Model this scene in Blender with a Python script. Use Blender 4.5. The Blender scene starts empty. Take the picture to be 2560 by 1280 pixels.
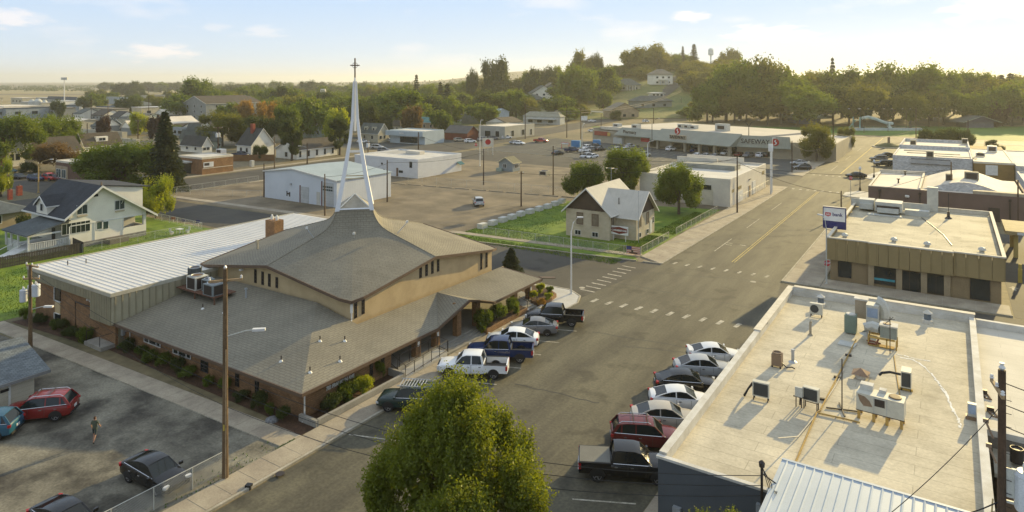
import bpy, math, random
import numpy as np
from math import sin, cos, radians, pi, sqrt, atan2, exp
from mathutils import Vector, Matrix
random.seed(7)
rng = np.random.default_rng(11)
S = bpy.context.scene
COL = S.collection

# ---------------------------------------------------------------- camera, sky, sun, exposure
FPX, CAMH, HORY, YAW = 1690.0, 24.0, 203.0, radians(33)
cam_data = bpy.data.cameras.new('camera')
cam = bpy.data.objects.new('camera', cam_data); COL.objects.link(cam)
cam.location = (0, 0, CAMH); cam.rotation_euler = (radians(90), 0, YAW)
cam_data.sensor_width = 36; cam_data.lens = 36 * FPX / 2560
cam_data.shift_y = -(640 - HORY) / 2560
cam_data.clip_start = 0.5; cam_data.clip_end = 30000
S.camera = cam
SUN_AZ, SUN_EL = radians(8.5), radians(15)      # azimuth clockwise from +Y (the main street)
w = bpy.data.worlds.new('World'); S.world = w; w.use_nodes = True
nt = w.node_tree; N = nt.nodes; LK = nt.links
for n in list(N): N.remove(n)
out = N.new('ShaderNodeOutputWorld'); bg = N.new('ShaderNodeBackground')
sky = N.new('ShaderNodeTexSky'); sky.sky_type = 'NISHITA'; sky.sun_disc = False
sky.sun_elevation = SUN_EL; sky.sun_rotation = SUN_AZ
sky.altitude = 300; sky.air_density = 1.0; sky.dust_density = 0.6; sky.ozone_density = 2.5
SKYS = 0.090
bg.inputs['Strength'].default_value = SKYS
# thin bright veil and a few small clouds, evenly round the whole sky
tc = N.new('ShaderNodeTexCoord'); sep = N.new('ShaderNodeSeparateXYZ'); LK.new(tc.outputs['Generated'], sep.inputs[0])
def mth(op, a, b=None, clamp=False):
    m = N.new('ShaderNodeMath'); m.operation = op; m.use_clamp = clamp
    for i, v in enumerate((a, b)):
        if v is None: continue
        if isinstance(v, (int, float)): m.inputs[i].default_value = v
        else: LK.new(v, m.inputs[i])
    return m.outputs[0]
# veil colour by elevation
vr = N.new('ShaderNodeValToRGB'); LK.new(mth('MULTIPLY', mth('ABSOLUTE', sep.outputs['Z']), 2.6, True), vr.inputs[0])
cr = vr.color_ramp; cr.elements[0].position = 0.0; cr.elements[0].color = (5.7, 6.3, 6.8, 1)
cr.elements[1].position = 1.0; cr.elements[1].color = (4.6, 5.4, 6.5, 1)
e = cr.elements.new(0.10); e.color = (5.0, 6.0, 7.1, 1)
e = cr.elements.new(0.30); e.color = (4.0, 5.4, 7.3, 1)
mixv = N.new('ShaderNodeMix'); mixv.data_type = 'RGBA'; mixv.inputs[0].default_value = 0.985
LK.new(sky.outputs[0], mixv.inputs[6]); LK.new(vr.outputs[0], mixv.inputs[7])
cmap = N.new('ShaderNodeMapping'); cmap.inputs['Scale'].default_value = (1.0, 1.0, 3.6); LK.new(tc.outputs['Generated'], cmap.inputs[0])
cmap.inputs['Location'].default_value = (0.35, 1.1, 0.2)
cn = N.new('ShaderNodeTexNoise'); cn.inputs['Scale'].default_value = 5.5; cn.inputs['Detail'].default_value = 6; cn.inputs['Roughness'].default_value = 0.52
LK.new(cmap.outputs[0], cn.inputs['Vector'])
cr2 = N.new('ShaderNodeValToRGB'); LK.new(cn.outputs[0], cr2.inputs[0])
cr2.color_ramp.elements[0].position = 0.56; cr2.color_ramp.elements[1].position = 0.68
cmask = mth('MULTIPLY', mth('MULTIPLY', cr2.outputs[0], .45), mth('MULTIPLY', mth('SUBTRACT', sep.outputs['Z'], 0.015), 30, True))
cn2 = N.new('ShaderNodeTexNoise'); cn2.inputs['Scale'].default_value = 38; cn2.inputs['Detail'].default_value = 4; LK.new(cmap.outputs[0], cn2.inputs['Vector'])
for px_, py_, hw_, st_ in ((1725,40,52,.9),(1922,84,92,.95),(398,130,80,.9),(25,46,72,.8),(2490,22,95,.9),(655,78,62,.45),(545,68,34,.35),(2395,50,42,.5),(215,196,80,.4),(1130,150,70,.25),(2240,142,60,.25)):
    X_, Z_ = (px_ - 1280) / FPX, (HORY - py_) / FPX; dv_ = Vector((X_*cos(YAW)-sin(YAW), X_*sin(YAW)+cos(YAW), Z_)).normalized()
    vs_ = N.new('ShaderNodeVectorMath'); vs_.operation = 'SUBTRACT'; LK.new(tc.outputs['Generated'], vs_.inputs[0]); vs_.inputs[1].default_value = dv_
    vm_ = N.new('ShaderNodeVectorMath'); vm_.operation = 'MULTIPLY'; LK.new(vs_.outputs[0], vm_.inputs[0]); vm_.inputs[1].default_value = (1,1,3.6)
    vl_ = N.new('ShaderNodeVectorMath'); vl_.operation = 'LENGTH'; LK.new(vm_.outputs[0], vl_.inputs[0]); R_ = hw_/FPX
    dd_ = mth('ADD', vl_.outputs['Value'], mth('MULTIPLY', mth('SUBTRACT', cn2.outputs[0], .5), -R_*2.2))
    mr_ = N.new('ShaderNodeMapRange'); mr_.interpolation_type = 'SMOOTHSTEP'; LK.new(dd_, mr_.inputs[0]); mr_.inputs[1].default_value = R_*1.15; mr_.inputs[2].default_value = R_*.25; mr_.inputs[3].default_value = 0; mr_.inputs[4].default_value = st_
    cmask = mth('MAXIMUM', cmask, mr_.outputs[0])
mixc = N.new('ShaderNodeMix'); mixc.data_type = 'RGBA'; LK.new(mth('MULTIPLY', cmask, 0.85), mixc.inputs[0])
LK.new(mixv.outputs[2], mixc.inputs[6]); mixc.inputs[7].default_value = (8.0, 7.5, 7.5, 1)
LK.new(mixc.outputs[2], bg.inputs['Color']); LK.new(bg.outputs[0], out.inputs['Surface'])
sd = bpy.data.lights.new('sun', 'SUN'); sd.energy = 5.0; sd.angle = radians(0.6); sd.color = (1.0, 0.78, 0.36)
so = bpy.data.objects.new('sun', sd); COL.objects.link(so)
sdir = Vector((sin(SUN_AZ) * cos(SUN_EL), cos(SUN_AZ) * cos(SUN_EL), sin(SUN_EL)))
so.rotation_euler = sdir.to_track_quat('Z', 'Y').to_euler(); so.location = (0, 0, 100)
S.view_settings.view_transform = 'Standard'; S.view_settings.look = 'None'
S.view_settings.exposure = 0.66; S.view_settings.gamma = 1.0; S.view_settings.use_curve_mapping = False
S.render.engine = 'CYCLES'
cy = S.cycles; cy.max_bounces = 5; cy.diffuse_bounces = 3; cy.glossy_bounces = 2; cy.transmission_bounces = 3
cy.volume_bounces = 0; cy.transparent_max_bounces = 6; cy.use_denoising = True; cy.caustics_reflective = False; cy.caustics_refractive = False

# ---------------------------------------------------------------- surveying: photograph pixel -> street-aligned metres
# x runs to the right of the main street, y along it away from the camera
def P(px, py, z=0.0):
    Y = FPX * (CAMH - z) / (py - HORY); X = (px - 1280) / FPX * Y
    return (X * cos(YAW) - Y * sin(YAW), X * sin(YAW) + Y * cos(YAW))
def D(px, Y):
    X = (px - 1280) / FPX * Y
    return (X * cos(YAW) - Y * sin(YAW), X * sin(YAW) + Y * cos(YAW))
def ray(px, py):
    X = (px - 1280) / FPX; Z = -(py - HORY) / FPX
    return (X * cos(YAW) - sin(YAW), X * sin(YAW) + cos(YAW), Z)
def RX(px, py, x0):
    r = ray(px, py); t = x0 / r[0]; return (x0, r[1] * t, CAMH + r[2] * t)
def RY(px, py, y0):
    r = ray(px, py); t = y0 / r[1]; return (r[0] * t, y0, CAMH + r[2] * t)
def camxy(x, y):
    return (x * cos(YAW) + y * sin(YAW), -x * sin(YAW) + y * cos(YAW))
def sm(a, b, x):
    t = min(1, max(0, (x - a) / (b - a))); return t * t * (3 - 2 * t)
def hill(x, y):
    X, Y = camxy(x, y)
    if Y < 250: return 0.0
    r = X / Y
    h = 36 * exp(-((r - 0.24) / 0.17) ** 2) * sm(350, 720, Y) * (1 - 0.5 * sm(900, 1500, Y))
    h += 11 * sm(0.25, 0.5, r) * sm(360, 520, Y) * (1 - 0.6 * sm(900, 1600, Y))
    h += 8 * exp(-((r - 0.02) / 0.12) ** 2) * sm(450, 700, Y) * (1 - sm(900, 1500, Y))
    h += (66 * exp(-((r - 0.03) / 0.13) ** 2) + 6) * sm(1800, 3400, Y)
    return h

# ---------------------------------------------------------------- mesh builder
class MB:
    def __init__(s): s.v = []; s.f = []
    def add(s, vs, fs):
        o = len(s.v); s.v += [tuple(p) for p in vs]; s.f += [tuple(i + o for i in f) for f in fs]; return s
    def box(s, x0, y0, z0, x1, y1, z1):
        if x0 > x1: x0, x1 = x1, x0
        if y0 > y1: y0, y1 = y1, y0
        if z0 > z1: z0, z1 = z1, z0
        return s.add([(x0,y0,z0),(x1,y0,z0),(x1,y1,z0),(x0,y1,z0),(x0,y0,z1),(x1,y0,z1),(x1,y1,z1),(x0,y1,z1)],
            [(0,3,2,1),(4,5,6,7),(0,1,5,4),(1,2,6,5),(2,3,7,6),(3,0,4,7)])
    def cb(s, cx, cy, cz, sx, sy, sz, rz=0.0):
        c, n = cos(rz), sin(rz); vs = []
        for z in (cz - sz/2, cz + sz/2):
            for a, b in ((-1,-1),(1,-1),(1,1),(-1,1)):
                x, y = a*sx/2, b*sy/2; vs.append((cx + x*c - y*n, cy + x*n + y*c, z))
        return s.add(vs, [(0,3,2,1),(4,5,6,7),(0,1,5,4),(1,2,6,5),(2,3,7,6),(3,0,4,7)])
    def poly(s, pts): return s.add(pts, [tuple(range(len(pts)))])
    def prism(s, poly, z0, z1):
        n = len(poly); A = sum(poly[i][0]*poly[(i+1)%n][1]-poly[(i+1)%n][0]*poly[i][1] for i in range(n))
        if A < 0: poly = poly[::-1]
        vs = [(x,y,z0) for x,y in poly] + [(x,y,z1) for x,y in poly]
        return s.add(vs, [tuple(range(n))[::-1], tuple(range(n,2*n))] + [(i,(i+1)%n,(i+1)%n+n,i+n) for i in range(n)])
    def slab(s, pts, t=0.12):      # roof plane with thickness t straight down
        n = len(pts); vs = list(pts) + [(p[0],p[1],p[2]-t) for p in pts]
        v = [Vector(p) for p in pts]; nz = sum((v[i].x*v[(i+1)%n].y - v[(i+1)%n].x*v[i].y) for i in range(n))
        if nz < 0: vs = list(pts)[::-1] + [(p[0],p[1],p[2]-t) for p in list(pts)[::-1]]
        return s.add(vs, [tuple(range(n)), tuple(range(n,2*n))[::-1]] + [(i,i+n,(i+1)%n+n,(i+1)%n) for i in range(n)])
    def tube(s, pts, r, n=6, r1=None, cap=True):
        pts = [Vector(p) for p in pts]; r1 = r if r1 is None else r1; rings = []
        for i, p in enumerate(pts):
            d = (pts[min(i+1,len(pts)-1)] - pts[max(i-1,0)]).normalized()
            a = Vector((0,0,1)) if abs(d.z) < .9 else Vector((1,0,0))
            u = d.cross(a).normalized(); q = d.cross(u); rr = r + (r1-r)*i/max(1,len(pts)-1)
            rings.append([p + (u*cos(2*pi*k/n) + q*sin(2*pi*k/n))*rr for k in range(n)])
        vs = [x for g in rings for x in g]; fs = []
        for i in range(len(pts)-1):
            for k in range(n): fs.append((i*n+k, (i+1)*n+k, (i+1)*n+(k+1)%n, i*n+(k+1)%n))
        if cap: fs += [tuple(range(n)), tuple(range(len(vs)-n,len(vs)))[::-1]]
        return s.add(vs, fs)
    def lathe(s, cx, cy, prof, n=12):
        vs = []; fs = []
        for r, z in prof: vs += [(cx+r*cos(2*pi*k/n), cy+r*sin(2*pi*k/n), z) for k in range(n)]
        for i in range(len(prof)-1):
            for k in range(n): fs.append((i*n+k, i*n+(k+1)%n, (i+1)*n+(k+1)%n, (i+1)*n+k))
        fs += [tuple(range(n))[::-1], tuple(range(len(vs)-n,len(vs)))]
        return s.add(vs, fs)
    def mesh(s, name, smooth=False):
        me = bpy.data.meshes.new(name); me.from_pydata(s.v, [], s.f); me.update()
        autouv(me)
        if smooth:
            me.polygons.foreach_set('use_smooth', [True]*len(me.polygons))
            try: me.set_sharp_from_angle(angle=radians(38))
            except Exception: pass
        return me
def autouv(me):
    uv = me.uv_layers.new(name='uv'); nl = len(me.loops)
    co = np.empty(len(me.vertices)*3, 'f'); me.vertices.foreach_get('co', co); co = co.reshape(-1,3)
    vi = np.empty(nl, 'i'); me.loops.foreach_get('vertex_index', vi)
    nf = len(me.polygons); nr = np.empty(nf*3, 'f'); me.polygons.foreach_get('normal', nr); nr = nr.reshape(-1,3)
    lt = np.empty(nf, 'i'); me.polygons.foreach_get('loop_total', lt)
    nn = np.repeat(nr, lt, axis=0)
    u = np.stack([-nn[:,1], nn[:,0], np.zeros(nl)], 1); L = np.linalg.norm(u, axis=1); flat = L < 1e-3
    u[flat] = (1,0,0); L[flat] = 1; u /= L[:,None]
    v = np.cross(nn, u); p = co[vi]
    uv.data.foreach_set('uv', np.stack([(p*u).sum(1), (p*v).sum(1)], 1).astype('f').ravel())

def T(name, label, cat, loc=(0,0,0), rz=0.0, group=None, kind=None):
    o = bpy.data.objects.new(name, None); COL.objects.link(o); o.empty_display_size = .3
    o.location = (loc[0], loc[1], loc[2] if len(loc) > 2 else 0); o.rotation_euler = (0,0,rz)
    if label: o['label'] = label
    if cat: o['category'] = cat
    if group: o['group'] = group
    if kind: o['kind'] = kind
    return o
def wmat(o):
    m = Matrix.Identity(4)
    while o is not None:
        m = Matrix.Translation(o.location) @ Matrix.Rotation(o.rotation_euler[2], 4, 'Z') @ m; o = o.parent
    return m
def part(name, mb, mat, parent=None, smooth=False, local=False, kind=None, label=None):
    """mesh given in world coordinates (or local=True: in the thing's own coordinates)"""
    if isinstance(mb, MB):
        if parent is not None and not local:
            r = parent
            M = wmat(parent).inverted()
            q = MB(); q.v = [tuple(M @ Vector(p)) for p in mb.v]; q.f = mb.f; mb = q
        me = mb.mesh(name, smooth)
    else: me = mb
    if mat and not me.materials: me.materials.append(mat)
    o = bpy.data.objects.new(name, me); COL.objects.link(o); o.parent = parent
    if kind: o['kind'] = kind
    if label: o['label'] = label
    return o
def tag(o, label, cat, group=None, kind=None):
    o['label'] = label; o['category'] = cat
    if group: o['group'] = group
    if kind: o['kind'] = kind
    return o
def share(name, me, parent, loc=(0,0,0), rz=0, mat=None, sc=None):
    o = bpy.data.objects.new(name, me); COL.objects.link(o); o.parent = parent; o.location = loc; o.rotation_euler = (0,0,rz)
    if sc: o.scale = sc
    if mat and not me.materials: me.materials.append(mat)
    return o
def copy_tree(o, parent=None, recolor=None):
    c = o.copy(); COL.objects.link(c); c.parent = parent
    if recolor and c.type == 'MESH':
        for sl in c.material_slots:
            if sl.material in recolor:
                nm = recolor[sl.material]; sl.link = 'OBJECT'; sl.material = nm
    for ch in o.children: copy_tree(ch, c, recolor)
    return c

# ---------------------------------------------------------------- materials
MATS = {}
def mat(name, c1, c2=None, rough=.85, s=.6, fine=0.12, bump=0.0, bs=20, metal=0.0, spec=.3, kind=None, kw=None, emit=None, obj=False, st=None):
    if name in MATS: return MATS[name]
    m = bpy.data.materials.new(name); MATS[name] = m; m.use_nodes = True
    t = m.node_tree; nd = t.nodes; lk = t.links; b = nd['Principled BSDF']
    b.inputs['Roughness'].default_value = rough; b.inputs['Metallic'].default_value = metal
    b.inputs['Specular IOR Level'].default_value = spec
    c2 = c2 or tuple(c*0.78 for c in c1)
    if obj:
        oc = nd.new('ShaderNodeTexCoord'); vec = oc.outputs['Object']
    else:
        g = nd.new('ShaderNodeNewGeometry'); vec = g.outputs['Position']
    n1 = nd.new('ShaderNodeTexNoise'); n1.inputs['Scale'].default_value = s; n1.inputs['Detail'].default_value = 5; n1.inputs['Roughness'].default_value = .6
    if st:
        mp = nd.new('ShaderNodeMapping'); mp.inputs['Scale'].default_value = st; lk.new(vec, mp.inputs[0]); lk.new(mp.outputs[0], n1.inputs['Vector'])
    else: lk.new(vec, n1.inputs['Vector'])
    r = nd.new('ShaderNodeValToRGB'); r.color_ramp.elements[0].position = .36; r.color_ramp.elements[1].position = .64
    r.color_ramp.elements[0].color = (*c2, 1); r.color_ramp.elements[1].color = (*c1, 1); lk.new(n1.outputs[0], r.inputs[0])
    col = r.outputs[0]
    def mul(colr, fac_socket, lo, hi):
        mr = nd.new('ShaderNodeMapRange'); mr.inputs[3].default_value = lo; mr.inputs[4].default_value = hi; lk.new(fac_socket, mr.inputs[0])
        mr.inputs[1].default_value = .3; mr.inputs[2].default_value = .7
        mx = nd.new('ShaderNodeMix'); mx.data_type = 'RGBA'; mx.blend_type = 'MULTIPLY'; mx.inputs[0].default_value = 1
        lk.new(colr, mx.inputs[6]); lk.new(mr.outputs[0], mx.inputs[7]); return mx.outputs[2]
    n2 = nd.new('ShaderNodeTexNoise'); n2.inputs['Scale'].default_value = bs; n2.inputs['Detail'].default_value = 4; lk.new(vec, n2.inputs['Vector'])
    if fine: col = mul(col, n2.outputs[0], 1 - fine, 1 + fine)
    hgt = None; kw = kw or {}
    if kw.get('stain'):
        n3 = nd.new('ShaderNodeTexNoise'); n3.inputs['Scale'].default_value = kw['stain']; n3.inputs['Detail'].default_value = 3; lk.new(vec, n3.inputs['Vector'])
        m3 = nd.new('ShaderNodeMapRange'); m3.interpolation_type = 'SMOOTHSTEP'; lk.new(n3.outputs[0], m3.inputs[0]); m3.inputs[1].default_value = .56; m3.inputs[2].default_value = .68; m3.inputs[3].default_value = 1; m3.inputs[4].default_value = kw.get('sd', .68)
        x3 = nd.new('ShaderNodeMix'); x3.data_type = 'RGBA'; x3.blend_type = 'MULTIPLY'; x3.inputs[0].default_value = 1; lk.new(col, x3.inputs[6]); lk.new(m3.outputs[0], x3.inputs[7]); col = x3.outputs[2]
    if kind in ('brick', 'shingle', 'seam', 'block'):
        d = dict(brick=(.22,.075,.012,.55), shingle=(.34,.17,.016,.55), seam=(6,.95,.025,.8), block=(.42,.21,.014,.7))[kind]
        w_, h_, mo, dk = kw.get('w', d[0]), kw.get('h', d[1]), kw.get('m', d[2]), kw.get('dark', d[3])
        uvn = nd.new('ShaderNodeUVMap'); br = nd.new('ShaderNodeTexBrick'); lk.new(uvn.outputs[0], br.inputs['Vector'])
        br.inputs['Scale'].default_value = 1; br.inputs['Brick Width'].default_value = w_; br.inputs['Row Height'].default_value = h_
        br.inputs['Mortar Size'].default_value = mo; br.inputs['Mortar Smooth'].default_value = .2
        va = kw.get('var', .28); br.inputs['Color1'].default_value = (1-va,1-va,1-va,1); br.inputs['Color2'].default_value = (1+va*.5,)*3 + (1,)
        br.inputs['Mortar'].default_value = (dk,dk,dk,1)
        mx = nd.new('ShaderNodeMix'); mx.data_type = 'RGBA'; mx.blend_type = 'MULTIPLY'; mx.inputs[0].default_value = 1
        lk.new(col, mx.inputs[6]); lk.new(br.outputs[0], mx.inputs[7]); col = mx.outputs[2]
        hgt = br.outputs['Fac']; hsign = -1
    elif kind in ('siding', 'board'):
        uvn = nd.new('ShaderNodeUVMap'); sx = nd.new('ShaderNodeSeparateXYZ'); lk.new(uvn.outputs[0], sx.inputs[0])
        a = nd.new('ShaderNodeMath'); a.operation = 'DIVIDE'; lk.new(sx.outputs[1 if kind == 'siding' else 0], a.inputs[0]); a.inputs[1].default_value = kw.get('h', .2)
        fr = nd.new('ShaderNodeMath'); fr.operation = 'FRACT'; lk.new(a.outputs[0], fr.inputs[0])
        rr = nd.new('ShaderNodeValToRGB'); lk.new(fr.outputs[0], rr.inputs[0]); dk = kw.get('dark', .7)
        rr.color_ramp.elements[0].position = 0; rr.color_ramp.elements[0].color = (dk,dk,dk,1)
        rr.color_ramp.elements[1].position = .16; rr.color_ramp.elements[1].color = (1,1,1,1)
        mx = nd.new('ShaderNodeMix'); mx.data_type = 'RGBA'; mx.blend_type = 'MULTIPLY'; mx.inputs[0].default_value = 1
        lk.new(col, mx.inputs[6]); lk.new(rr.outputs[0], mx.inputs[7]); col = mx.outputs[2]
        hgt = fr.outputs[0]; hsign = -1
    lk.new(col, b.inputs['Base Color'])
    if bump or hgt is not None:
        bp = nd.new('ShaderNodeBump'); bp.inputs['Strength'].default_value = bump or .25; bp.inputs['Distance'].default_value = .02
        lk.new(hgt if hgt is not None else n2.outputs[0], bp.inputs['Height'])
        if hgt is not None: bp.invert = True
        lk.new(bp.outputs[0], b.inputs['Normal'])
    if emit:
        b.inputs['Emission Color'].default_value = (*emit[:3], 1); b.inputs['Emission Strength'].default_value = emit[3]
    return m
def leafmat(name, c1, c2, trans=.38, s=.35):
    m = bpy.data.materials.new(name); m.use_nodes = True; t = m.node_tree; nd = t.nodes; lk = t.links
    nd.remove(nd['Principled BSDF']); o = nd['Material Output']
    g = nd.new('ShaderNodeNewGeometry'); oi = nd.new('ShaderNodeObjectInfo')
    n1 = nd.new('ShaderNodeTexNoise'); n1.inputs['Scale'].default_value = s; n1.inputs['Detail'].default_value = 3; lk.new(g.outputs['Position'], n1.inputs['Vector'])
    ad = nd.new('ShaderNodeMath'); ad.operation = 'MULTIPLY_ADD'; lk.new(g.outputs['Random Per Island'], ad.inputs[0]); ad.inputs[1].default_value = .6; lk.new(n1.outputs[0], ad.inputs[2])
    ad2 = nd.new('ShaderNodeMath'); ad2.operation = 'MULTIPLY_ADD'; lk.new(oi.outputs['Random'], ad2.inputs[0]); ad2.inputs[1].default_value = .5; lk.new(ad.outputs[0], ad2.inputs[2])
    r = nd.new('ShaderNodeValToRGB'); lk.new(ad2.outputs[0], r.inputs[0])
    r.color_ramp.elements[0].position = .45; r.color_ramp.elements[1].position = 1.5 - .25
    r.color_ramp.elements[1].position = 1.0
    r.color_ramp.elements[0].color = (*c1, 1); r.color_ramp.elements[1].color = (*c2, 1)
    d = nd.new('ShaderNodeBsdfDiffuse'); tr = nd.new('ShaderNodeBsdfTranslucent'); gl = nd.new('ShaderNodeBsdfGlossy'); gl.inputs['Roughness'].default_value = .45
    gl.inputs['Color'].default_value = (.5,.5,.45,1)
    mx = nd.new('ShaderNodeMixShader'); mx.inputs[0].default_value = trans; m2 = nd.new('ShaderNodeMixShader'); m2.inputs[0].default_value = .04
    br = nd.new('ShaderNodeMix'); br.data_type = 'RGBA'; br.blend_type = 'MULTIPLY'; br.inputs[0].default_value = 1; lk.new(r.outputs[0], br.inputs[6]); br.inputs[7].default_value = (2.1,1.9,.8,1)
    lk.new(r.outputs[0], d.inputs[0]); lk.new(br.outputs[2], tr.inputs[0])
    lk.new(d.outputs[0], mx.inputs[1]); lk.new(tr.outputs[0], mx.inputs[2]); lk.new(mx.outputs[0], m2.inputs[1]); lk.new(gl.outputs[0], m2.inputs[2])
    lk.new(m2.outputs[0], o.inputs['Surface']); return m
def text_mesh(txt, size, mat_, name, parent, loc, rot, extrude=.02, bold=0.0, sx=1.0):
    c = bpy.data.curves.new(name, 'FONT'); c.body = txt; c.size = size; c.extrude = extrude; c.align_x = 'CENTER'; c.align_y = 'CENTER'; c.offset = bold
    c.resolution_u = 3
    o = bpy.data.objects.new(name + '_tmp', c); COL.objects.link(o); bpy.context.view_layer.update()
    me = bpy.data.meshes.new_from_object(o); bpy.data.objects.remove(o); me.materials.clear(); me.materials.append(mat_)
    ob = bpy.data.objects.new(name, me); COL.objects.link(ob); ob.parent = parent
    M = Matrix.Translation(loc) @ rot.to_4x4() @ Matrix.Diagonal((sx,1,1,1))
    if parent is not None: M = wmat(parent).inverted() @ M
    ob.matrix_local = M; return ob
FACE_MY = Matrix.Rotation(radians(90), 3, 'X')                                   # text on a wall that faces -y
FACE_PX = Matrix.Rotation(radians(90), 3, 'Z') @ Matrix.Rotation(radians(90), 3, 'X')   # text on a wall that faces +x
# ================================================================ materials used all over
M_ground = mat('ground_soil', (.20,.155,.085), (.115,.10,.05), s=.035, fine=.25, bs=1.2, bump=.2)
M_gravel = mat('gravel_dirt', (.225,.178,.112), (.122,.098,.062), s=.14, fine=.2, bs=5, bump=.5, kw=dict(stain=.09,sd=.6))
M_lot = mat('worn_lot_asphalt', (.23,.21,.155), (.052,.046,.035), s=.24, fine=.24, bs=6, bump=.5, kw=dict(stain=.33,sd=.5))
M_asph = mat('street_asphalt', (.118,.106,.068), (.060,.054,.037), s=.45, fine=.22, bs=5, bump=.3, rough=.8, spec=.35, st=(1,.16,1), kw=dict(stain=.35,sd=.62))
M_asph2 = mat('side_street_asphalt', (.078,.071,.056), (.050,.046,.038), s=.12, fine=.2, bs=6, bump=.3, kw=dict(stain=.3,sd=.7))
M_asphP = mat('parking_asphalt', (.070,.071,.064), (.048,.050,.046), s=.1, fine=.2, bs=4, bump=.3)
M_conc = mat('concrete', (.38,.325,.235), (.27,.225,.165), s=.5, fine=.12, bs=9, bump=.25)
M_concw = mat('white_concrete', (.52,.50,.45), (.42,.40,.35), s=.6, fine=.08, bs=9)
M_kerb = mat('kerb_concrete', (.42,.38,.30), (.30,.27,.2), s=.8, fine=.15, bs=9)
M_paint = mat('road_paint', (.50,.46,.37), (.22,.20,.15), s=2.2, fine=.25, bs=14)
M_yel = mat('yellow_road_paint', (.55,.40,.10), (.30,.24,.10), s=1.2, fine=.2, bs=14)
M_grass = mat('lawn_grass', (.17,.23,.020), (.08,.145,.012), s=.3, fine=.35, bs=9, bump=.8, kw=dict(stain=.5,sd=.75))
M_park = mat('park_grass', (.10,.18,.02), (.06,.12,.016), s=.05, fine=.25, bs=1.5)
M_mulch = mat('bark_mulch', (.085,.045,.025), (.05,.028,.016), s=2, fine=.4, bs=14, bump=.8)
M_crack = mat('crack_sealant', (.03,.03,.028), rough=.6)
M_patch = mat('asphalt_patch', (.06,.055,.045), (.05,.046,.038), s=.5)

# ================================================================ ground sheet out to the horizon, hill included
def terrain():
    R = [0] + list(range(40, 260, 40)) + list(range(260, 1000, 20)) + list(range(1000, 2000, 80)) + [2000,2300,2600,2900,3200,3600,4200,5000,6500,9000,14000]
    A = [radians(a) for a in np.arange(-180, 180, 2.0)]
    A = [a for a in A if abs(a) > radians(46)] + [radians(a) for a in np.arange(-45, 45.01, 1.0)]
    A.sort(); vs = [(0,0,0)]; fs = []; n = len(A)
    for r in R[1:]:
        for a in A:
            X, Y = r*sin(a), r*cos(a); x, y = X*cos(YAW)-Y*sin(YAW), X*sin(YAW)+Y*cos(YAW)
            vs.append((x, y, hill(x, y)))
    for k in range(n): fs.append((0, 1+(k+1) % n, 1+k))
    for i in range(len(R)-2):
        for k in range(n):
            a, b = 1+i*n+k, 1+i*n+(k+1) % n; fs.append((a, b, b+n, a+n))
    m = MB(); m.v = vs; m.f = [f[::-1] for f in fs]
    o = part('ground', m, M_ground, smooth=True, kind='structure'); return o
terrain()
def flat(name, poly, z, m, parent=None):
    A = sum(poly[i][0]*poly[(i+1)%len(poly)][1]-poly[(i+1)%len(poly)][0]*poly[i][1] for i in range(len(poly)))
    if A < 0: poly = poly[::-1]
    mb = MB().poly([(x,y,z) for x,y in poly])
    return part(name, mb, m, parent, kind='structure' if parent is None else None)
def strip(name, pts, wd, z, m):       # road ribbon following the hill
    mb = MB(); P_ = []
    for i in range(len(pts)-1):
        (x0,y0),(x1,y1) = pts[i], pts[i+1]; n = max(1, int(math.hypot(x1-x0,y1-y0)/12))
        P_ += [(x0+(x1-x0)*k/n, y0+(y1-y0)*k/n) for k in range(n)]
    P_.append(pts[-1]); vs = []
    for i,(x,y) in enumerate(P_):
        a, b = P_[max(0,i-1)], P_[min(len(P_)-1,i+1)]; d = Vector((b[0]-a[0], b[1]-a[1])).normalized()
        for s in (-1,1):
            q = (x - s*d.y*wd/2, y + s*d.x*wd/2)
            vs.append((q[0], q[1], z + max(hill(*q), hill(x,y)) + (.25 if hill(x,y) > .05 else 0)))
    fs = [(2*i, 2*i+2, 2*i+3, 2*i+1) for i in range(len(P_)-1)]
    mb.v = vs; mb.f = [f[::-1] for f in fs]
    me = part(name, mb, m, kind='structure')
    if me.data.polygons[0].normal.z < 0: me.data.flip_normals()
    return me
# block surfaces
flat('gravel_lot', [(-139,77.5),(-66,81),(-31.7,84.6),(-31,163),(-139,168)], .010, M_gravel)
flat('back_lot', [P(-60,815),P(740,1105),(-36.6,29.8),(-36.6,-14),(-95,-14),(-95,25)], .010, M_lot)
main_st = flat('main_street', [(-34.4,-20),(-14.4,-20),(-14.4,64.6),(-14.4,66.5),(-17,85),(-17,158),(-19,162),(-19,186),(-15,190),(-13.5,330),(-31,330),(-31,167),(-31.7,84.9),(-34.4,66.6)], .022, M_asph)
flat('cross_street', [(90,68),(-10,68),(-34.4,66.9),(-160,66.2),(-160,75.5),(-130,77),(-66,80.6),(-34.0,84.7),(-17,84.9),(90,85)], .018, M_asph2)
flat('far_cross_street', [(-31,163),(-139,168),(-139,190),(-60,184),(-31,182),(-19,186),(60,186),(60,166),(-19,163)], .018, M_asph2)
strip('left_street', [(-149,-60),(-149,66),(-149,150),(-152,200),(-158,240),(-165,300),(-174,400),(-178,445),(-184,482),(-196,560),(-208,640),(-215,690)], 17, .026, M_asph2)
flat('side_street', [(-300,63),(-158,66),(-158,75.4),(-300,73)], .016, M_asph2)
flat('store_parking_lot', [(-139,191),(-110,189),(-60,184.6),(-31.2,182.6),(-31,222),(-58,221),(-121,244),(-139,248)], .014, M_asphP)
flat('bank_drive', [(5.4,85.2),(90,85.2),(90,131),(5.4,131)], .014, M_asph2)
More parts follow.
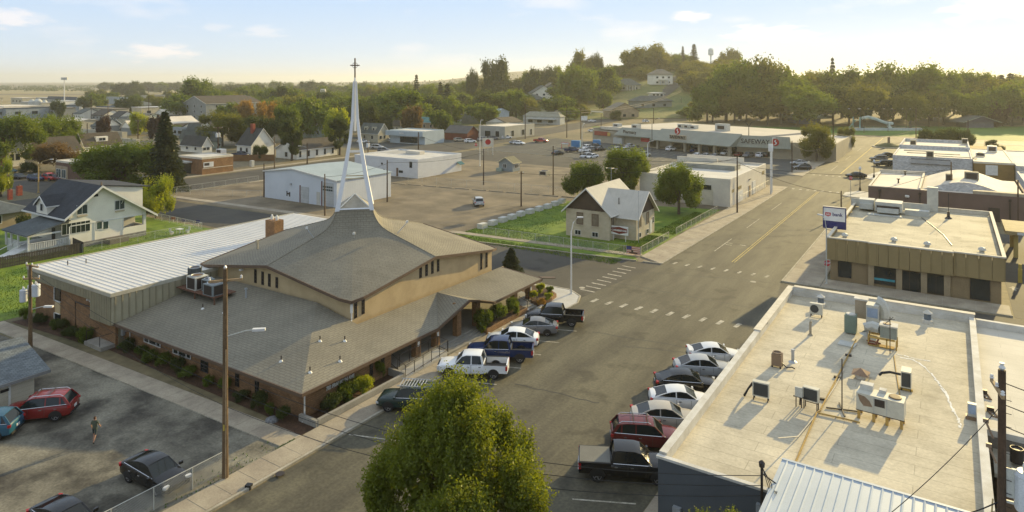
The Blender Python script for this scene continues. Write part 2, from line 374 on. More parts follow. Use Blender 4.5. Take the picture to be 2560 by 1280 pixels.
flat('park_lawn', [(-36,338),(-36,296),(-120,290),(-172,330),(-190,480),(-40,520),(110,470),(110,338)], .03, M_park); flat('park_lawn', [D(2470,300),D(2700,300),D(2700,362),D(2470,362)], .04, M_park); flat('plaza', [(-35,228),(90,228),(90,337),(-35,337)], .012, M_asph)
strip('park_road', [(-15,318),(120,318)], 9, .05, M_conc)
flat('shop_forecourt', [(-159.5,172),(-159.5,215),(-170,300),(-215,300),(-215,172)], .012, M_asphP)
# lawns
flat('house_lawn', [(-65,84.9),(-65,119.5),(-36,127),(-35.6,87.6)], .024, M_grass)
flat('verge_lawn', [(-67,80.9),(-67,84.4),(-36.2,86.6),(-35.0,84.8)], .026, M_grass)
flat('church_lawn', [(-140,43),(-79.6,28.7),(-79.6,60),(-76,66),(-136,64.8)], .024, M_grass)
flat('far_lawn', [D(330,330), D(520,330), D(500,372), D(300,372)], .03, M_park)
M_field = mat('dry_field', (.30,.235,.10), (.22,.17,.075), s=.02, fine=.12, bs=.4)
flat('dry_field', [D(-200,640), D(420,640), D(420,1150), D(-200,1150)], .06, M_field)
flat('farm_field', [D(-200,1300), D(700,1300), D(700,2400), D(-200,2400)], .06, mat('straw_field', (.34,.25,.10), (.22,.2,.09), s=.008, fine=.1, bs=.2))
flat('storage_yard', [D(-200,470), D(330,470), D(330,600), D(-200,600)], .06, mat('pale_yard', (.30,.29,.26), (.18,.16,.12), s=.08, fine=.4, bs=1.2))
def patch(name, px0, px1, Y0, Y1, m, dz=.35):
    nx_, ny_ = 16, 16; vs = []
    for j in range(ny_+1):
        for i in range(nx_+1): x, y = D(px0+(px1-px0)*i/nx_, Y0+(Y1-Y0)*j/ny_); vs.append((x,y,hill(x,y)+dz))
    mb = MB(); mb.v = vs; mb.f = [(j*(nx_+1)+i,j*(nx_+1)+i+1,(j+1)*(nx_+1)+i+1,(j+1)*(nx_+1)+i) for j in range(ny_) for i in range(nx_)]; part(name, mb, m, smooth=True, kind='structure')
M_hillg = mat('hill_grass', (.19,.17,.055), (.075,.105,.022), s=.03, fine=.3, bs=.6)
patch('hill_grass_slope', 1290, 1760, 400, 800, M_hillg); patch('ridge_grass_slope', 1780, 2700, 470, 900, M_park); patch('town_grass', 560, 1290, 350, 900, M_hillg, .12)
# planting beds
flat('planting_bed', [(-40.5,30.6),(-36.9,30.6),(-36.9,41),(-40.5,41)], .03, M_mulch)
flat('planting_bed', [(-78.5,29.3),(-66.9,30.4),(-66.9,32.6),(-78.5,32.2)], .03, M_mulch)
flat('planting_bed', [(-64.2,31.0),(-40.6,31.0),(-40.6,32.4),(-64.2,32.4)], .03, M_mulch)
# ---- raised pavements: each slab a piece
def slabs(name, a0, a1, b0, b1, n, rows=1, h=.13, m=None, z0=0.0, fill=True):
    """quad a0-a1 (start edge) to b0-b1 (end edge), n slabs long, rows wide"""
    m = m or M_conc; base = T(name, None, None, kind='structure')
    L = lambda p, q, t: (p[0]+(q[0]-p[0])*t, p[1]+(q[1]-p[1])*t)
    bd = MB().prism([a0, a1, b1, b0], z0-.02, h-.015); part('bedding', bd, M_kerb, base)
    me0 = None; g = .02
    for i in range(n):
        for j in range(rows):
            t0, t1 = (i)/n, (i+1)/n; s0, s1 = j/rows, (j+1)/rows
            c = lambda s, t: L(L(a0,a1,s), L(b0,b1,s), t)
            q = [c(s0,t0), c(s1,t0), c(s1,t1), c(s0,t1)]; cx = sum(p[0] for p in q)/4; cyy = sum(p[1] for p in q)/4
            q = [(x+(g if x < cx else -g), y+(g if y < cyy else -g)) for x,y in q]
            dz = random.uniform(-.004,.004)
            part('slab', MB().prism(q, h-.014, h+dz), m, base)
    return base
def kerb(name, pts, wd=.18, h=.15, m=None, parent=None):
    mb = MB()
    for i in range(len(pts)-1):
        a, b = Vector(pts[i]), Vector(pts[i+1]); d = (b-a).normalized(); nrm = Vector((-d.y, d.x))*wd/2
        mb.prism([tuple(a+nrm), tuple(b+nrm), tuple(b-nrm), tuple(a-nrm)], 0, h + .001*i)
    return part(name, mb, m or M_kerb, parent, kind=None if parent else 'structure')
sw = slabs('church_sidewalk', (-36.7,-6), (-34.75,-6), (-36.7,60.5), (-34.75,60.5), 40)
kerb('kerb', [(-34.6,-6),(-34.6,60.5),(-33.9,62.6),(-33.8,65),(-34.6,67.2),(-36.6,68.6),(-46,68.6)])
part('corner_pavement', MB().prism([(-36.7,60.52),(-34.72,60.52),(-34.05,62.6),(-33.92,65),(-34.7,67.1),(-36.6,68.45),(-46,68.45),(-46,67.3),(-38.5,66.9),(-36.7,65)], 0, .128), M_concw, kind='structure')
slabs('side_path', (-79.2,27.4), (-79.4,29.0), (-36.8,28.9), (-36.8,30.6), 26, h=.07)
slabs('house_sidewalk', (-35.5,87.0), (-31.95,85.0), (-35.3,130), (-31.3,130), 16, rows=2)
slabs('auto_shop_sidewalk', (-35.1,130.1), (-31.3,130.1), (-34.9,162), (-31.1,162), 10, rows=2)
kerb('kerb', [(-34.3,84.7),(-31.8,85.0),(-31.15,130),(-31.0,162)])
slabs('verge_path', (-67,84.35), (-67,85.75), (-35.7,86.9), (-35.7,88.2), 14, h=.08)
slabs('lot_path', (-138,78.6), (-138,80.2), (-67,82.6), (-67,84.2), 20, h=.07, m=M_conc)
kerb('kerb', [(-67,80.7),(-35.2,84.7)])
slabs('bank_sidewalk', (-16.85,85.6), (-12.8,85.6), (-16.85,118.5), (-12.8,118.5), 12, rows=2)
slabs('bank_front_pavement', (-12.75,85.6), (-12.75,89.1), (5.2,85.6), (5.2,89.1), 12)
kerb('kerb', [(5.3,85.4),(-16.95,85.4),(-16.95,118.6),(-15.4,126),(-15.2,156)])
slabs('alley_pavement', (-16.85,119), (-12.8,119), (-14.9,154), (-12.9,154), 10)
slabs('right_sidewalk', (-14.3,-8), (-12.35,-8), (-14.3,65), (-12.35,65), 24)
part('corner_pavement', MB().prism([(-14.3,65.1),(-14.2,66.6),(20,67.6),(20,65.4),(-12.3,65.1)], 0, .13), M_conc, kind='structure')
part('corner_pavement', MB().prism([(-19,156),(-13.2,154.2),(-13.2,163),(-17,164.5),(-19,161)], 0, .13), M_concw, kind='structure')
part('corner_pavement', MB().prism([(-19,189),(-15,184.5),(-13.2,187),(-13.2,205),(-15.4,205)], 0, .13), M_concw, kind='structure')
slabs('far_left_sidewalk', (-161.2,78), (-159.2,78), (-161,170), (-159,170), 24, h=.1)
kerb('lot_kerb', [(-139.6,78),(-139.6,168)])
kerb('lot_kerb', [(-139,191),(-110,189),(-60,184.4),(-33,182.3)])
slabs('store_sidewalk', (-35.5,184.5), (-31.4,182.8), (-35,222), (-31.3,222), 10)
part('store_walkway', MB().prism([(-120,242.4),(-58,219.8),(-28,220.2),(-28,222.6),(-58,222.6),(-120,245)], 0, .14), M_conc, kind='structure')
part('hill_pavement', MB().prism([(-139.5,100),(-138.6,100),(-138.6,167),(-139.5,167)], 0, .09), M_conc, kind='structure')
# ---- painted markings: pieces of the streets
def mark(x, y, L, Wd, rz=0, m=None, par=None, z=.028, nm='painted_mark'):
    me = MB().cb(0,0,0,L,Wd,.004,0); o = part(nm, me, m or M_paint, par or main_st); o.location = (x,y,z); o.rotation_euler = (0,0,rz); return o
for k in range(10): mark(-32.7+1.68*k, 66.9+.09*k, .42, 1.3, radians(-8), nm='crosswalk_mark')
for k in range(9): mark(-34.9, 69.6+1.48*k, 1.9, .26, radians(-3), nm='crosswalk_mark')
for k in range(8): mark(-30.5+1.65*k, 86.4+.05*k, .3, 1.1, radians(-8), nm='crosswalk_mark')
for k in range(8): mark(-29.5+1.5*k, 160.5, .5, 1.3, nm='crosswalk_mark')
for k in range(8): mark(-29.5+1.5*k, 187.5, .5, 1.3, nm='crosswalk_mark')
for dx in (-.17,.17): mark(-24.2+dx, 125, .11, 68, m=M_yel, nm='centre_line')
mark(-24.0, 258, .3, 130, m=M_yel, nm='centre_line')
for y in (100,118,136): mark(-28.0, y, .12, 9, nm='lane_line')
for y in (205,235,265): mark(-27.0, y, .14, 12, nm='lane_line')
for yk in (33.2,40.6,43.4,47.0,50.3,53.6,57.0): mark(-32.2, yk, 4.4, .11, radians(20), nm='parking_line')
for k in range(7): mark(-16.6, 35.2+4.3*k, 3.6, .11, radians(26), nm='parking_line')
for x, y in ((-27.5,101.5),(-25.5,101.2),(-27.3,100.3)): mark(x, y, .9, .25, radians(-8), nm='painted_dash')
for (a, b) in [(P(1462,670), P(1870,700)), (P(1480,830), P(1900,900)), (P(1560,865), P(1760,888)), (P(1500,700), P(1990,790)), (P(1290,960),P(1500,1010))]:
    mb = MB(); n = 14; pr = None; vs = []
    for i in range(n+1):
        t = i/n; x = a[0]+(b[0]-a[0])*t + random.uniform(-.12,.12); y = a[1]+(b[1]-a[1])*t + random.uniform(-.12,.12); vs.append((x,y))
    for i in range(n):
        (x0,y0),(x1,y1) = vs[i], vs[i+1]; d = Vector((x1-x0,y1-y0)).normalized()*.045
        mb.poly([(x0+d.y,y0-d.x,.026),(x1+d.y,y1-d.x,.026),(x1-d.y,y1+d.x,.026),(x0-d.y,y0+d.x,.026)])
    part('sealed_crack', mb, M_crack, main_st)
lot = bpy.data.objects['store_parking_lot']
for r, yy in enumerate((196,203,212,219)):
    for k in range(22):
        x = -124+3.0*k; 
        if x > -60: continue
        mark(x, yy + (-x-60)*.10, .12, 5, radians(0), par=lot, z=.02, nm='stall_line')
# grass blades along lawns' edges and tufts near
def tufts(name, polys, n, h, m, label):
    vs = []; fs = []
    for k in range(n):
        (x0,y0,x1,y1) = random.choice(polys); x, y = random.uniform(x0,x1), random.uniform(y0,y1)
        a = random.uniform(0,pi); wd = h*.35; c, s_ = cos(a)*wd, sin(a)*wd; i = len(vs); hh = h*random.uniform(.5,1.2)
        vs += [(x-c,y-s_,0),(x+c,y+s_,0),(x+c*.2+random.uniform(-.05,.05),y+s_*.2,hh)]; fs.append((i,i+1,i+2))
    mb = MB(); mb.v = vs; mb.f = fs
    o = part(name, mb, m, kind='stuff'); o['label'] = label; return o
# ================================================================ church
M_brick = mat('orange_brick', (.32,.18,.085), (.235,.13,.062), s=.8, fine=.15, bs=16, kind='brick')
M_stucco = mat('tan_stucco', (.52,.395,.22), (.44,.33,.18), s=.7, fine=.1, bs=18, bump=.2)
M_shingle = mat('church_shingle', (.238,.214,.158), (.195,.175,.130), s=.3, fine=.12, bs=9, kind='shingle', kw=dict(w=.6,h=.26,m=.035,var=.06,dark=.74,stain=.25,sd=.9), bump=.35)
M_fascia = mat('brown_fascia', (.13,.085,.055), rough=.6)
M_trimw = mat('white_trim', (.70,.69,.64), (.6,.59,.54), s=2, fine=.06, rough=.6)
M_white = mat('white_metal', (.74,.75,.76), (.66,.67,.68), s=.5, fine=.05, rough=.5)
M_glass = mat('window_glass', (.02,.028,.03), (.012,.018,.02), rough=.08, spec=.6, fine=0)
M_glassg = mat('greenish_glass', (.05,.08,.075), (.03,.05,.05), rough=.1, spec=.6, fine=0)
M_dark = mat('dark_metal', (.045,.035,.03), rough=.5)
M_black = mat('black_paint', (.015,.015,.016), rough=.4)
M_steel = mat('galvanised_steel', (.42,.44,.45), (.34,.36,.37), s=3, rough=.4, metal=.3)
M_conc2 = mat('stained_concrete', (.33,.31,.265), (.25,.235,.2), s=.8, bs=12)
M_bgreen = mat('olive_panel', (.29,.26,.165), (.24,.215,.14), s=1, fine=.06)
M_wroof = mat('white_roof_metal', (.66,.63,.57), (.58,.56,.51), s=.25, fine=.06, rough=.45)
M_copper = mat('rust_pipe', (.16,.10,.05), rough=.6)

CX, CY = -54.2, 52.2; HALF = 11.3
ch = T('church', 'tan church with grey shingled flared roof rising to a white steeple', 'church', (CX, CY, 0))
EX, EY, EZ, PT = -37.8, 31.4, 2.3, .19        # lower eave lines and pitch
UX, UY = -42.6, 41.3                             # planes of the upper walls
def lz(x, y):   # lower roof height
    return EZ + PT*min(EX - x, y - EY)
# lower brick walls
part('brick_wall', MB().box(-66.4,32.3,0,-38.6,32.6,2.32), M_brick, ch)
part('brick_wall', MB().box(-38.9,32.6,0,-38.6,41.2,2.32), M_brick, ch)
part('porch_wall', MB().box(-42.9,41.2,0,-42.65,64.0,2.9).box(-42.6,41.2,0,-38.9,41.4,2.4), M_stucco, ch)
part('eave_soffit', MB().box(-66.5,31.45,2.18,-38.1,32.28,2.22).box(-38.58,31.5,2.17,-37.85,46,2.21), M_stucco, ch)
# lower roof planes
zt = lz(-200, UY)
hx = EX - (UY - EY)
part('lower_roof', MB().slab([(-67.2,EY,EZ),(EX,EY,EZ),(hx,UY,lz(hx,UY)),(-62.6,UY,zt),(-62.6,EY+1.2,EZ+.23),(-67.2,EY+1.2,EZ+.23)], .13), M_shingle, ch)
V1 = (UX,52.0,3.15); V2 = (-37.0,49.7,4.0); V3 = (EX,46.3,2.4)
part('lower_roof', MB().slab([(EX,EY,EZ),(EX,46.3,EZ+.05),V1,(UX,UY,lz(UX,UY)),(hx,UY,lz(hx,UY))], .13), M_shingle, ch)
part('entrance_roof', MB().slab([V3,V2,V1],.13), M_shingle, ch)
Z4 = (-37.6,54.5,2.35); W4 = (UX,63.3,3.05); Z5 = (-37.6,64.0,2.35)
part('canopy_roof', MB().slab([V1,Z4,Z5,W4],.13), M_shingle, ch); part('canopy_roof', MB().slab([V1,V2,Z4],.13), M_shingle, ch)
def edge(pts, w=.1, h=.24, dz=-.1, m=None, nm='fascia'):
    mb = MB()
    for i in range(len(pts)-1):
        a, b = Vector(pts[i]), Vector(pts[i+1]); d = (b-a); n = Vector((-d.y, d.x, 0)).normalized()*w/2
        vs = [a-n, b-n, b+n, a+n]; zz = [dz+h/2, dz-h/2]
        mb.add([(p.x,p.y,p.z+zz[1]) for p in vs] + [(p.x,p.y,p.z+zz[0]) for p in vs], [(0,3,2,1),(4,5,6,7),(0,1,5,4),(1,2,6,5),(2,3,7,6),(3,0,4,7)])
    return part(nm, mb, m or M_fascia, ch)
edge([(-67.25,EY-.06,EZ),(EX+.06,EY-.06,EZ)]); edge([(EX+.06,EY-.06,EZ),(EX+.06,46.3,EZ+.04),(V2[0]+.1,V2[1],V2[2])])
edge([(V2[0]+.1,V2[1],V2[2]+.03),(Z4[0]+.05,Z4[1],Z4[2]+.05)], w=.16, h=.2)
edge([Z4,Z5]); edge([Z5,W4], w=.14)
part('roof_fin', MB().slab([(-37.0,49.7,4.02),(-36.2,50.4,3.95),(-37.4,54.7,2.4),(-37.8,54.4,2.4)],.08), M_fascia, ch)
part('roof_fin', MB().slab([(-37.6,64.0,2.42),(-36.6,65.2,2.3),(-36.9,65.5,2.3),(-38.2,64.2,2.45)],.08), M_fascia, ch)
# upper walls: tops follow the folded eave
ZC, ZP = 5.05, 6.55
def eave_z(t):   # t 0 at corner .. 1 at the mid-side peak
    return ZC + (ZP-ZC)*(t*1.06 - .06 + .06*exp(-t*16)) if t < .9 else ZC + (ZP-ZC)*t
W2 = HALF - .65
for (ax, ay, dx, dy) in ((1,-1,0,1),(1,-1,-1,0),(-1,-1,0,1),(-1,1,1,0)):
    mb = MB(); n = 24; x0, y0 = CX+ax*W2, CY+ay*W2; vs = []
    nx, ny = (ax if dx == 0 else 0), (ay if dy == 0 else 0)
    for k in range(n+1):
        s_ = k/n; x, y = x0+dx*2*W2*s_, y0+dy*2*W2*s_; t = 1-abs(2*s_-1)
        z = eave_z(min(1,t))-.06
        vs += [(x,y,2.2),(x,y,z),(x-nx*.25,y-ny*.25,2.2),(x-nx*.25,y-ny*.25,z)]
    fs = []
    for k in range(n):
        a = 4*k; b = a+4; fs += [(a,b,b+1,a+1),(a+2,a+3,b+3,b+2),(a+1,b+1,b+3,a+3)]
    mb.v = vs; mb.f = fs; part('upper_wall', mb, M_stucco, ch)
# flared roof: four folded quarters
prof = [(2.62,10.45),(2.75,10.0),(3.05,9.5),(3.5,9.0),(4.1,8.6),(4.9,8.3),(5.75,8.06)]
dirs = [(1,0),(0,-1),(-1,0),(0,1)]
for q in range(4):
    d0, d1 = dirs[q], dirs[(q+1) % 4]; cx_, cy_ = d0[0]+d1[0], d0[1]+d1[1]; n = 16; rows = []
    for r, z in prof: rows.append([(CX+(d0[0]*(1-t)+d1[0]*t)*r, CY+(d0[1]*(1-t)+d1[1]*t)*r, z) for t in [k/n for k in range(n+1)]])
    inner = rows[-1]; outer = []
    for k in range(n+1):
        t = k/n
        if t <= .5: u = t*2; p = (CX+d0[0]*HALF + (cx_-d0[0])*HALF*u, CY+d0[1]*HALF+(cy_-d0[1])*HALF*u)
        else: u = (1-t)*2; p = (CX+d1[0]*HALF + (cx_-d1[0])*HALF*u, CY+d1[1]*HALF+(cy_-d1[1])*HALF*u)
        if abs(t-.5) < .05:   # blunted corner
            p = (CX+cx_*HALF*.975, CY+cy_*HALF*.975)
        outer.append((p[0], p[1], eave_z(1-u)))
    for j in range(1, 9):
        s_ = j/8; rows.append([tuple(a[i]*(1-s_)+b[i]*s_ for i in range(3)) for a, b in zip(inner, outer)])
    m = MB(); vs = [p for r_ in rows for p in r_]; w_ = n+1; top = len(vs)
    vs2 = [(x,y,z-.14) for x,y,z in vs]; fs = []
    for j in range(len(rows)-1):
        for k in range(n):
            a = j*w_+k; fs += [(a, a+w_, a+w_+1, a+1), (a+top, a+1+top, a+w_+1+top, a+w_+top)]
    L_ = (len(rows)-1)*w_
    for k in range(n): fs.append((L_+k, L_+k+top, L_+k+1+top, L_+k+1))
    m.v = vs+vs2; m.f = [f[::-1] for f in fs]
    o = part('flared_roof', m, M_shingle, ch)
    if o.data.polygons[0].normal.z < 0: o.data.flip_normals()
    # shingle courses follow the slope: radial uv
    edge(outer, w=.09, h=.26, dz=-.06)
    hp = [rows[j][0] for j in range(len(rows))]
    part('ridge_cap', MB().tube([(p[0],p[1],p[2]+.0) for p in hp], .07, 5), M_shingle, ch)
# narrow lattice windows
def narrow(x, y, z0, z1, face, w_=.34, par=None):
    par = par or ch
    if face == 'x':
        o = part('window', MB().box(x-.04,y-w_/2,z0,x+.04,y+w_/2,z1), M_glass, par)
        mb = MB(); n = max(2,int((z1-z0)/.3))
        for k in range(n+1): mb.box(x+.04,y-w_/2,z0+(z1-z0-.03)*k/n,x+.07,y+w_/2,z0+(z1-z0-.03)*k/n+.05)
        for k in (-.5,0,.5): mb.box(x+.04,y+k*(w_-.06)-.02,z0,x+.065,y+k*(w_-.06)+.02,z1)
    else:
        o = part('window', MB().box(x-w_/2,y-.04,z0,x+w_/2,y+.04,z1), M_glass, par)
        mb = MB(); n = max(2,int((z1-z0)/.3))
        for k in range(n+1): mb.box(x-w_/2,y-.07,z0+(z1-z0-.03)*k/n,x+w_/2,y-.04,z0+(z1-z0-.03)*k/n+.05)
        for k in (-.5,0,.5): mb.box(x+k*(w_-.06)-.02,y-.065,z0,x+k*(w_-.06)+.02,y-.04,z1)
    part('lattice', mb, M_dark, o)
WX = CX+W2; WY = CY-W2
for y, z0, z1 in ((42.0,3.35,4.75),(42.9,3.45,4.85),(50.6,4.75,5.85),(51.5,4.75,5.95),(52.4,4.75,6.05),(53.3,4.75,5.95),(60.8,3.2,5.0),(61.8,3.2,4.85)): narrow(WX, y, z0, z1, 'x')
for x, z0, z1 in ((-56.7,4.4,5.7),(-55.6,4.4,5.65),(-54.6,4.4,5.6),(-53.5,4.45,5.45)): narrow(x, WY, z0, z1, 'y')
narrow(-50.6, 32.3, .5, 2.0, 'y', 1.0); narrow(-46.3, 32.3, .4, 2.0, 'y', .45); narrow(-43.9, 32.3, .4, 2.0, 'y', .45)
for y in (38.9,40.2): narrow(-38.6, y, .5, 2.1, 'x', .34)
for x in (-58.2,-53.7):
    o = part('window', MB().box(x-1.25,32.24,1.15,x+1.25,32.36,1.95), M_glass, ch)
    part('frame', MB().box(x-1.3,32.18,1.1,x+1.3,32.24,1.16).box(x-1.3,32.18,1.94,x+1.3,32.24,2.0).box(x-1.3,32.18,1.16,x-1.24,32.24,1.94).box(x+1.24,32.18,1.16,x+1.3,32.24,1.94).box(x-.55,32.18,1.16,x-.48,32.24,1.94).box(x+.62,32.18,1.16,x+.69,32.24,1.94), M_trimw, o)
d_ = part('door', MB().box(-65.6,32.22,.15,-63.9,32.36,2.1), M_glass, ch); part('frame', MB().box(-65.7,32.16,.1,-65.6,32.3,2.15).box(-63.9,32.16,.1,-63.8,32.3,2.15).box(-64.8,32.16,.1,-64.7,32.3,2.15), M_dark, d_)
part('doorstep', MB().box(-66.2,30.4,0,-63.2,32.2,.35), M_conc2, ch)
mb = MB()
for x, y in ((-66.0,30.5),(-63.6,30.5),(-66.0,32.0)): mb.tube([(x,y,.3),(x,y,1.25)], .03)
mb.tube([(-66.0,32.0,1.25),(-66.0,30.5,1.25)], .03).tube([(-63.6,30.5,1.25),(-63.6,32,1.25)], .03); part('door_railing', mb, M_dark, ch)
part('electric_meter', MB().cb(-62.9,32.15,1.3,.35,.22,.6).cb(-62.4,32.2,1.6,.2,.15,.3), M_steel, ch)
part('downspout', MB().tube([(-61.8,32.2,2.2),(-61.8,32.2,.05)], .05), M_trimw, ch)
part('downspout', MB().tube([(-38.3,32.0,2.15),(-38.4,32.15,1.9),(-38.45,32.2,.2),(-38.2,31.8,.05)], .06), M_trimw, ch)
part('downspout', MB().tube([(WX+.2,WY-.2,5.0),(WX+.06,WY-.06,4.7),(WX+.06,WY-.06,3.5),(WX+.06,WY-.06,3.3),(WX+.2,WY-.4,3.1)], .07), M_trimw, ch)
part('gutter_head', MB().cb(WX+.12,WY-.12,4.35,.24,.24,.7,pi/4), M_trimw, ch)
# porch: floor, steps, ramp, columns, railings
part('porch_floor', MB().box(-42.6,41.4,0,-38.0,64,.5), M_conc2, ch)
for k in range(3): part('step', MB().box(-38.0+.38*k,46.6,0,-37.62+.38*k,52.2,.42-.12*k), M_conc2, ch)
for k in range(3): part('step', MB().box(-38.0+.38*k,60.0,0,-37.62+.38*k,61.6,.42-.12*k), M_conc2, ch)
part('ramp', MB().add([(-38.0,40.9,.06),(-36.85,40.9,.06),(-36.85,46.4,.42),(-38.0,46.4,.42),(-38.0,40.9,0),(-36.85,40.9,0),(-36.85,46.4,0),(-38.0,46.4,0)], [(0,1,2,3),(4,7,6,5),(0,4,5,1),(1,5,6,2),(2,6,7,3),(3,7,4,0)]), M_concw, ch)
def railing(pts, h=1.0, step=1.1, nm='railing'):
    mb = MB()
    for i in range(len(pts)-1):
        a, b = Vector(pts[i]), Vector(pts[i+1]); n = max(1, round((b-a).length/step))
        for k in range(n + (1 if i == len(pts)-2 else 0)):
            p = a.lerp(b, k/n); mb.tube([p, p+Vector((0,0,h))], .03, 5)
        for hh in (h, .15): mb.tube([a+Vector((0,0,hh)), b+Vector((0,0,hh))], .028, 5)
    part(nm, mb, M_dark, ch)
railing([(-39.0,41.5,.5),(-36.85,41.0,.1),(-36.85,46.4,.4)]); railing([(-38.05,41.6,.5),(-38.05,46.5,.5),(-36.95,46.6,.3)]); railing([(-37.95,59.8,.45),(-36.9,59.8,.1)]); railing([(-37.95,61.7,.45),(-36.9,61.7,.1)])
for y, zc in ((44.0,2.2),(46.6,2.25),(49.7,3.5),(52.7,2.75),(59.4,2.2),(62.4,2.2)): part('brick_column', MB().cb(-38.35,y,zc/2,.55,.6,zc), M_brick, ch)
for y in (44.0,46.6,62.4): part('notice', MB().cb(-38.06,y,1.6,.02,.25,.4), M_trimw, ch)
part('porch_window', MB().box(-42.68,45.2,1.0,-42.58,48.6,2.3), M_glass, ch)
part('porch_door', MB().box(-42.68,49.5,.5,-42.58,53,2.6), M_glass, ch)
part('planter_wall', MB().box(-37.05,32.0,0,-36.78,40.7,.5).box(-38.6,31.8,0,-36.8,32.05,.5).box(-38.5,40.75,0,-36.8,40.95,.6), M_conc2, ch)
part('planter', MB().box(-38.0,52.3,0,-36.75,59.6,.55), M_brick, ch); part('planter_soil', MB().box(-37.9,52.4,.5,-36.9,59.5,.57), M_mulch, ch)
part('planter', MB().prism([(-41,64.9),(-37.6,61.9),(-36.8,62.0),(-36.3,63.4),(-36.6,65.4),(-38.4,66.7),(-41,66.8)], 0, .5), M_brick, ch)
part('planter_soil', MB().prism([(-40.9,65.0),(-37.6,62.1),(-36.95,62.2),(-36.5,63.4),(-36.8,65.2),(-38.4,66.5),(-40.9,66.6)], .5, .53), M_mulch, ch)
text_mesh('703 FRANKLIN AVE.', .40, M_trimw, 'address_lettering', ch, Vector((-38.56,35.7,1.33)), FACE_PX, .03, .008, .82)
# chimney
c_ = part('chimney', MB().cb(-68.2,52.6,5.9,1.7,1.3,2.9), M_brick, ch)
for dx in (-.45,.45): part('chimney_flue', MB().lathe(-68.2+dx,52.6,[(.16,7.3),(.16,7.75),(.1,7.8),(.1,7.95)],8), M_trimw, c_)
part('vent_pipe', MB().tube([(-60.6,44.6,5.6),(-60.6,44.6,7.2)], .1, 8).cb(-60.6,44.6,7.3,.26,.26,.3), mat('pipe_tan', (.40,.36,.27)), ch)
for px, py, z in ((507,762,3.6),(800,852,3.2),(862,854,2.9),(703,887,3.2),(850,902,2.6),(775,935,2.5),(560,790,3.0)):
    x, y = P(px, py, z); z = lz(x, y); v_ = part('roof_vent', MB().lathe(x,y,[(.2,z-.05),(.06,z+.12)],8), M_trimw, ch); part('vent_stub', MB().tube([(x,y,z+.1),(x,y,z+.42)], .05, 6), M_dark, v_)
x, y = P(615,742,3.9); part('roof_vent', MB().tube([(x,y,3.7),(x,y,4.6)], .08, 7).cb(x,y,4.65,.2,.2,.14), M_steel, ch)
# floodlights on the roof
for bx, by, bz, tx, ty, tz in ((-48.8,53.0,8.0,-48.2,53.9,9.1),(-54.2,46.6,8.05,-54.6,46.0,9.1),(-50.9,48.9,8.05,-50.8,48.8,8.5)):
    f_ = part('floodlight_arm', MB().tube([(bx,by,bz),(tx,ty,tz)], .035), M_steel, ch); part('floodlight', MB().cb(tx,ty,tz+.08,.2,.16,.22,.7).cb(tx-.2,ty+.1,tz,.14,.14,.14), M_trimw, f_)
x, y = P(592,668,5.6); part('wall_light', MB().cb(-58.4,41.15,5.5,.3,.3,.14), M_trimw, ch)
# skylight pyramid between the steeple legs and the steeple itself
part('pyramid_cap', MB().add([(CX+2.25,CY,10.5),(CX,CY-2.25,10.5),(CX-2.25,CY,10.5),(CX,CY+2.25,10.5),(CX,CY,11.75)], [(0,4,1),(1,4,2),(2,4,3),(3,4,0),(0,1,2,3)]), mat('cap_stone', (.36,.33,.27), (.28,.26,.21), s=1.5), ch)
mb = MB()
for dx, dy in dirs: mb.tube([(CX+dx*2.3,CY+dy*2.3,10.5),(CX,CY,11.8)], .07, 5)
part('cap_trim', mb, M_trimw, ch)
base = MB()
for k in range(4):
    a, b = dirs[k], dirs[(k+1)%4]; base.tube([(CX+a[0]*2.6,CY+a[1]*2.6,10.48),(CX+b[0]*2.6,CY+b[1]*2.6,10.48)], .1, 4)
stp = part('steeple', base, M_white, ch)
for dx, dy in dirs:
    mb = MB(); vs = []
    for r, z, w_ in ((2.6,10.3,.5),(1.62,14.0,.44),(.72,17.9,.36),(.42,20,.3),(.22,24.0,.16)):
        c = Vector((CX+dx*r, CY+dy*r)); t = Vector((-dy,dx))*w_/2; n = Vector((dx,dy))*w_/2
        # triangular section fin: outer edge sharp
        vs += [(c.x+n.x*1.1,c.y+n.y*1.1,z),(c.x+t.x-n.x*.6,c.y+t.y-n.y*.6,z),(c.x-t.x-n.x*.6,c.y-t.y-n.y*.6,z)]
    fs = []
    for j in range(4):
        for k in range(3): fs.append((j*3+k, j*3+(k+1)%3, (j+1)*3+(k+1)%3, (j+1)*3+k))
    fs += [(0,2,1),(12,13,14)]; mb.v = vs; mb.f = fs; part('steeple_leg', mb, M_white, stp)
for z, r in ((13.6,1.65),(16.4,1.02)):
    mb = MB()
    for k in range(4):
        a, b = dirs[k], dirs[(k+1)%4]; mb.tube([(CX+a[0]*r,CY+a[1]*r,z),(CX+b[0]*r,CY+b[1]*r,z)], .06, 5)
    part('steeple_brace', mb, M_white if z > 15 else mat('brace_tan', (.45,.38,.25)), stp)
part('steeple_spine', MB().tube([(CX,CY,18.6),(CX,CY,24.4)], .16, 6, .1), M_white, stp)
M_cross = mat('bronze_cross', (.09,.055,.035), rough=.5)
cr_ = MB().cb(CX,CY,25.0,.11,.11,3.0); dv = Vector((cos(YAW),sin(YAW)))
cr_.cb(CX,CY,25.72,1.0,.1,.12,YAW)
part('cross', cr_, M_cross, stp); ring = MB().tube([(CX+dv.x*.28*cos(a),CY+dv.y*.28*cos(a),25.72+.28*sin(a)) for a in [2*pi*k/20 for k in range(21)]], .025, 4, cap=False); part('cross_ring', ring, M_cross, stp)

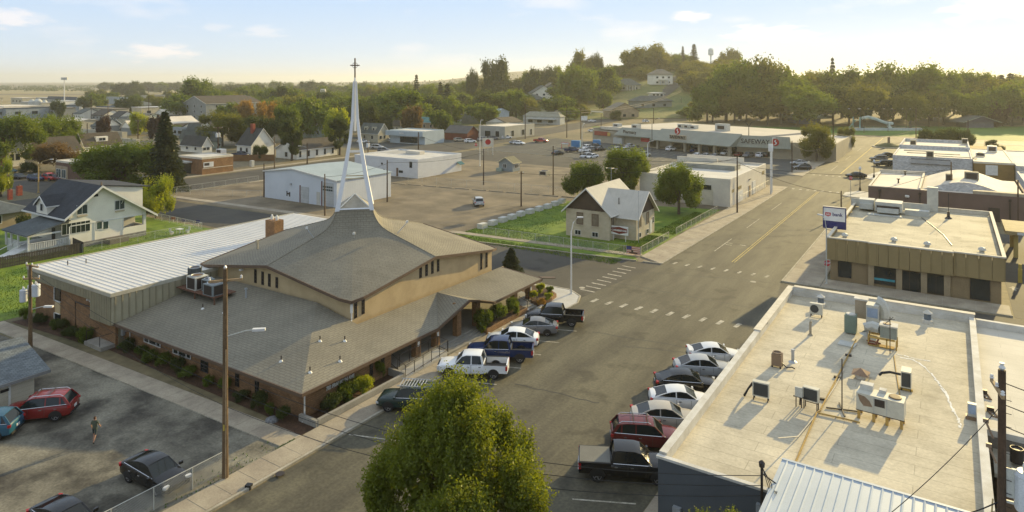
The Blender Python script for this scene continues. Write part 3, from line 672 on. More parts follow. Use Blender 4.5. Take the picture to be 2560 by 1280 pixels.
# ---------------------------------------------------------------- church hall with the white standing-seam roof
AX0, AX1, AY0, AY1 = -79.3, -62.8, 31.1, 64.5; AZ0, AZ1 = 4.95, 5.25
hall = T('church_hall', 'brick church hall with long white ribbed metal roof beside the church', 'hall', (-71,48,0))
part('brick_wall', MB().box(AX0+.4,AY0+.5,0,AX1-.3,AY0+.75,4.3).box(AX0+.4,AY0+.75,0,AX0+.65,AY1-.5,4.3).box(AX0+.65,AY1-.7,0,AX1-.3,AY1-.5,4.3), M_brick, hall)
part('side_wall', MB().box(AX1-.5,AY0+.76,0,AX1-.25,AY1-.71,4.3), M_bgreen, hall)
n = 56
rp = None
part('roof_deck', MB().box(AX0,AY0,AZ0-.1,AX1,AY1,AZ0), M_wroof, hall)
pan = MB().box(AX0+.02,0,0,AX1-.02,(AY1-AY0)/n-.03,.03)
rib = MB().box(AX0,-.03,0,AX1,.03,.07)
pm = pan.mesh('roof_panel'); rm = rib.mesh('roof_rib'); M_rib = mat('grey_rib_metal', (.57,.55,.50), rough=.5)  # plain light grey rib metal
Mi = wmat(hall).inverted()
for k in range(n):
    y = AY0 + (AY1-AY0)*k/n; p = Mi @ Vector((0,y+.015,AZ0+.002)); o = share('roof_panel', pm, hall, p, 0, M_wroof)
    if k: share('roof_rib', rm, hall, Mi @ Vector((0,y,AZ0+.002)), 0, M_wroof)
part('roof_edge', MB().box(AX0-.12,AY0-.12,AZ0-.2,AX1+.12,AY0,AZ0+.12).box(AX1,AY0+.001,AZ0-.2,AX1+.12,AY1,AZ0+.12).box(AX0-.12,AY0+.001,AZ0-.2,AX0,AY1,AZ0+.12), mat('edge_trim', (.45,.42,.33)), hall)
# ribbed fascia boards on the near side and the taller panel end
fb = MB().box(-.13,0,0,.13,.1,.85).mesh('fascia_board'); k = 0; x = AX0+.15
while x < -66.4:
    share('fascia_board', fb, hall, Mi @ Vector((x,AY0-.1,AZ0-1.05)), 0, M_bgreen, (.85,1,1)); x += .3
part('fascia_back', MB().box(AX0,AY0+.01,AZ0-1.05,AX1,AY0+.45,AZ0-.12), M_bgreen, hall)
fb2 = MB().box(-.13,0,0,.13,.1,2.55).mesh('end_board'); x = -66.3
while x < AX1+.05:
    share('end_board', fb2, hall, Mi @ Vector((x,AY0-.1,AZ0-2.75)), 0, M_bgreen, (.85,1,1)); x += .3
part('end_back', MB().box(-66.4,AY0+.001,AZ0-2.75,AX1+.02,AY0+.48,AZ0-1.06), M_bgreen, hall)
fb3 = MB().box(0,-.05,0,.08,.05,2.6).mesh('batten'); part('end_panel', MB().box(AX1-.02,AY0+.0,AZ0-2.6,AX1+.05,AY1-.01,AZ0-.21), mat('sage_panel', (.37,.335,.225), (.32,.285,.19), s=.8), hall)
y = AY0+.3
while y < AY1: share('batten', fb3, hall, Mi @ Vector((AX1+.05,y,AZ0-2.62)), 0, M_bgreen, (1,1,.92)); y += .62
part('wall_grille', MB().box(AX1+.05,AY0+7.0,AZ0-1.0,AX1+.12,AY0+7.5,AZ0-.4), M_steel, hall)
for x in (-74.0,):
    o = part('window', MB().box(x-.55,AY0+.42,2.35,x+.55,AY0+.52,4.1), M_glass, hall); part('frame', MB().box(x-.62,AY0+.36,2.3,x-.55,AY0+.5,4.1).box(x-.62,AY0+.36,2.24,x+.62,AY0+.5,2.32), M_trimw, o)
    part('infill_panel', MB().box(x-.55,AY0+.44,1.1,x+.55,AY0+.5,2.2), M_stucco, hall)
    o = part('window', MB().box(x-.55,AY0+.42,.2,x+.55,AY0+.52,1.05), M_glass, hall); part('frame', MB().box(x-.62,AY0+.36,.2,x-.55,AY0+.5,1.05).box(x-.55,AY0+.36,1.05,x+.55,AY0+.5,1.1), M_trimw, o)
part('conduit', MB().tube([(-70.3,AY0+.4,.6),(-70.3,AY0+.4,2.9),(-67.5,AY0+.4,2.9)], .05), M_dark, hall)
part('wall_lamp', MB().cb(-67.6,AY0+.3,3.6,.2,.25,.15).cb(-67.2,AY0+.3,3.55,.12,.2,.15), M_trimw, hall)
for x, y in ((-75.8,35.0),(-76.6,33.6)): part('roof_stub', MB().tube([(x,y,5),(x,y,5.45)], .05), M_dark, hall)

for k, (x_, y_, w_, h_, rd, mm, l) in enumerate(((-62.1,38.6,1.3,1.6,True,(.07,.08,.08),'dark cylindrical condenser leftmost on the church roof platform'),(-60.7,38.0,1.5,1.2,False,(.55,.54,.47),'cream square condenser second on the church roof platform'),(-59.1,38.1,.9,1.1,False,(.30,.34,.33),'small grey-green condenser third on the church roof platform'),(-57.7,37.8,1.5,1.0,False,(.24,.27,.27),'wide grey condenser rightmost on the church roof platform'))):
    t = T('roof_condenser', l, 'air conditioner', (x_,y_,4.15)); m_ = mat('unit_%d' % k, mm); cas = MB().lathe(0,0,[(w_*.5,0),(w_*.5,h_)],16) if rd else MB().cb(0,0,h_/2,w_,w_*.9,h_)
    part('casing', cas, m_, t, local=True); part('fan_ring', MB().lathe(0,0,[(w_*.42,h_),(w_*.42,h_+.08),(w_*.36,h_+.08),(w_*.34,h_+.02)],16), M_steel, t, local=True)
    part('fan', MB().lathe(0,0,[(w_*.34,h_+.02),(w_*.34,h_+.04)],12), M_copper if k == 1 else M_dark, t, local=True)
    if not rd: part('coil_panel', MB().cb(.02,-w_*.45-.01,h_/2,w_*.8,.02,h_*.85).cb(w_/2+.01,0,h_/2,.02,w_*.7,h_*.85), M_dark, t, local=True)
part('equipment_platform', MB().box(-63,37.1,4.05,-56.7,39.4,4.14).box(-62.9,37.2,3.2,-62.8,37.3,4.05).box(-60,37.2,3.2,-59.9,37.3,4.05).box(-56.9,37.2,3.2,-56.8,37.3,4.05), mat('platform_rust',(.16,.08,.05)), ch)
# ================================================================ building helpers (faces seen are -y and +x)
def win(th, face, at, c, z0, z1, w_, frame=M_trimw, glass=M_glass, bars=0, fw=.08, nm='window'):
    """face 'y': wall at y=at facing -y, centred x=c; face 'x': wall at x=at facing +x, centred y=c"""
    if face == 'y':
        o = part(nm, MB().box(c-w_/2,at-.03,z0,c+w_/2,at+.04,z1), glass, th)
        m = MB().box(c-w_/2-fw,at-.07,z0-fw,c+w_/2+fw,at-.03,z0).box(c-w_/2-fw,at-.07,z1,c+w_/2+fw,at-.03,z1+fw).box(c-w_/2-fw,at-.07,z0,c-w_/2,at-.03,z1).box(c+w_/2,at-.07,z0,c+w_/2+fw,at-.03,z1)
        for k in range(bars): x = c-w_/2+w_*(k+1)/(bars+1); m.box(x-fw*.4,at-.06,z0,x+fw*.4,at-.03,z1)
    else:
        o = part(nm, MB().box(at-.04,c-w_/2,z0,at+.03,c+w_/2,z1), glass, th)
        m = MB().box(at+.03,c-w_/2-fw,z0-fw,at+.07,c+w_/2+fw,z0).box(at+.03,c-w_/2-fw,z1,at+.07,c+w_/2+fw,z1+fw).box(at+.03,c-w_/2-fw,z0,at+.07,c-w_/2,z1).box(at+.03,c+w_/2,z0,at+.07,c+w_/2+fw,z1)
        for k in range(bars): y = c-w_/2+w_*(k+1)/(bars+1); m.box(at+.03,y-fw*.4,z0,at+.06,y+fw*.4,z1)
    if frame: part('frame', m, frame, o)
    return o
def gable_roof(th, x0, y0, x1, y1, ze, zr, axis, mr, mg, ov=.35, t=.12, trim=M_trimw, z0=None, loc=False):
    """axis 'x': ridge along x"""
    if axis == 'x':
        ym = (y0+y1)/2; sl = (zr-ze)/(ym-y0); a, b = x0-ov, x1+ov
        part('roof_slope', MB().slab([(a,y0-ov,ze-sl*ov),(b,y0-ov,ze-sl*ov),(b,ym,zr),(a,ym,zr)],t), mr, th, local=loc)
        part('roof_slope', MB().slab([(a,y1+ov,ze-sl*ov),(b,y1+ov,ze-sl*ov),(b,ym,zr),(a,ym,zr)],t), mr, th, local=loc)
        for x in (x0, x1-.12):
            part('gable', MB().add([(x,y0,ze-.06),(x,y1,ze-.06),(x,ym,zr-.14),(x+.12,y0,ze-.06),(x+.12,y1,ze-.06),(x+.12,ym,zr-.14)], [(0,2,1),(3,4,5),(0,1,4,3),(1,2,5,4),(2,0,3,5)]), mg, th, local=loc)
        if trim:
            for s_, e_ in (((b,y0-ov,ze-sl*ov),(b,ym,zr)),((b,y1+ov,ze-sl*ov),(b,ym,zr))):
                m = MB(); q = [(s_[0],s_[1],s_[2]+.02),(e_[0],e_[1],e_[2]+.02),(e_[0],e_[1],e_[2]-.22),(s_[0],s_[1],s_[2]-.22)]
                m.add(q+[(p[0]+.06,p[1],p[2]) for p in q], [(0,1,2,3),(7,6,5,4),(0,4,5,1),(2,6,7,3),(0,3,7,4),(1,5,6,2)]); part('bargeboard', m, trim, th, local=loc)
            part('gutter', MB().box(a,y0-ov-.06,ze-sl*ov-.16,b,y0-ov,ze-sl*ov+.01), trim, th, local=loc)
    else:
        xm = (x0+x1)/2; sl = (zr-ze)/(xm-x0); a, b = y0-ov, y1+ov
        part('roof_slope', MB().slab([(x0-ov,a,ze-sl*ov),(xm,a,zr),(xm,b,zr),(x0-ov,b,ze-sl*ov)],t), mr, th, local=loc)
        part('roof_slope', MB().slab([(x1+ov,a,ze-sl*ov),(xm,a,zr),(xm,b,zr),(x1+ov,b,ze-sl*ov)],t), mr, th, local=loc)
        for y in (y0, y1-.12):
            part('gable', MB().add([(x0,y,ze-.06),(x1,y,ze-.06),(xm,y,zr-.14),(x0,y+.12,ze-.06),(x1,y+.12,ze-.06),(xm,y+.12,zr-.14)], [(0,1,2),(3,5,4),(0,3,4,1),(1,4,5,2),(2,5,3,0)]), mg, th, local=loc)
        if trim:
            for s_, e_ in (((x0-ov,a,ze-sl*ov),(xm,a,zr)),((x1+ov,a,ze-sl*ov),(xm,a,zr))):
                m = MB(); q = [(s_[0],s_[1],s_[2]+.02),(e_[0],e_[1],e_[2]+.02),(e_[0],e_[1],e_[2]-.22),(s_[0],s_[1],s_[2]-.22)]
                m.add(q+[(p[0],p[1]-.06,p[2]) for p in q], [(0,3,2,1),(4,5,6,7),(0,1,5,4),(2,3,7,6),(0,4,7,3),(1,2,6,5)]); part('bargeboard', m, trim, th, local=loc)
            part('gutter', MB().box(x1+ov,a,ze-sl*ov-.16,x1+ov+.06,b,ze-sl*ov+.01), trim, th, local=loc)
def hip_roof(th, x0, y0, x1, y1, ze, zr, mr, ov=.4, loc=False, t=.12):
    x0 -= ov; y0 -= ov; x1 += ov; y1 += ov; h = min(x1-x0, y1-y0)/2
    if x1-x0 > y1-y0: A, B = (x0+h,(y0+y1)/2,zr), (x1-h,(y0+y1)/2,zr)
    else: A, B = ((x0+x1)/2,y0+h,zr), ((x0+x1)/2,y1-h,zr)
    c = [(x0,y0,ze),(x1,y0,ze),(x1,y1,ze),(x0,y1,ze)]
    if x1-x0 > y1-y0: F = [[c[0],c[1],B,A],[c[1],c[2],B],[c[2],c[3],A,B],[c[3],c[0],A]]
    else: F = [[c[0],c[1],A],[c[1],c[2],B,A],[c[2],c[3],B],[c[3],c[0],A,B]]
    for f in F: part('roof_slope', MB().slab(f, t), mr, th, local=loc)
def flat_roof(th, x0, y0, x1, y1, z, mr, mp, ph=.4, pt=.3, loc=False, deck=None):
    part('roof', MB().box(x0+pt,y0+pt,z-.3,x1-pt,y1-pt,z), mr, th, local=loc)
    part('parapet', MB().box(x0-.02,y0-.02,z-.31,x1+.02,y0+pt,z+ph).box(x0-.02,y1-pt,z-.31,x1+.02,y1+.02,z+ph).box(x0-.02,y0+pt,z-.31,x0+pt,y1-pt,z+ph-.003).box(x1-pt,y0+pt,z-.31,x1+.02,y1-pt,z+ph-.003), mp, th, local=loc)

# ================================================================ white farmhouse on the left
M_siding = mat('white_siding', (.80,.76,.64), (.72,.68,.57), s=.5, fine=.05, kind='siding', kw=dict(h=.16,dark=.78))
M_navy = mat('dark_shingle', (.045,.05,.058), (.032,.036,.042), s=.6, fine=.25, bs=9, kind='shingle', kw=dict(var=.2,dark=.8))
M_slate = mat('slate_shingle', (.10,.115,.115), (.07,.08,.08), s=.4, fine=.22, bs=8, kind='shingle', kw=dict(var=.2,dark=.8))
M_stonef = mat('foundation_stone', (.30,.29,.26), (.22,.21,.19), s=2, kind='block')
FX, FY0, FY1 = -105.2, 46.3, 57.3; FZE = 3.3
fh = T('farmhouse', 'white clapboard gabled house with dark roof, small dormer and railed porch', 'house', (-112,52.5,0))
pk = RX(250,463,FX)      # gable peak
ry, rz_ = pk[1], pk[2]
part('foundation', MB().box(-117,FY0-.03,0,FX+.03,FY1,.75), M_stonef, fh)
part('wall', MB().box(-117,FY0,.75,-105.4,FY0+.2,4.6), M_siding, fh); part('wall', MB().box(-105.4,FY0,.75,FX,FY1-3.4,FZE), M_siding, fh)
part('wall', MB().box(-117,FY0+.2,.75,-116.8,FY1,FZE).box(-116.8,FY1-.2,.75,-108.4,FY1,FZE).box(-108.6,FY1-3.4,.75,-108.4,FY1-.2,FZE).box(-108.4,FY1-.2,.75,-105.4,FY1,1.7), M_siding, fh)
part('porch_parapet', MB().box(-105.4,FY1-3.399,.75,FX,FY1,1.75), M_siding, fh); part('porch_post', MB().box(-105.6,FY1-.4,1.75,FX-.01,FY1-.01,FZE), M_trimw, fh)
xw, ov = -117.8, .75
pt0 = (FY0-.9, 4.55); pt1 = (FY1+1.4, 3.1); RG = (ry, rz_)
part('gable_wall', MB().add([(FX-.2,FY0,FZE),(FX-.2,FY1,FZE),(FX-.2,FY1,FZE+.65),(FX-.2,ry,rz_-.2),(FX-.2,FY0,5.1),(FX,FY0,FZE),(FX,FY1,FZE),(FX,FY1,FZE+.65),(FX,ry,rz_-.2),(FX,FY0,5.1)],[(0,4,3,2,1),(5,6,7,8,9),(0,1,6,5),(1,2,7,6),(2,3,8,7),(3,4,9,8),(4,0,5,9)]), M_siding, fh)
part('roof_slope', MB().slab([(xw,pt0[0],pt0[1]),(FX+ov,pt0[0],pt0[1]),(FX+ov,ry,rz_),(xw,ry,rz_)],.14), M_navy, fh)
part('roof_slope', MB().slab([(xw,pt1[0],pt1[1]),(FX+ov,pt1[0],pt1[1]),(FX+ov,ry,rz_),(xw,ry,rz_)],.14), M_navy, fh)
for (yy,zz) in (pt0, pt1):
    q = [(yy,zz+.03),(ry,rz_+.03),(ry,rz_-.3),(yy,zz-.3)]
    part('bargeboard', MB().add([(FX+ov,a,b) for a,b in q]+[(FX+ov+.1,a,b) for a,b in q], [(0,3,2,1),(4,5,6,7),(0,1,5,4),(1,2,6,5),(2,3,7,6),(3,0,4,7)]), M_trimw, fh)
part('gutter', MB().box(xw,pt0[0]-.1,pt0[1]-.2,FX+ov,pt0[0],pt0[1]+.02), M_trimw, fh)
# shed dormer at the back of the ridge
q_ = [(ry+.4,rz_-.25),(FY1,rz_-1.25),(FY1,pt1[1]+(rz_-pt1[1])*(pt1[0]-FY1)/(pt1[0]-ry)-.2),(ry+.5,rz_-.5)]; part('shed_dormer', MB().add([(-116,a,b) for a,b in q_]+[(-106.2,a,b) for a,b in q_], [(0,1,2,3),(7,6,5,4),(0,4,5,1),(1,5,6,2),(2,6,7,3),(3,7,4,0)]), M_siding, fh); part('roof_slope', MB().slab([(-116.6,ry+.2,rz_-.05),(-105.9,ry+.2,rz_-.05),(-105.9,FY1+1.0,rz_-1.15),(-116.6,FY1+1.0,rz_-1.15)],.14), M_navy, fh)
for t_ in (.25,.5): 
    yy = ry+(pt1[0]-ry)*t_*1.5; zz = rz_+(pt1[1]-rz_)*t_*1.5; part('bracket', MB().tube([(FX,yy,zz-1.1),(FX+ov,yy,zz-.25)], .05, 4), M_trimw, fh)
for t_ in (.02,.55):
    yy = ry+(pt0[0]-ry)*t_*1.5; zz = rz_+(pt0[1]-rz_)*t_*1.5; part('bracket', MB().tube([(FX,yy,zz-1.1),(FX+ov,yy,zz-.25)], .05, 4), M_trimw, fh)
for px, py, w_, h_, b in ((205,524,1.35,1.25,1),(299,512,1.35,1.3,1)):
    _, yc, zc = RX(px,py,FX); win(fh,'x',FX,yc,zc-h_/2,zc+h_/2,w_,bars=b, glass=M_glassg); part('planter_box', MB().cb(FX+.1,yc,zc-h_/2-.25,.2,1.3,.18), mat('box_tan',(.5,.42,.3)), fh)
_, yc, zc = RX(240,488,FX); win(fh,'x',FX,yc,zc-.2,zc+.2,.6,frame=None)
_, yc, zc = RX(190,569,FX); win(fh,'x',FX,yc,zc-.75,zc+.75,3.7,bars=5,glass=M_glass,fw=.05)
for px in (249,263): _, yc, zc = RX(px,563,FX); win(fh,'x',FX,yc,zc-.55,zc+.55,.8,glass=M_glassg)
part('corner_board', MB().box(FX,FY0,.7,FX+.06,FY0+.16,FZE).box(FX,49.7,.7,FX+.05,49.82,FZE).box(FX,FY1-3.6,.7,FX+.05,FY1-3.45,FZE), M_trimw, fh)
part('belt_board', MB().box(FX,FY0+.16,FZE-.02,FX+.07,FY1,FZE+.12), M_trimw, fh)
# small gabled dormer on the near slope
dx0, dx1 = -113.3, -109.9; dy0 = 45.5; dz = 5.25
part('dormer_wall', MB().box(dx0,dy0,4.4,dx1,dy0+2.2,dz+.8), M_siding, fh)
gable_roof(fh, dx0, dy0, dx1, dy0+3.4, dz+.8, dz+2.0, 'y', M_navy, M_siding, ov=.3)
win(fh,'y',dy0,(dx0+dx1)/2,dz-.2,dz+.8,.8,glass=M_glass)
# front porch
part('porch_floor', MB().box(-112.4,41.6,0,FX-.3,FY0-.04,.9), M_trimw, fh)
part('porch_roof', MB().slab([(-113,40.9,3.0),(FX+.3,40.9,3.0),(FX+.3,FY0+.1,4.25),(-113,FY0+.1,4.25)],.12), M_slate, fh)
part('porch_beam', MB().box(-112.7,41.15,2.7,FX,41.3,2.9).box(FX-.25,41.3,2.7,FX-.1,FY0,2.91), M_trimw, fh)
for x, y in ((-112.3,41.3),(-110.6,41.3),(-108.4,41.3),(FX-.25,41.35)): part('porch_post', MB().cb(x,y,1.8,.2,.2,1.9), M_trimw, fh)
part('porch_skirt', MB().box(-112.4,41.45,.0,-109.2,41.6,1.75), M_trimw, fh)
mb = MB(); y = 41.5
while y < FY0-.1: mb.box(FX-.22,y,.9,FX-.16,y+.1,1.75); y += .22
mb.box(FX-.25,41.4,1.75,FX-.12,FY0,1.82); part('porch_railing', mb, M_trimw, fh)
part('porch_stairs', MB().add([(-109.0,39.2,0),(-106.6,39.2,0),(-106.6,41.55,0),(-109.0,41.55,0),(-109.0,39.2,.15),(-106.6,39.2,.15),(-106.6,41.55,.9),(-109.0,41.55,.9)], [(0,3,2,1),(4,5,6,7),(0,1,5,4),(1,2,6,5),(2,3,7,6),(3,0,4,7)]), M_trimw, fh)
part('stair_rail', MB().tube([(-109,39.2,.9),(-109,41.5,1.8)],.05).tube([(-106.7,39.2,.9),(-106.7,41.5,1.8)],.05), M_trimw, fh)
part('porch_door', MB().box(-110.3,FY0-.06,.9,-109.3,FY0-.01,2.7), M_dark, fh)
part('basement_hatch', MB().cb(FX+1.0,52.3,.35,1.7,2.8,.7,.05), mat('weathered_wood',(.16,.14,.11)), fh)
part('ridge_finial', MB().lathe(FX+.4,ry,[(.12,rz_),(.05,rz_+.5)],6), M_fascia, fh)
for px, py in ((120,494),(139,503)): 
    x, y, z = RY(px,py,50.2); part('roof_vent', MB().lathe(x,y,[(.14,z-.4),(.1,z+.1)],7), M_trimw, fh)
tag(part('garden_table', MB().cb(-101.9,60.8,.72,1.2,.8,.06).cb(-102.2,60.5,.35,.06,.06,.7).cb(-101.5,61.1,.35,.06,.06,.7).cb(-102.2,61.1,.35,.06,.06,.7).cb(-101.5,60.5,.35,.06,.06,.7), M_trimw), 'white garden table on the lawn beside the farmhouse', 'table')
for dx, l in ((-1.0,'white garden chair at the near side of the garden table'),(1.0,'white garden chair at the far side of the garden table')):
    tag(part('garden_chair', MB().cb(-101.9+dx*.5,60.8+dx,.42,.5,.5,.05).cb(-101.9+dx*.6,60.8+dx*1.25,.7,.45,.06,.6).cb(-101.9+dx*.5-.2,60.8+dx,.2,.05,.4,.4).cb(-101.9+dx*.5+.2,60.8+dx,.2,.05,.4,.4), M_trimw), l, 'chair')
# neighbour's low house with slate roof and two chimneys
nb = T('neighbour_house', 'low tan house with slate green roof and two brick chimneys', 'house', (-136,46,0))
part('wall', MB().box(-146,40,0,-129.6,51.3,2.5), mat('tan_wall',(.40,.31,.2)), nb); hip_roof(nb,-146,40,-129.6,51.3,2.5,4.7,M_slate,.7)
win(nb,'x',-129.6,46.5,.9,2.1,1.0); 
M_redbrick = mat('red_brick', (.34,.085,.05), (.26,.06,.04), s=2, kind='brick', kw=dict(w=.25,h=.09))
for px, py, s_ in ((48,478,.75),(25,488,.6)):
    x, y = P(px,py,4.6); c_ = part('chimney', MB().cb(x,y,4.7,s_,s_,1.7), M_redbrick, nb); part('flue', MB().lathe(x,y,[(.16,5.5),(.12,5.8)],7), M_dark, c_)
# cream garage at the bottom left
gr = T('garage', 'cream block garage with grey shingle roof at the lot edge', 'garage', (-61,20,0))
M_cream = mat('cream_siding', (.52,.47,.36), (.45,.41,.31), s=.8, kind='siding', kw=dict(h=.3,dark=.8))
part('wall', MB().box(-66,12,0,-57.9,23.1,2.35), M_cream, gr)
M_grsh = mat('grey_blue_shingle', (.17,.19,.19), (.13,.145,.15), s=.5, fine=.15, kind='shingle')
part('roof_slope', MB().slab([(-57.2,11.3,2.2),(-57.2,23.9,2.2),(-62,23.9,3.7),(-62,11.3,3.7)],.14), M_grsh, gr); part('roof_slope', MB().slab([(-66.8,11.3,2.2),(-66.8,23.9,2.2),(-62,23.9,3.7),(-62,11.3,3.7)],.14), M_grsh, gr)
part('gable', MB().add([(-66,23,2.3),(-57.9,23,2.3),(-62,23,3.55),(-66,23.1,2.3),(-57.9,23.1,2.3),(-62,23.1,3.55)],[(0,1,2),(3,5,4),(0,3,4,1),(1,4,5,2),(2,5,3,0)]), M_cream, gr)
part('eave_board', MB().box(-57.2,11.3,1.98,-57.12,23.9,2.2), mat('grey_eave',(.2,.2,.19)), gr)
dr = part('garage_door', MB().box(-57.93,14.6,0,-57.84,21.4,2.0), M_cream, gr)
for y in (18.5,19.3,20.1,20.9): part('door_pane', MB().box(-57.85,y,1.35,-57.8,y+.55,1.55), M_glass, dr)
part('door_trim', MB().box(-57.9,21.4,0,-57.8,21.55,2.15).box(-57.9,14.4,2.0,-57.8,21.4,2.15), M_trimw, gr)
# ================================================================ corner house with white roof and brown gables
M_blk = mat('cream_block', (.54,.47,.34), (.44,.38,.27), s=.6, fine=.08, kind='block', kw=dict(m=.008,dark=.88,var=.06))
M_brown = mat('brown_shingle_gable', (.085,.06,.042), (.065,.046,.034), s=1, kind='siding', kw=dict(h=.25,dark=.75))
M_wr2 = mat('pale_roof', (.50,.47,.40), (.43,.405,.345), s=.4, fine=.05, kind='board', kw=dict(h=.9,dark=.93))
chs = T('corner_house', 'cream block house with white cross-gabled roof and dark brown gables', 'house', (-46,98,0))
a0, a1, b0, b1 = -50.4, -43.0, 93.1, 104.5     # main block, ridge along y
c0, c1, d0, d1 = -46.5, -39.6, 95.3, 102.6     # wing, ridge along x
ze_, zr1 = 4.3, 7.7
part('wall', MB().box(a0,b0,0,a1,b1,ze_), M_blk, chs); part('wall', MB().box(a1+.01,d0,0,c1,d1,3.84), M_blk, chs)
gable_roof(chs,a0,b0,a1,b1,ze_,zr1,'y',M_wr2,M_brown,ov=.55,t=.1)
gable_roof(chs,c0,d0,c1,d1,3.85,zr1-.7,'x',M_wr2,M_brown,ov=.55,t=.1)
M_brwin = mat('brown_frame', (.16,.105,.07)); M_blind = mat('blind_glass', (.22,.18,.13), (.17,.14,.1), s=3, rough=.2)
for px, w_ in ((1450,1.15),(1488,1.15)):
    x, _, z = RY(px,547,b0); win(chs,'y',b0,x,2.05,3.7,.95,frame=M_brwin,glass=M_blind,fw=.1); part('sill', MB().box(x-.7,b0-.12,1.8,x+.7,b0,1.93), M_blk, chs)
for px in (1445,1488):
    x, _, z = RY(px,592,b0); win(chs,'y',b0,x,.35,1.0,.95,glass=M_glass,fw=.06,bars=1)
win(chs,'x',a1,94.15,1.95,3.6,.8,frame=M_brwin,glass=M_blind)
for y in (96.6,99.7): win(chs,'x',c1,y,1.95,3.6,.8,frame=M_brwin,glass=M_blind); win(chs,'x',c1,y,.35,1.0,.7,fw=.05)
win(chs,'x',c1,102.0,1.6,2.5,.45,fw=.05)
part('door', MB().box(c1-.02,100.7,.2,c1+.05,101.5,2.2), M_trimw, chs)
x, y, z = RY(1550,505,97.0); part('roof_vent', MB().tube([(x,96.6,5.0),(x,96.6,6.0)], .07), M_dark, chs)
an = tag(part('antenna', MB().tube([(-47.5,103.5,6.8),(-47.5,103.5,9.6)],.03).tube([(-48.6,103.5,9.5),(-46.3,103.5,9.5)],.025).tube([(-48.3,103.2,9.5),(-48.3,103.8,9.5)],.02).tube([(-47.2,103.0,9.5),(-47.2,104.0,9.5)],.02), M_steel), 'old television aerial on a mast behind the white roof', 'antenna')
sg = T('church_school_sign', 'white and maroon sign board reading CORNERSTONE by the block house', 'sign', (-41.9,93.9,0))
M_sw = mat('sign_white', (.75,.75,.72), fine=.02); M_mar = mat('maroon', (.17,.035,.025), fine=.03)
part('sign_panel', MB().box(-43.1,93.7,1.0,-40.3,93.85,2.25), M_sw, sg)
part('sign_emblem', MB().add([(x,93.685,z) for x,z in ((-43.0,1.95),(-41.7,2.18),(-40.4,1.95),(-40.4,1.4),(-41.7,1.1),(-43.0,1.4))], [(0,5,4,3,2,1)]), M_mar, sg)
text_mesh('CORNERSTONE', .36, M_sw, 'sign_lettering', sg, Vector((-41.7,93.67,1.62)), FACE_MY, .008, .01, .95)
for x in (-42.7,-40.7): part('sign_post', MB().cb(x,93.8,.5,.08,.08,1.0), M_trimw, sg)
bn = T('fence_banner', 'patriotic printed banner with flag stripes tied at the fence corner', 'banner', (-36.9,88.4,0))
bp_ = [P(1566,632,.25), P(1604,637,.25)]
M_bo = mat('banner_orange', (.55,.27,.16), (.42,.16,.12), s=2.5); M_bb = mat('banner_blue', (.05,.06,.2), fine=.05)
q0, q1 = Vector(bp_[0]), Vector(bp_[1]); dd = (q1-q0).normalized()*2.0; q1 = q0+dd
def vq(m, a, b, z0, z1, off): n_ = Vector((dd.y,-dd.x)).normalized()*off; m.poly([(a.x+n_.x,a.y+n_.y,z0),(b.x+n_.x,b.y+n_.y,z0),(b.x+n_.x,b.y+n_.y,z1),(a.x+n_.x,a.y+n_.y,z1)])
mb = MB(); vq(mb,q0,q1,.2,1.25,.0); vq(mb,q1,q0,.2,1.25,-.02); part('banner_cloth', mb, M_bo, bn)
mb = MB(); vq(mb,q0,q0.lerp(q1,.38),.75,1.25,.006); part('banner_canton', mb, M_bb, bn)
mb = MB()
for k in range(4): vq(mb,q0.lerp(q1,.4 if k > 1 else .02),q1,.28+.26*k,.36+.26*k,.008)
part('banner_stripe', mb, mat('banner_pale',(.7,.62,.55)), bn)
mb = MB(); vq(mb,q0.lerp(q1,.2),q0.lerp(q1,.8),.25,.45,.01); vq(mb,q0.lerp(q1,.35),q0.lerp(q1,.5),.45,.75,.01); part('banner_picture', mb, M_brown, bn)
mb = MB()
for p in (q0,q1): mb.tube([(p.x,p.y,0),(p.x,p.y,1.35)],.03)
part('banner_post', mb, M_steel, bn)
# flagpole in front of the wing
tag(part('flagpole', MB().tube([(-38.9,94.4,0),(-38.9,94.4,7.6)],.045,6,.025).lathe(-38.9,94.4,[(.06,7.6),(.07,7.68),(.02,7.75)],6), M_steel), 'thin bare flagpole standing in front of the cream house wing', 'flagpole')
# ================================================================ white auto shop behind
M_wpaint = mat('white_painted_block', (.66,.61,.50), (.58,.53,.44), s=.5, kind='block', kw=dict(m=.006,dark=.9,var=.03), fine=.06)
M_roofw = mat('white_membrane', (.60,.57,.50), (.48,.455,.40), s=.35, fine=.08, bs=5, kind='seam', kw=dict(w=9,h=1.0,m=.02,dark=.82,var=.05))
au = T('auto_shop', 'long white flat-roofed auto shop with garage doors behind the trees', 'building', (-44,145,0))
part('wall', MB().box(-53.5,130.4,0,-35.2,159.8,4.6), M_wpaint, au)
flat_roof(au,-53.5,130.4,-35.2,159.8,4.9,M_roofw,M_wpaint,.45)
part('stepped_parapet', MB().box(-53.3,152.4,4.92,-44,152.8,6.6).box(-53.3,159.4,5.36,-40,159.7,6.4), M_wpaint, au)
part('roof_monitor', MB().box(-50,146.5,4.95,-38.6,151.2,5.9), mat('grey_monitor',(.30,.30,.26)), au)
for x in (-44.6,-42.2,-39.8): win(au,'y',130.38,x,3.0,3.9,2.0,frame=M_wpaint,fw=.05)
M_rust = mat('rust_stain', (.45,.27,.09), (.55,.42,.24), s=2.2)
gd_ = part('garage_door', MB().box(-46,130.3,.1,-38.5,130.38,2.9), mat('door_cream',(.62,.56,.42)), au); part('rust_streak', MB().box(-41.6,130.28,.2,-40.9,130.3,2.6), M_rust, gd_)
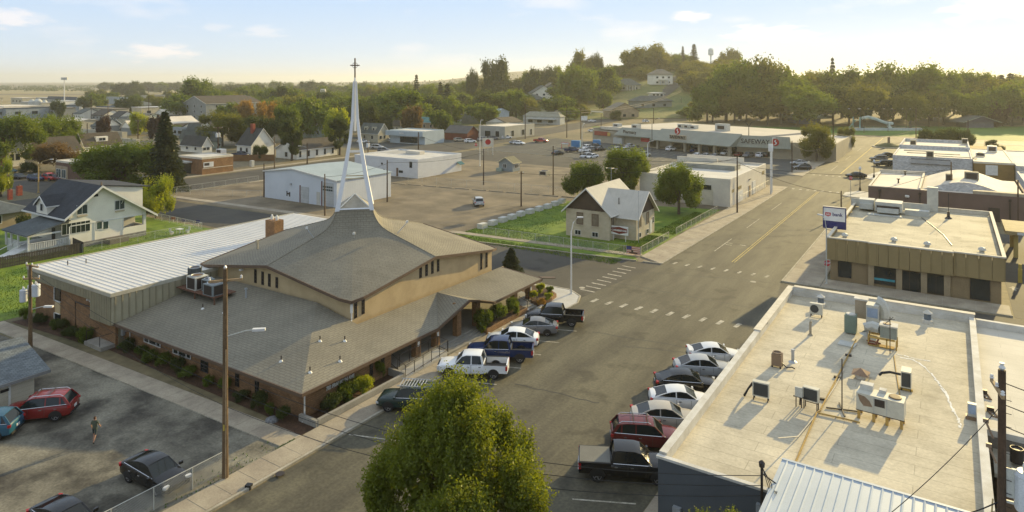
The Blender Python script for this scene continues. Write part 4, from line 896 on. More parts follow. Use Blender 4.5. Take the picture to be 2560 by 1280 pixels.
for y0_, y1_ in ((131.5,133.6),(135.2,139.3)):
    n_ = int((y1_-y0_)/.85)
    for k in range(n_): win(au,'x',-35.18,y0_+.42+k*.85,2.6,3.2,.6,glass=mat('amber_glass',(.36,.28,.13)),frame=None)
for y in (156.3,157.2,158.1): win(au,'x',-35.18,y,3.2,4.0,.6,glass=MATS['amber_glass'],frame=None)
part('door', MB().box(-35.2,144.4,0,-35.1,145.5,2.3), mat('door_tan',(.33,.24,.14)), au); part('bay_door', MB().box(-35.2,135,.1,-35.12,139.5,2.2), M_trimw, au); part('bay_door', MB().box(-35.2,147.5,.1,-35.12,150,2.8), M_trimw, au); part('awning_rail', MB().cb(-35.1,145,3.6,.2,1.4,.12), M_dark, au)
def roof_unit(x, y, z, sx, sy, h, label, cat='air conditioner', m=None, rz=0.0, group=None, fan=True, legs=.15):
    t = T('roof_air_conditioner', label, cat, (x,y,z), rz, group)
    part('casing', MB().cb(0,0,legs+h/2,sx,sy,h), m or M_steel, t, local=True)
    part('grille', MB().cb(0,-sy/2-.01,legs+h*.5,sx*.75,.03,h*.7), M_dark, t, local=True)
    mb = MB()
    for a in (-1,1):
        for b in (-1,1): mb.cb(a*sx*.42,b*sy*.42,legs/2,.07,.07,legs)
    part('stand', mb, M_dark, t, local=True)
    if fan: part('fan', MB().lathe(0,0,[(min(sx,sy)*.38,legs+h),(min(sx,sy)*.38,legs+h+.06),(min(sx,sy)*.3,legs+h+.07)],14), M_dark, t, local=True)
    return t
roof_unit(*P(1362,460-22,6),5.9,1.6,1.6,.8,'tan rooftop unit on the auto shop monitor', m=mat('tan_unit',(.45,.40,.3)))
x, y = P(1772,410,5); roof_unit(x,y,4.9,1.1,.5,.9,'small white condenser with round fan on the auto shop roof', fan=False, m=M_trimw)
# ================================================================ white metal shed and painted block building in the gravel lot
M_shed = mat('white_corrugated', (.60,.63,.66), (.54,.57,.60), s=.3, fine=.04, rough=.5, kind='board', kw=dict(h=.45,dark=.82))
M_shedf = mat('white_shed_front', (.58,.62,.66), (.53,.57,.61), s=.3, fine=.04, rough=.55)
M_shroof = mat('pale_green_metal', (.36,.41,.40), (.30,.35,.34), s=.2, fine=.05, rough=.5, kind='board', kw=dict(h=.7,dark=.88))
sh = T('metal_shed', 'big white metal shed with low gable roof and roll-up doors', 'shed', (-108,97,0))
X0, X1, Y0, Y1 = -119.0, -97.7, 89.4, 104.2
z0_, z1_ = 5.15, 6.5
part('front_wall', MB().add([(X0,Y0,0),(X1,Y0,0),(X1,Y0,z0_),((X0+X1)/2-2,Y0,z1_),(X0,Y0,z0_+.35),(X0,Y0+.15,0),(X1,Y0+.15,0),(X1,Y0+.15,z0_),((X0+X1)/2-2,Y0+.15,z1_),(X0,Y0+.15,z0_+.35)],[(0,1,2,3,4),(5,9,8,7,6),(0,5,6,1),(1,6,7,2),(2,7,8,3),(3,8,9,4),(4,9,5,0)]), M_shedf, sh)
part('side_wall', MB().box(X1-.15,Y0+.151,0,X1-.001,Y1,z0_-.02), M_shed, sh); part('back_wall', MB().box(X0,Y1-.15,0,X1-.16,Y1-.01,z0_).box(X0,Y0+.16,0,X0+.15,Y1-.16,z0_+.3), M_shed, sh)
xm = (X0+X1)/2-2
part('roof_slope', MB().slab([(X1+.25,Y0-.25,z0_),(X1+.25,Y1+.25,z0_),(xm,Y1+.25,z1_+.08),(xm,Y0-.25,z1_+.08)],.1), M_shroof, sh)
part('roof_slope', MB().slab([(X0-.25,Y0-.25,z0_+.37),(xm,Y0-.25,z1_+.08),(xm,Y1+.25,z1_+.08),(X0-.25,Y1+.25,z0_+.37)],.1), M_shroof, sh)
part('eave_trim', MB().slab([(X1+.27,Y0-.33,z0_+.05),(xm,Y0-.33,z1_+.13),(xm,Y0-.25,z1_+.13),(X1+.27,Y0-.25,z0_+.05)],.22).slab([(X0-.27,Y0-.33,z0_+.42),(xm,Y0-.33,z1_+.13),(xm,Y0-.25,z1_+.13),(X0-.27,Y0-.25,z0_+.42)],.22), M_trimw, sh)
for px, py0, py1, w_, nm_ in ((762,467,502,2.4,'roll_up_door'),(820,457,507,3.1,'roll_up_door'),(796,480,505,.95,'door')):
    x, _, zt_ = RY(px,py0,Y0); part(nm_, MB().box(x-w_/2,Y0-.06,.02,x+w_/2,Y0-.01,zt_), mat('door_pale_grey',(.46,.48,.48),kind='siding',kw=dict(h=.5,dark=.8)) if w_ > 1 else mat('door_offwhite',(.55,.54,.48)), sh)
    if w_ > 1: part('door_jamb', MB().box(x-w_/2-.25,Y0-.1,.02,x-w_/2,Y0-.01,zt_+.2), mat('red_brown_jamb',(.14,.045,.035)), sh)
    if w_ > 3:
        for r in range(2):
            for k in range(5): part('door_pane', MB().box(x-1.35+.55*k,Y0-.08,zt_-1.0-.55*r,x-.9+.55*k,Y0-.06,zt_-.65-.55*r), MATS['greenish_glass'], sh)
x, _, z = RY(825,494,Y0); part('wall_vent', MB().box(x-.75,Y0-.05,.85,x+.75,Y0-.01,1.45), M_dark, sh)
x, _, z = RY(728,460,Y0); part('wall_light', MB().cb(x,Y0-.1,z,.4,.2,.4), M_steel, sh)
x, _, z = RY(721,484,Y0); part('wall_emblem', MB().box(x-.55,Y0-.05,z-.5,x-.25,Y0-.01,z+.5).box(x-.25,Y0-.05,z-.15,x+.25,Y0-.01,z+.15).box(x+.25,Y0-.05,z-.55,x+.55,Y0-.01,z+.35), M_dark, sh)
s2 = T('block_warehouse', 'white block building with patched roof left of the gravel lot', 'building', (-118,136,0))
part('wall', MB().box(-132,127,0,-110.1,144.6,4.25), mat('white_block2', (.60,.61,.61), (.54,.55,.56), s=.4, kind='block', kw=dict(w=1.2,h=.4,m=.008,dark=.93,var=.03)), s2)
flat_roof(s2,-132,127,-110.1,144.6,4.4,M_roofw,MATS['white_block2'],.3); part('roof_patch', MB().box(-131,136,4.38,-121,143.5,4.43), mat('grey_felt',(.30,.29,.26),(.45,.42,.36),s=.5), s2)
for px, py, w_, h_ in ((1027,412,.9,1.5),(955,409,.6,.5),(1002,429,1.4,.6),(890+70,425,.5,.5)): 
    x, _, z = RY(px,py,127); win(s2,'y',127,x,max(.3,z-h_/2),z+h_/2,w_,frame=None)
part('roof_monitor', MB().box(-124,138,4.45,-119,140,5.2), M_wpaint, s2); part('door', MB().box(-117.2,126.94,.1,-116.6,127.0,2.2), M_brwin, s2)
part('green_awning', MB().slab([(-110.1,142.5,2.6),(-108.9,142.5,1.9),(-108.9,144.6,1.9),(-110.1,144.6,2.6)],.06), mat('teal_cloth',(.03,.13,.16)), s2)
kx, ky = P(1272,427)
ks = T('kiosk', 'small blue-grey gabled kiosk standing alone on the gravel lot', 'kiosk', (kx,ky,0))
part('wall', MB().box(kx-2.3,ky-1.3,0,kx+2.1,ky+2.2,2.4), mat('kiosk_blue',(.26,.29,.29),(.22,.25,.25),kind='siding',kw=dict(h=.2,dark=.85)), ks)
gable_roof(ks,kx-2.3,ky-1.3,kx+2.1,ky+2.2,2.5,3.8,'y',mat('kiosk_roof',(.17,.16,.10)),MATS['kiosk_blue'],ov=.35,trim=mat('cream_trim',(.62,.55,.36)))
win(ks,'y',ky-1.3,kx-.4,.9,1.9,1.0,bars=1); win(ks,'x',kx+2.1,ky+.5,.9,1.8,1.7,bars=2); win(ks,'x',kx+2.1,ky+1.7,.9,1.8,.4)
tag(part('utility_box', MB().cb(kx-1.6,ky-2.1,.4,1.6,.9,.8).cb(kx-1.6,ky-2.1,.85,1.3,.7,.1), mat('pale_green_box',(.3,.36,.3))), 'pale green ground-mounted transformer cabinet beside the kiosk', 'cabinet')
# ================================================================ bank with pole sign
M_bank = mat('bank_panel', (.30,.225,.105), (.26,.195,.09), s=.6, fine=.06, kind='board', kw=dict(h=1.1,dark=.8))
M_bankw = mat('bank_wall', (.27,.20,.11), (.23,.17,.095), s=.8, fine=.12, bs=15)
M_roofg = mat('roof_gravel', (.50,.445,.32), (.36,.32,.23), s=.28, fine=.14, bs=6, kind='seam', kw=dict(w=5,h=.95,m=.03,dark=.72,var=.06,stain=.4,sd=.75), bump=.3)
M_par = mat('cream_coping', (.66,.60,.48), (.55,.49,.38), s=1.5)
bk = T('bank_building', 'tan panelled flat-roofed bank branch with dark windows', 'bank', (-4,103,0))
bx0, bx1, by0, by1, bz = -12.6, 4.9, 89.3, 119.6, 5.0
part('wall', MB().box(bx0+.35,by0+.35,0,bx1-.35,by1-.2,2.6), M_bankw, bk)
part('roof', MB().box(bx0+.25,by0+.25,4.4,bx1-.25,by1-.25,4.62), M_roofg, bk)
part('soffit', MB().box(bx0+.3,by0+.3,2.6,bx1-.3,by1-.3,2.7), M_bankw, bk)
bay = [(bx0,-8.1,0),(-8.1,0.2,.28),(0.2,bx1,0)]
for x0_, x1_, o_ in bay:
    n_ = round((x1_-x0_)/1.1)
    for k in range(n_):
        a = x0_+(x1_-x0_)*k/n_; b = x0_+(x1_-x0_)*(k+1)/n_
        part('fascia_panel', MB().box(a+.015,by0-o_,2.5,b-.015,by0+.2,5.05), M_bank, bk)
    part('coping', MB().box(x0_-.05,by0-o_-.08,5.05,x1_+.05,by0+.25,5.2), M_par, bk)
n_ = 27
for k in range(n_):
    a = by0+.201+(by1-by0-.21)*k/n_; b = by0+.201+(by1-by0-.21)*(k+1)/n_
    part('fascia_panel', MB().box(bx1-.2,a+.015,2.5,bx1,b-.015,5.05), M_bank, bk); part('fascia_panel', MB().box(bx0,a+.015,2.5,bx0+.2,b-.015,5.05), M_bank, bk)
part('coping', MB().box(bx0-.08,by0+.26,5.05,bx0+.28,by1,5.19).box(bx1-.28,by0+.26,5.05,bx1+.08,by1,5.19).box(bx0+.29,by1-.3,5.05,bx1-.29,by1,5.19).box(bx0+.29,by1-.25,4.63,bx1-.29,by1-.05,5.04), M_par, bk)
for px, pw, t_, b_ in ((2112,1.35,2.75,.55),(2210,2.3,2.5,.35),(2274,2.2,2.4,.05),(2340,2.5,2.45,.15),(2450,1.7,2.6,.2)):
    x = RY(px,690,by0+.35)[0]; win(bk,'y',by0+.34,x,b_,t_-.2,pw,frame=M_dark,fw=.06,bars=1 if px in (2274,2340) else 0, nm='door' if px == 2274 else 'window')
x = RY(2210,690,by0)[0]; part('window_film', MB().box(x-1.1,by0+.27,.75,x+1.1,by0+.3,1.0), mat('teal_film',(.05,.32,.38)), bk)
for px in (2178,2248,2310,2368): x = RY(px,690,by0+.3)[0]; part('pier', MB().box(x-.3,by0+.12,0,x+.3,by0+.34,2.49), mat('tan_pier',(.36,.28,.17)), bk)
# rooftop plant of the bank
M_galv = mat('pale_metal', (.50,.50,.44), (.42,.42,.38), s=1.5, rough=.5)
pl = T('rooftop_plant', 'cluster of pale metal rooftop air handlers at the bank roof edge', 'air handler', (-7.5,112,4.62))
part('screen_wall', MB().box(-13.0,116.5,4.7,-2.6,116.7,5.9), M_galv, pl)
part('duct', MB().box(-11.6,113.6,4.9,-9.6,115.6,6.3).box(-11.4,112.9,5.0,-9.7,113.6,5.8), M_galv, pl)
part('air_handler', MB().box(-9.3,111.8,5.1,-5.9,114.6,6.4).box(-9.0,111.0,5.0,-6.3,111.8,5.6), M_galv, pl)
part('air_handler_louvre', MB().box(-9.1,111.7,5.2,-6.2,111.79,5.9), M_dark, pl)
part('tray', MB().box(-10.2,110.2,4.63,-5.8,111.6,4.75), M_galv, pl)
part('bench_unit', MB().box(-5.6,113,4.63,-2.6,114.2,5.4), M_galv, pl)
tag(part('roof_duct_shaft', MB().box(-3.0,118.2,4.63,-1.6,119.2,8.2), M_galv), 'tall square grey duct shaft at the back of the bank roof', 'duct')
for px, py in ((2112,592),(2235,603),(2318,614),(2455,628)):
    x, y = P(px,py,4.7); tag(part('roof_vent', MB().lathe(x,y,[(.25,4.62),(.25,4.8),(.42,4.85),(.3,5.1),(.05,5.2)],10), M_galv), {2112:'round roof vent nearest the bank sign',2235:'round roof vent near the middle of the bank front',2318:'round roof vent right of the bank front middle',2455:'round roof vent by the far right end of the bank front'}[px], 'vent')
tag(part('antenna', MB().tube([(-0.3,113.5,4.6),(-0.3,113.5,8.2)],.05).lathe(-.3,113.5,[(.5,4.62),(.2,4.9),(.15,5.6)],8), M_dark), 'dark whip antenna on a white base on the bank roof', 'antenna')
tag(part('roof_cable', MB().tube([(-3.5,112,4.66),(-2.2,107,4.66),(-.8,101,4.66),(.1,95,4.66)],.05,5), M_dark), 'dark cable snaking over the bank roof', 'cable')
bs = T('bank_sign', 'white and navy pole sign with a red shield logo by the bank', 'sign', (-13.6,91.5,0))
M_navyp = mat('navy_paint', (.02,.025,.14), fine=.02, rough=.4); M_redp = mat('red_paint', (.55,.02,.03), fine=.02, rough=.4)
sx0, sx1, sy_ = -13.9, -10.9, 96.2
for px_ in (0,):
    pA = RY(2057,516,sy_); pB = RY(2115,521,sy_); pC = RY(2057,560,sy_); pD = RY(2057,548,sy_)
sx0, sx1, sz1 = pA[0], pB[0], pA[2]; szb = RY(2057,569,sy_)[2]; szm = RY(2057,550,sy_)[2]
bs.location = ((sx0+sx1)/2+.1, sy_+.2, 4.6)
part('sign_cabinet', MB().box(sx0,sy_,szb,sx1,sy_+.45,sz1), M_navyp, bs); part('sign_top', MB().box(sx0,sy_-.01,sz1,sx1,sy_+.46,sz1+.04), M_par, bs)
part('sign_face', MB().box(sx0+.1,sy_-.03,szm,sx1-.1,sy_-.001,sz1-.12), M_sw, bs)
W_ = sx1-sx0; zc = (szm+sz1-.12)/2; xs = sx0+.62
part('shield_logo', MB().add([(xs-.33,sy_-.045,zc+.24),(xs+.33,sy_-.045,zc+.24),(xs+.33,sy_-.045,zc-.14),(xs,sy_-.045,zc-.28),(xs-.33,sy_-.045,zc-.14)],[(4,3,2,1,0)]), M_redp, bs)
text_mesh('us', .5, M_sw, 'logo_lettering', bs, Vector((xs,sy_-.06,zc+.04)), FACE_MY, .006, .01)
text_mesh('bank', .62, M_navyp, 'sign_lettering', bs, Vector((xs+1.12,sy_-.05,zc+.03)), FACE_MY, .006, .01)
part('sign_post', MB().cb((sx0+sx1)/2+.1,sy_+.22,(szb+4.6)/2,.5,.35,szb-4.6), M_navyp, bs); part('post_base', MB().cb((sx0+sx1)/2+.1,sy_+.22,4.75,.56,.42,.3), M_sw, bs)
# ================================================================ mauve building, white roofs beyond
M_mauve = mat('mauve_render', (.15,.10,.085), (.125,.085,.072), s=.5, fine=.08)
M_wh = mat('warm_white_roof', (.68,.61,.50), (.58,.52,.42), s=.15, fine=.06, kind='seam', kw=dict(w=9,h=1.4,m=.02,dark=.88,var=.04))  # warm off-white roofing with faint seams
M_wwall = mat('white_brick_wall', (.55,.55,.54), (.46,.46,.45), s=.5, kind='block', kw=dict(dark=.85))
mv = T('mauve_building', 'long mauve rendered building with white roofs, one part barrel vaulted', 'building', (-2,155,0))
mx0, my0, my1 = -12.9, 141.5, 166.0
part('wall', MB().box(mx0,my0,0,11,my0+.3,4.5).box(mx0,my0+.3,0,mx0+.3,my1,4.4).box(10.7,my0+.3,0,11,my1,4.5), M_mauve, mv)
part('roof', MB().box(mx0+.3,my0+.3,3.9,-4.6,my1,4.3), M_wh, mv); part('parapet', MB().box(mx0,my0,4.5,-4.8,my0+.35,4.62).box(mx0,my1-.3,4.0,-4.6,my1,5.0).box(mx0+.001,my0+.36,4.3,mx0+.3,my1-.31,4.6).box(-4.9,my0+.36,4.3,-4.6,my1-.31,4.8), M_par, mv)
vs = []; fs = []; nn = 16
for k in range(nn+1):
    t = k/nn; x = -4.5+15*t; z = 4.2+1.7*max(0,sin(pi*min(1,t*1.15)))**1.3
    vs += [(x,my0+4,z),(x,my1,z)]
for k in range(nn): fs.append((2*k,2*k+2,2*k+3,2*k+1))
m_ = MB(); m_.v = vs; m_.f = fs; part('vaulted_roof', m_, M_wh, mv, smooth=True)
m_ = MB(); m_.v = [p for i,p in enumerate(vs) if i % 2 == 0]+[(v_[0],v_[1],3.9) for i,v_ in enumerate(vs) if i % 2 == 0]; m_.f = [(k,k+nn+1,k+nn+2,k+1) for k in range(nn)]; part('vault_end', m_, M_wwall, mv)
part('roof', MB().box(-4.59,my0+.36,3.9,10.6,my0+3.99,4.2), M_wh, mv); part('low_parapet', MB().box(3.2,my0+.36,4.21,10.9,my0+1.9,5.0), mat('tan_parapet',(.42,.36,.26)), mv)
for px in (2199,2300,2525): x = RY(px,480,my0)[0]; part('downspout', MB().tube([(x,my0-.1,3.9),(x,my0-.1,.2)],.1,6).cb(x,my0-.15,3.9,.4,.3,.4), M_dark, mv)
x = RY(2268,498,my0)[0]; part('wall_lamp', MB().lathe(x,my0-.2,[(.3,3.0),(.38,3.2),(.3,3.4)],10), M_trimw, mv); x = RY(2485,530,my0)[0]; part('door', MB().box(x-.8,my0-.05,0,x+.8,my0-.005,2.4), M_dark, mv)
for px, py, z_ in ((2263,438,4.3),(2246,458,4.3)): x, y = P(px,py,z_); part('roof_vent', MB().lathe(x,y,[(.15,4.3),(.12,5.0),(.3,5.05),(.3,5.2)],8), M_dark, mv)
roof_unit(3.2,152,5.6,2.2,1.8,1.4,'dark rooftop unit on the barrel vaulted white roof', m=mat('dusty_unit',(.2,.19,.16)), fan=False)
roof_unit(-.3,150,5.3,1.1,1.4,1.3,'smaller grey unit beside the vaulted roof unit', m=MATS['dusty_unit'], fan=False)
w2 = T('white_shop_block', 'white brick shop block with blank sign board and torn roofing', 'building', (-4,225,0))
part('wall', MB().box(-12.6,199.5,0,4.4,252,4.6), M_wwall, w2); flat_roof(w2,-12.6,199.5,4.4,226,4.7,M_wh,M_wwall,.3); flat_roof(w2,-12.6,226.05,4.4,252,4.7,M_wh,M_wwall,.9)
part('sign_board', MB().box(-8.4,199.2,3.2,-.2,199.45,4.3), mat('blank_board',(.42,.42,.41)), w2); part('board_frame', MB().box(-8.5,199.15,4.3,-.1,199.42,4.4).box(-8.5,199.15,3.1,-.1,199.42,3.2), M_dark, w2)
part('torn_roofing', MB().cb(-4,212,4.78,12,2.2,.1,.05).cb(1,206,4.75,9,1.4,.14,-.06).cb(-8,218,4.8,6,1.5,.12,.1), mat('torn_felt',(.12,.11,.1),(.4,.37,.3),s=1.1), w2)
part('cross_wall', MB().box(-12.55,225.2,4.71,4.35,225.9,5.7), M_wwall, w2)
for px, py, l in ((2283,362,'tan box unit behind the blank sign board'),(2325,392,'tall tan box unit above the blank sign board'),(2412,358,'small box unit at the back of the white shop roof')): x, y = P(px,py,5); roof_unit(x,y,4.72,1.6,1.4,1.6,l, m=MATS['tan_unit'], fan=False)
b3 = T('brown_shop_block', 'brown walled shop with white shuttered window and pale roof', 'building', (8,215,0))
part('wall', MB().box(4.6,199,0,12.6,250,4.3), mat('ochre_wall',(.26,.165,.06)), b3); flat_roof(b3,4.6,199,12.6,236,4.4,M_wh,M_par,.15)
win(b3,'y',199,8.2,1.4,3.8,2.4,glass=M_trimw,frame=None)
x, y = P(2480,375,5); roof_unit(x,y,4.4,2.2,1.8,1.6,'white unit on the brown shop roof', m=M_trimw, fan=False); roof_unit(6.4,214,4.4,2.0,1.6,.9,'low grey unit near the front of the brown shop roof', m=M_galv)
b4 = T('white_side_block', 'white walled block with pale sagging roof at the right edge', 'building', (22,212,0))
part('wall', MB().box(12.8,196,0,34,238,4.0), M_wwall, b4); flat_roof(b4,12.8,196,34,238,4.1,M_wh,M_wwall,.2)
b5 = T('white_low_block', 'low white roofed block right of the mauve building', 'building', (20,168,0))
part('wall', MB().box(12.2,163,0,32,186,3.6), M_wwall, b5); flat_roof(b5,12.2,163,32,186,3.8,M_wh,M_wwall,.3)
# brown brick wall slice and drive-through canopy right of the bank
dt = T('drive_through_canopy', 'flat tan drive-through canopy over the bank drive', 'canopy', (12,118,0))
part('canopy_roof', MB().box(6.2,113.5,3.2,20,122.5,3.7), mat('canopy_tan',(.42,.33,.17)), dt)
for x, y in ((7.4,114.5),(7.4,121.5),(18.5,114.5)): part('canopy_post', MB().cb(x,y,1.6,.5,.5,3.2), mat('yellow_tan',(.48,.36,.12)), dt)
part('clearance_sign', MB().cb(9,113.4,3.45,3.0,.06,.34), M_sw, dt); part('clearance_panel', MB().cb(9.3,113.35,3.45,.8,.04,.26), M_redp, dt)
tag(part('gate_arm_post', MB().cb(6.9,100.5,.8,.4,.4,1.6).cb(6.9,100.5,1.9,.3,.3,.6), mat('safety_yellow',(.5,.38,.08))), 'yellow and dark post on the kerb of the bank drive', 'post')
ar = part('painted_arrow', MB().add([(5.9,96.3,.02),(6.3,96.3,.02),(6.3,97.3,.02),(6.6,97.3,.02),(6.1,98.2,.02),(5.6,97.3,.02),(5.9,97.3,.02)],[(0,1,2,3,4,5,6)]), M_paint, bpy.data.objects['bank_drive'])
# ================================================================ blue-grey walled building with the busy roof
M_blue = mat('slate_blue_paint', (.095,.108,.118), (.08,.09,.10), s=.6, fine=.06)
M_deck = mat('weathered_roof_deck', (.58,.515,.38), (.42,.37,.27), s=.30, fine=.1, bs=7, kind='seam', kw=dict(w=7,h=1.0,m=.022,dark=.72,var=.06,stain=.55,sd=.86), bump=.25)
M_parw = mat('white_parapet_coating', (.62,.60,.54), (.48,.45,.38), s=.9, fine=.08)
RZ = 4.95
bl = T('flat_roof_building', 'slate blue walled building with weathered cream flat roof full of equipment', 'building', (-5,48,0))
part('wall', MB().box(-12.2,32.1,0,1.5,32.35,5.3).box(-12.2,32.35,0,-11.95,64.7,5.3).box(-11.95,64.45,0,1.5,64.7,5.3), M_blue, bl)
part('roof_deck', MB().box(-11.95,32.36,4.6,1.25,64.44,RZ), M_deck, bl)
part('parapet', MB().box(-12.25,32.4,5.305,-11.85,52.5,5.5).box(-12.25,54.5,5.305,-11.85,64.8,5.5).box(-11.95,32.36,RZ,-11.86,64.44,5.302), M_parw, bl)
part('parapet', MB().box(-11.84,64.3,5.305,1.55,64.8,5.62).box(-11.84,64.2,RZ,1.2,64.44,5.302), M_parw, bl)
part('parapet', MB().box(1.2,32.36,RZ,1.6,64.19,5.45), M_parw, bl)
part('coping', MB().box(-12.28,32.05,5.3,-6.9,32.3,5.42), M_parw, bl)
part('coping', MB().box(-12.34,52.0,5.505,-11.8,64.82,5.56).box(-11.79,64.28,5.63,1.6,64.84,5.68), M_par, bl)
part('roof_scupper', MB().cb(-12.3,53.5,5.2,.3,1.6,.3), M_black, bl); part('roof_scupper', MB().cb(-12.2,43.8,5.15,.35,.5,.25), M_black, bl)
part('wall_light', MB().cb(-12.35,33.2,3.4,.3,.35,.5), M_steel, bl); part('wall_box', MB().cb(-11.2,32.0,2.9,.4,.2,.7), M_steel, bl)
def rp_(px, py): return P(px, py, RZ)
M_beige = mat('beige_unit', (.55,.53,.44), (.48,.46,.38), s=2.5, fine=.05, rough=.5)
M_coil = mat('condenser_coil', (.05,.055,.055), rough=.5)
def split_unit(px, py, label, w_=.95, d_=.36, h_=.85, rz=0, leg=.25, stand=False, round_=False):
    x, y = rp_(px, py); t = T('split_condenser', label, 'air conditioner', (x,y,RZ), rz)
    part('casing', MB().cb(0,0,leg+h_/2,w_,d_,h_), M_beige, t, local=True)
    if round_:
        fr = MB(); q = []
        for rr, yy in ((.33,-d_/2-.02),(.33,-d_/2)): pass
        n = 16; fr.add([(-.12+.32*cos(2*pi*k/n),-d_/2-.015,leg+h_*.5+.32*sin(2*pi*k/n)) for k in range(n)], [tuple(range(n))]); part('fan_grille', fr, M_coil, t, local=True)
    else: part('coil', MB().cb(0,-d_/2-.006,leg+h_*.5,w_*.86,.012,h_*.84), M_coil, t, local=True)
    mb = MB()
    for a in (-1,1):
        for b in (-1,1): mb.cb(a*w_*.42,b*d_*.45,leg/2,.05,.05,leg)
    mb.cb(0,d_*.45,leg*.6,w_*.84,.04,.04)
    part('stand', mb, M_dark, t, local=True)
    return t
split_unit(2041,792,'white split condenser with round fan grille near the back parapet',round_=True)
t = split_unit(1903,1000,'split condenser with dark coil and black hoses, nearest the street parapet',w_=.95,h_=.85,rz=.05)
part('hose', MB().tube([(-.5,.1,.9),(-.75,0,.5),(-.95,-.1,.05)],.06,5).tube([(-.5,.15,.8),(-.8,.1,.4),(-1.0,0,.05)],.05,5), M_black, t, local=True)
t = split_unit(2028,1022,'split condenser with dark coil on a tall stand beside a grey box',w_=.85,h_=.75,leg=.5,rz=-.1)
part('hose', MB().tube([(-.45,.1,1.0),(-.6,0,.6),(-.62,0,.05)],.05,5), M_black, t, local=True)
x, y = rp_(1997,1018); t = T('disconnect_box', 'grey electrical box on a small rail stand beside the tall-stand condenser', 'electrical box', (x,y,RZ))
part('box', MB().cb(0,0,.9,.4,.15,.55), M_galv, t, local=True); part('stand', MB().cb(-.15,0,.32,.05,.05,.64).cb(.15,0,.32,.05,.05,.64).cb(.1,0,.6,.8,.08,.05), M_dark, t, local=True)
t = split_unit(2266,972,'narrow split condenser seen end-on with a curved black pipe',w_=.55,d_=.9,h_=1.0,leg=.2)
part('pipe', MB().tube([(-.25,.2,.75),(-.9,.3,.72),(-1.35,.2,.6),(-1.5,.1,.45)],.08,6), M_black, t, local=True); part('foot', MB().cb(0,-.3,.08,.7,.15,.1), mat('yellow_block',(.5,.33,.08)), t, local=True)
for px, py, l in ((2052,764,'dark roof vent with pointed white cap left at the back parapet'),(2319,806,'dark roof vent with pointed white cap on the right of the roof')):
    x, y = rp_(px,py); t = T('roof_vent', l, 'vent', (x,y,RZ)); part('base', MB().cb(0,0,.12,.7,.7,.24), M_parw, t, local=True); part('stack', MB().lathe(0,0,[(.24,.24),(.24,.75)],12), mat('vent_blue_grey',(.12,.15,.18)), t, local=True); part('cap', MB().lathe(0,0,[(.34,.72),(.34,.76),(.03,1.0)],12), M_parw, t, local=True)
x, y = rp_(2026,838); tag(part('gooseneck_pipe', MB().tube([(x,y,RZ),(x,y,RZ+.95),(x+.03,y-.05,RZ+1.05),(x+.05,y-.16,RZ+1.0)],.09,7).lathe(x,y,[(.2,RZ),(.1,RZ+.12)],8), mat('old_pipe',(.34,.29,.21))), 'thin gooseneck vent pipe standing alone on the cream roof', 'pipe')
x, y = rp_(1982,905); tag(part('vent_pipe', MB().tube([(x,y,RZ),(x,y,RZ+.8)],.1,8).lathe(x,y,[(.13,RZ+.8),(.13,RZ+.86)],8).lathe(x,y,[(.3,RZ),(.12,RZ+.1)],8), M_steel), 'short grey vent pipe beside the brown round condenser', 'pipe')
x, y = rp_(1943,916); t = T('round_condenser', 'brown cylindrical condenser on feet, next to a short vent pipe', 'air conditioner', (x,y,RZ))
M_bru = mat('brown_unit', (.25,.17,.11), rough=.5); part('casing', MB().cb(0,0,.5,.62,.62,.75), M_bru, t, local=True); part('fan_ring', MB().lathe(0,0,[(.3,.87),(.3,.97),(.24,.97),(.22,.9)],14), M_bru, t, local=True)
mb = MB()
for a in (-1,1):
    for b in (-1,1): mb.cb(a*.26,b*.26,.06,.1,.1,.13)
part('foot', mb, M_dark, t, local=True); part('hose', MB().tube([(.3,0,.3),(.6,-.1,.1),(.9,.1,.12),(1.1,.1,.06)],.04,5), M_black, t, local=True)
# television mast with crossed feet
x, y = rp_(2105,1026); t = T('mast', 'tall thin mast on four crossed feet in the middle of the roof', 'mast', (x,y,RZ)); part('pole', MB().tube([(0,0,.1),(0,0,3.0)],.035,6), M_dark, t, local=True)
for a in range(4): part('foot', MB().cb(.42*cos(a*pi/2+.3),.42*sin(a*pi/2+.3),.06,.85,.07,.07,a*pi/2+.3), M_dark, t, local=True)
# main cluster
t = T('rooftop_plant', 'jumble of boxes and curved duct on a yellow timber frame, centre of the cream roof', 'air handler', (*rp_(2195,850),RZ))
cx_, cy_ = rp_(2195,850)
def rel(px, py, z=0): a, b = P(px, py, RZ+z); return a-cx_, b-cy_
x, y = rel(2127,832); part('green_condenser', MB().cb(x,y,.75,.8,.8,1.3), mat('sage_unit',(.20,.26,.21),kind='board',kw=dict(h=.08,dark=.7)), t, local=True); part('fan', MB().lathe(x,y,[(.33,1.4),(.33,1.47),(.27,1.48)],12), M_parw, t, local=True)
x, y = rel(2152,826,.0); part('tall_box', MB().cb(x,y+.4,1.6,.8,.7,1.4), mat('tan_box',(.38,.31,.22)), t, local=True); part('box_lid', MB().cb(x,y+.4,2.34,.95,.85,.12), M_parw, t, local=True)
x, y = rel(2182,838,.0); part('air_handler', MB().cb(x,y+.2,1.25,.85,1.0,2.1), M_galv, t, local=True)
M_skyr = mat('bluish_panel', (.30,.38,.50), rough=.3); part('panel', MB().cb(x,y-.31,1.75,.7,.02,.7), M_skyr, t, local=True)
duct = MB(); arc = [(x+.2+.55*sin(a), y+.5, .9+1.0*cos(a)+.6) for a in [pi*k/10 for k in range(0,9)]]; duct.tube(arc, .38, 8); part('curved_duct', duct, M_galv, t, local=True)
